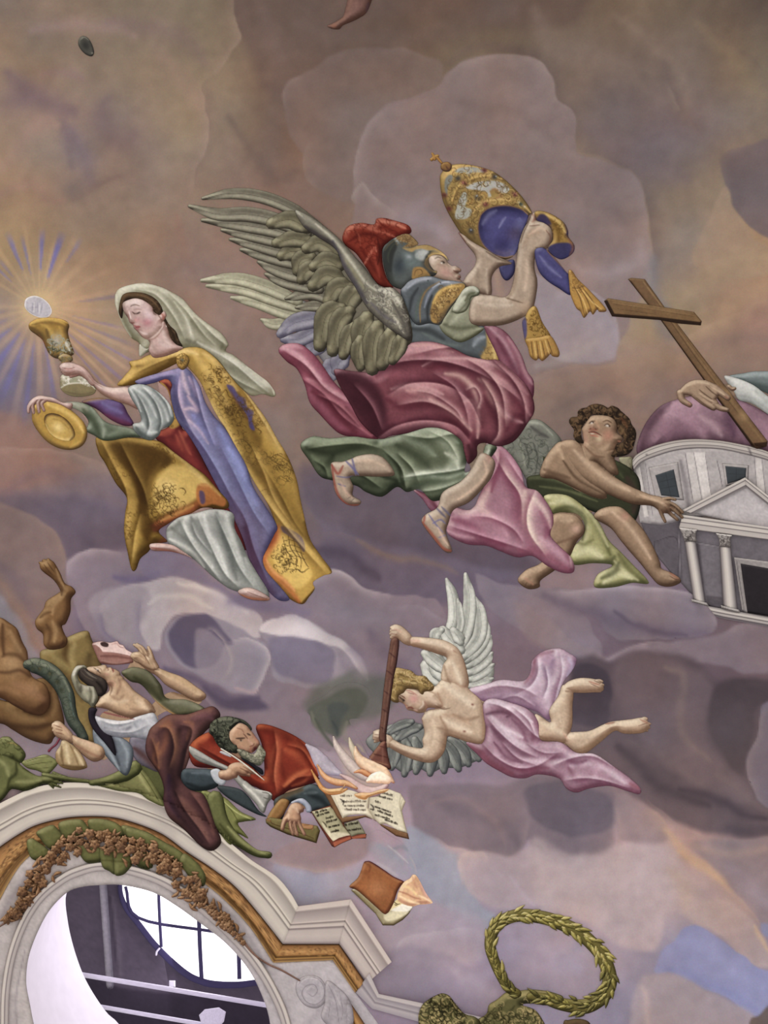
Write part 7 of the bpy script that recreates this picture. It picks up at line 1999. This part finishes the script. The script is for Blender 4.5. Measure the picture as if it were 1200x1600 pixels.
# scholar: scroll, hands, head
SC_ = thing('scroll', 'rolled white parchment scroll under the writing hand of the scholar', 'scroll', 380, 1230)
relief('roll', TB('138,222 152,218 240,270 300,300 350,345 362,352 400,380 455,395 462,415 445,440 432,475 415,465 400,440 350,385 320,350 280,310 180,275 145,245'), '5a5850 97948a c9c4b6', TB("""
s a5a39c 3 .8 150,225 220,265 290,300
s 5a5a58 4 .7 160,250 230,285 300,325
s d4cfc0 5 .85 350,365 400,410 430,450
s 4f4c44 2.5 .9 425,395 450,400 448,420 430,415
s d8d4c8 2.5 .9 400,385 440,390 460,405
s 66635a 4 .7 340,375 380,430 410,460
"""), SC_, 'paper', s=1., R=6, smooth=True)
relief('body', [TK('340,925 430,900 462,850 522,815 600,810 662,830 742,882 775,920 782,960 740,952 700,945 720,975 640,980 580,965 560,1000 520,1010 460,1030 400,1030 340,1000'), TK('480,410 540,350 600,318 682,350 732,410 762,440 802,500 845,560 835,610 802,650 742,692 642,682 560,652 515,600 430,560 450,500'),
  B2('270,420 330,300 370,240 430,230 490,270 495,320 460,340 470,400 440,440 380,440 330,430'), tube(B2('310,400 285,450 275,500'), [8, 7, 6]), tube(B2('360,400 360,480 385,555'), [7, 6, 5]), tube(B2('400,410 405,480 430,560'), [7, 6, 5]), tube(B2('440,400 460,470 505,558'), [7, 6, 5]),
  tube(TK('640,850 700,880 765,915'), [5, 5, 4]), tube(TK('600,870 670,900 735,940'), [5, 5, 4]), tube(TK('580,930 640,950 715,972'), [5, 5, 4])],
 '6a4636 b08463 d6b08c', TK("""
b c09070 7 6 0 .7 620,380
s 2e201c 3 .9 550,510 600,510 660,505
s 2e201c 3 .9 690,450 730,470
s 5a382c 2 .8 640,450 670,480 700,520
s cfc0a8 1.4 .8 600,545 630,540
b 241814 1.6 1.6 0 .9 612,535
s c4907a 3.5 .8 700,520 740,570 760,590
s 5a3028 2 .85 720,610 760,600 780,570
b 4a1a1c 3 4.5 30 .95 785,640
s a05a48 3 .8 740,600 730,660 750,690
s b87860 5 .7 760,470 800,520 820,570
s b88468 6 .6 560,590 620,620 680,650
s 7a4c3a 2 .7 560,380 620,400 650,440
s 8c5a44 3 .7 440,560 500,600
s b87c60 3 .7 470,590 540,640
s 5f3c2c 1.5 .85 600,880 680,920 730,945
s 5f3c2c 1.5 .85 640,860 700,895 760,930
s 5f3c2c 1.5 .85 560,930 640,960 710,985
s c49a78 5 .7 480,860 540,840 600,830
s 7a5340 4 .7 420,1010 500,1010 560,990
""")+B2("""
s d0b090 5 .7 380,270 420,290 440,330
s d0b090 4 .7 340,350 340,400
s 6a4634 1.5 .85 340,420 345,480 370,540
s 6a4634 1.5 .85 385,420 395,480 405,540
s 6a4634 1.5 .85 425,420 445,480 470,540
s 6a4634 3 .7 290,380 330,320
"""), S, 'skin', s=1., R=8, hidden=[TK('200,900 350,920 350,1000 200,980'), TB('200,310 300,260 400,330 560,340 620,420 600,460 540,440 470,400 380,350 280,340'), TB('290,200 340,230 380,290 330,290'), B2('400,120 600,120 560,250 480,300 420,240')])
relief('hair', [TK('215,440 220,380 240,315 320,258 430,233 540,248 660,290 742,372 737,412 690,352 600,312 540,352 490,400 462,440 475,520 520,580 560,600 568,690 500,690 420,660 350,625 300,560 265,490')], '1f211a 45483a 74765e', TK('s 80816a 3 .7 350,290 450,270 560,280; s 1c1e18 5 .8 280,400 320,500 400,600; s 6f705a 2.5 .7 300,340 400,320 500,330; s 8a8b74 2 .7 480,350 520,310 580,290; c 6f7058 1 .6 14 22 300,400 380,480 450,620 360,330; c 1c1e18 1.4 .7 12 22 280,450 360,560 420,420'), S, 'hair', s=1.1, R=8)
relief('beard', [TK('560,650 640,650 735,700 790,690 825,620 850,590 885,630 922,690 905,765 872,830 840,850 780,835 700,795 620,745')], '4a4a3c 7d7a62 a8a288', TK('s b0aa90 3 .8 820,650 860,720 850,790; s 4a4a3c 3 .8 740,720 780,780 820,830; s 9a957c 3 .7 620,680 700,740 770,800; c a8a288 1 .6 14 16 840,700 700,740 860,780; c 45463a 1 .7 12 16 620,690 780,760'), S, 'hair', s=1.1, R=7)
relief('collar', TK('600,745 700,790 800,850 880,900 890,960 850,950 760,870 660,800'), '14141c 26262e 3c3a40', '', S, s=1.1, R=3)
QL = thing('quill', 'white quill pen in the bearded scholar\'s right hand', 'pen', 375, 1195)
relief('shaft', [tube(TK('365,640 520,735 640,820 780,930 900,1030'), [2.2, 2.4, 2.4, 2.4, 1.2])], 'a8a090 d8d0bc e8e2d2', '', QL, 'paper', s=.8, R=1.5)
relief('vane', [TK('345,680 380,668 470,715 490,745 440,730 380,705')], '8c8890 b5b0b0 cfcac6', '', QL, 'paper', s=.9, R=2)
# flames and smoke
SM = thing('smoke', 'grey-green smoke curling up left of the torch', 'smoke', 540, 1180)
FM = TR(450, 1090, .19167)
relief('plume', [FM('130,90 200,40 300,-20 420,-110 560,-120 660,-60 680,60 600,160 500,180 540,260 600,370 640,450 700,560 600,600 480,560 380,480 300,430 240,330 190,240 180,150')], 'bg', FM("""
f 54564c 8 .85 160,100 220,50 320,0 430,-60 560,-80 640,-20 640,60 560,180 480,240 420,320 340,300 240,260 180,180
f 5a5c54 10 .6 220,80 320,50 430,-20 500,60 440,180 420,300 400,340 340,280 260,230
f 464a48 8 .7 330,60 460,40 500,90 440,170 400,300 350,220
s 7d7c6c 8 .6 190,120 230,220 320,330 400,430
s 44483f 6 .75 220,170 280,280 380,410
s 3c4040 5 .7 360,190 400,260 400,310
s 8a8476 10 .6 480,200 460,300 520,400
s a39a8c 8 .7 420,380 500,440 560,500
s b0a486 4 .7 560,380 600,420 640,500
s 8f8a76 4 .6 640,370 680,300 740,250
s 6a6658 5 .6 590,300 560,230
"""), SM, 'cloud', s=1.5, R=14, edge=0, k=.15, eps=.0015, lum=0)
FL = thing('torch_flame', 'pink and orange flames sweeping from the torch across the open book', 'flame', 580, 1210)
relief('glow', [FM('180,420 260,400 340,440 400,350 470,360 540,440 620,450 660,540 760,590 850,650 870,700 780,760 640,790 480,750 330,770 260,700 240,600')], 'bg', FM("""
f a898a0 16 .7 230,450 340,440 460,500 520,600 440,680 300,640
f b8a498 14 .8 420,400 540,450 640,560 800,640 780,740 600,760 480,650
"""), FL, 'cloud', s=1.5, R=12, edge=0, k=.15, eps=.001, lum=0)
for q, wd, cl in [('420,620 340,580 270,520 210,440 150,385', [8, 20, 24, 15, 4], '8c8094 a89ca8 c4b8c0'), ('700,680 620,640 540,580 470,500 400,400 370,320', [6, 15, 18, 15, 10, 3], '8f7c78 b8a49a dccab8'), ('640,600 600,540 560,470 520,400 500,330', [6, 14, 14, 9, 3], '8f8270 b5a78c d8c8a4'),
                  ('860,690 780,610 680,570 600,520 560,460 550,400', [4, 17, 21, 17, 10, 3], 'a86c50 d8b088 f0dab8'), ('800,720 720,765 640,765 560,720 500,670 430,630', [8, 15, 17, 14, 10, 4], '8f6c70 c09c98 dcc0b4'),
                  ('560,740 480,700 400,690 330,665 280,620 240,550', [4, 9, 11, 9, 7, 3], 'a8643c d09460 ecbc88'), ('480,745 420,768 340,770 280,740 240,680 190,590', [3, 7, 9, 7, 6, 2], '9c5828 c8843e e4ac68'), ('690,650 640,620 590,600 540,610', [5, 9, 7, 2], 'a0502c c87c48 e0a470'), ('810,670 750,650 690,660 650,680', [14, 20, 15, 6], 'd0a07c ecd0b0 f6ead4')]:
    c_ = spline(FM(q), False, 5); hi = ' '.join('%.1f,%.1f' % tuple(v) for v in c_[1:-1:2])
    relief('tongue', [tube(FM(q), wd)], cl, 's %s 4 .5 %s' % (cl.split()[2], hi), FL, 'cloth', s=1.2, R=6, edge=.1)
relief('tongue', [Q('150,70 240,90 400,70 420,20 390,90 400,130 330,140 240,140 200,120')], 'a8703c cf9858 e4c088', '', FL, 'cloud', s=1.1, R=4, edge=0)
relief('tongue', [Q('520,150 600,130 700,130 800,100 900,90 860,125 760,150 680,180 640,210 560,190')], 'a8703c cf9458 e4bc88', '', FL, 'cloud', s=1.1, R=4, edge=0)
# falling book
F9 = TR(530, 1320, .14167)
SM2 = thing('smoke', 'pale grey smoke rising from the falling brown book', 'smoke', 615, 1350)
relief('plume', [F9('290,-60 420,-160 560,-100 720,0 800,120 860,260 860,360 780,380 720,410 560,320 400,230 320,150')], 'bg', F9('s 9aa0a8 30 .5 380,40 500,120 640,240 740,340; s 8f96a0 14 .6 420,0 560,80 700,200; s c4c0c0 3 .7 540,10 640,90 760,200; s b0a4a4 3 .7 780,130 830,220 850,310; s 757c84 8 .5 600,40 700,20 750,60; s c0b8b8 6 .6 420,200 540,270 640,340'), SM2, 'cloud', s=1.6, R=10, edge=0, k=.15, eps=.0015, lum=0)
FB = thing('falling_book', 'brown-covered book tumbling below the open books, pages alight', 'book', 605, 1390)
relief('pages', [F9('130,500 180,470 500,740 640,590 790,650 815,680 770,760 700,830 600,890 480,888 400,760')], '5a4c30 9a8c68 d0c8a8', F9("""
f d0c49c 4 .9 500,770 640,720 770,740 640,820 520,840
f e4dcc8 3 .95 560,720 620,650 800,670 770,730 680,735
f dcc080 3 .9 540,740 640,600 690,650 600,700
s 4a3a20 2.5 .9 390,760 480,880 600,888 700,830 775,740
s 8c7c48 3 .7 170,510 300,620 420,730
s 6a5c38 3 .8 140,500 280,640 400,770
l 3a3020 1.4 .9 605,630 640,655 670,650
l 3a3020 1.2 .9 610,660 640,670
"""), FB, 'paper', s=1., R=5, smooth=False)
relief('cover', [F9('118,470 125,440 200,370 240,290 270,200 300,180 360,190 500,280 600,350 715,405 680,450 640,520 600,640 560,720 530,755 490,760 400,680 300,590 200,505')], '5c2f1a 9a5a30 b57a4c', F9("""
s 4f2430 4 .9 270,190 340,185 480,270 600,350 710,405
s 6b3c24 5 .8 620,560 570,680 510,750
s 8a4c28 8 .7 240,300 300,300 330,360
s 6b4024 2.5 .8 160,480 300,570 420,690 500,755
b c07c4c 16 14 20 .6 420,480
s 6b3820 4 .6 280,200 340,230 330,300
"""), FB, 'wood', s=1., R=6)
FT2 = thing('book_flame', 'orange and pink flame licking out of the falling brown book', 'flame', 655, 1395)
relief('tongue', [F9('660,500 715,410 780,370 810,330 850,340 900,420 950,520 990,580 1030,640 960,655 880,660 800,680 700,650 640,600')], 'b07a5c d2a074 e6c494', F9("""
s e0c080 5 .85 700,450 780,480 860,560
s a8684a 3 .85 650,510 740,540 820,580 900,600
s e8cca0 4 .8 880,560 970,600 1025,640
s c08060 5 .7 810,350 830,420 860,480
s d89c94 6 .7 900,440 940,520 980,590
s ecd09c 5 .8 680,570 780,620 880,650
"""), FT2, 'cloud', s=1.1, R=6, edge=0)
# ------------------------------------------------------------------ wreath and the cherubs that hold it
T8 = TR(640, 1380, .3); T9 = TR(640, 1520, .2)
cc = '2f2c17 5f5a33 968a52'
PB = thing('person', 'olive-gold cherub at bottom edge, arm raised to hold up the laurel wreath', 'person', 800, 1590)
relief('body', [T9('520,440 530,370 600,320 620,250 680,210 760,150 850,140 950,130 1060,140 1140,160 1200,190 1160,240 1060,255 960,240 880,250 980,290 1040,370 1060,440 1060,700 500,700')], cc, T9("""
s a8945a 6 .8 770,200 850,180 960,160 1060,150
s 37331c 6 .8 900,240 1000,245 1100,240
s b39a5e 4 .8 900,290 980,320 1020,380
s 3a3820 5 .8 820,260 780,320 780,400
s a08c54 5 .7 720,300 760,340 740,400
s c0a464 3 .8 740,380 760,420
s 2f2d18 5 .8 640,300 600,350 560,390
c b39a60 1.2 .7 14 22 950,320 880,380 980,400 740,340
c 2a2814 1.4 .7 14 24 900,360 850,420 960,440 700,360 620,360
"""), PB, 'skin', s=1.3, R=12)
PB2 = thing('person', 'olive-gold curly cherub head at bottom edge, left of the wreath bearer', 'person', 690, 1580)
relief('head', [T9('70,420 70,330 100,250 160,200 220,170 260,160 310,180 350,230 400,290 440,325 520,350 560,420 560,700 60,700')], '2b2813 57522d 8e8450', T9("""
s c0a664 3 .85 290,180 340,240 400,310
s a8945a 3 .8 220,280 230,340
s a8945a 3 .7 270,300 300,370
c b39c60 1.3 .7 20 26 220,330 300,350 400,330 140,300 180,390
c 242210 1.6 .7 20 28 160,260 260,260 340,320 120,360 300,400
"""), PB2, 'hair', s=1.3, R=12)
PB3 = thing('person', 'top of dark cherub head peeping over the bottom edge below the wreath', 'person', 905, 1600)
relief('head', [T8('800,733 830,712 880,706 930,720 945,760 940,900 800,900')], '33261c 56412c 76603c', '', PB3, 'hair', s=1.4, R=8)
WR = thing('laurel_wreath', 'golden-green laurel wreath held aloft by the cherub over lavender cloud', 'wreath', 860, 1500)
wp = spline(T8('560,575 510,540 470,470 440,400 420,330 430,260 470,205 540,172 620,168 720,185 800,215 880,255 950,315 1000,375 1030,440 1042,510 1020,570 980,610 920,640 850,640 770,625 700,600 630,590'), False, 10)
relief('stem_ring', [tube(wp[::4], list(np.interp(np.linspace(0, 1, 12), [0, .3, .6, .8, 1], [14, 20, 22, 25, 14])))], '3a3416 6a602c 948848', '', WR, 'leaf', s=1.5, R=6)
rs = np.random.RandomState(21); n = len(wp)
for i in range(150):
    k = int((i+.5)/150*(n-3))+1; d = wp[min(k+2, n-1)]-wp[max(k-2, 0)]; d /= np.linalg.norm(d); nn_ = np.array([-d[1], d[0]]); off = rs.uniform(-1, 1); wd = np.interp(k/n, [0, .3, .6, .85, 1], [6.5, 10, 11, 12.5, 6.5])
    p = wp[k]+nn_*off*wd; a = d+nn_*(off*.55+rs.randn()*.12); a /= np.linalg.norm(a); L = 14+rs.rand()*7
    q = np.array([p-a*L*.4, p+nn_*rs.randn()*.8, p+a*L*.6]); low = wp[k][1] > 1520
    relief('leaf', [tube(q, [2.5, 7, 5.6, .6])], ['453e18 8f8238 d0c26e', '504820 a89848 e0d288', '332f16 6c642e a89c58'][rs.randint(0, 2) if not low else 2-rs.randint(0, 2)*2], '', WR, 'leaf', s=1.2, R=3)
# ------------------------------------------------------------------ small dark knob and the cut-off foot at the top
KN = thing('ceiling_socket', 'small dark oval socket in the upper left of the vault', 'socket', 135, 72)
relief('ring', '124,60 130,56 138,60 144,70 147,82 143,88 134,85 126,77 122,68', '24221c 46443a 605c50', 'b 1f1d18 6 9 -25 .8 134,71\ns 7a7668 2 .8 126,62 132,58 139,63\nb 8a8474 1.6 1.6 0 .8 144,83', KN, 'metal', s=.9, R=4)
TT_ = TR(480, 0, .11667)
FO = thing('person', 'reddish bare foot of a figure cut off by the top edge', 'person', 545, 25)
relief('body', [TT_('330,385 265,352 330,318 400,280 480,230 510,120 590,50 700,60 780,0 830,-120 900,-500 1400,-1200 1200,-1500 500,-1400 600,-800 620,-300 540,-60 520,60')+' '+TT_('480,200')] if 0 else [TT_('265,350 330,318 400,280 480,220 510,120 540,0 600,-300 700,-800 1100,-800 950,-300 880,-40 800,160 700,240 600,290 480,340 430,390 340,388')], '54382e 74524a 886252', TT_('s 94604a 5 .8 330,350 390,340; s 5a3a30 3 .8 440,310 470,360; s 8a6458 10 .6 560,200 640,120 660,0; s 4a3440 6 .7 820,40 800,160'), FO, 'skin', s=1.5, R=12, edge=.1)
for o in SC.collection.objects:
    b_ = o.name.split('.')[0]
    if o.parent is None and b_ in ('support_rod', 'open_book'): o['group'] = {'support_rod': 'pale rods across the oval window', 'open_book': 'open books under the torch'}[b_]
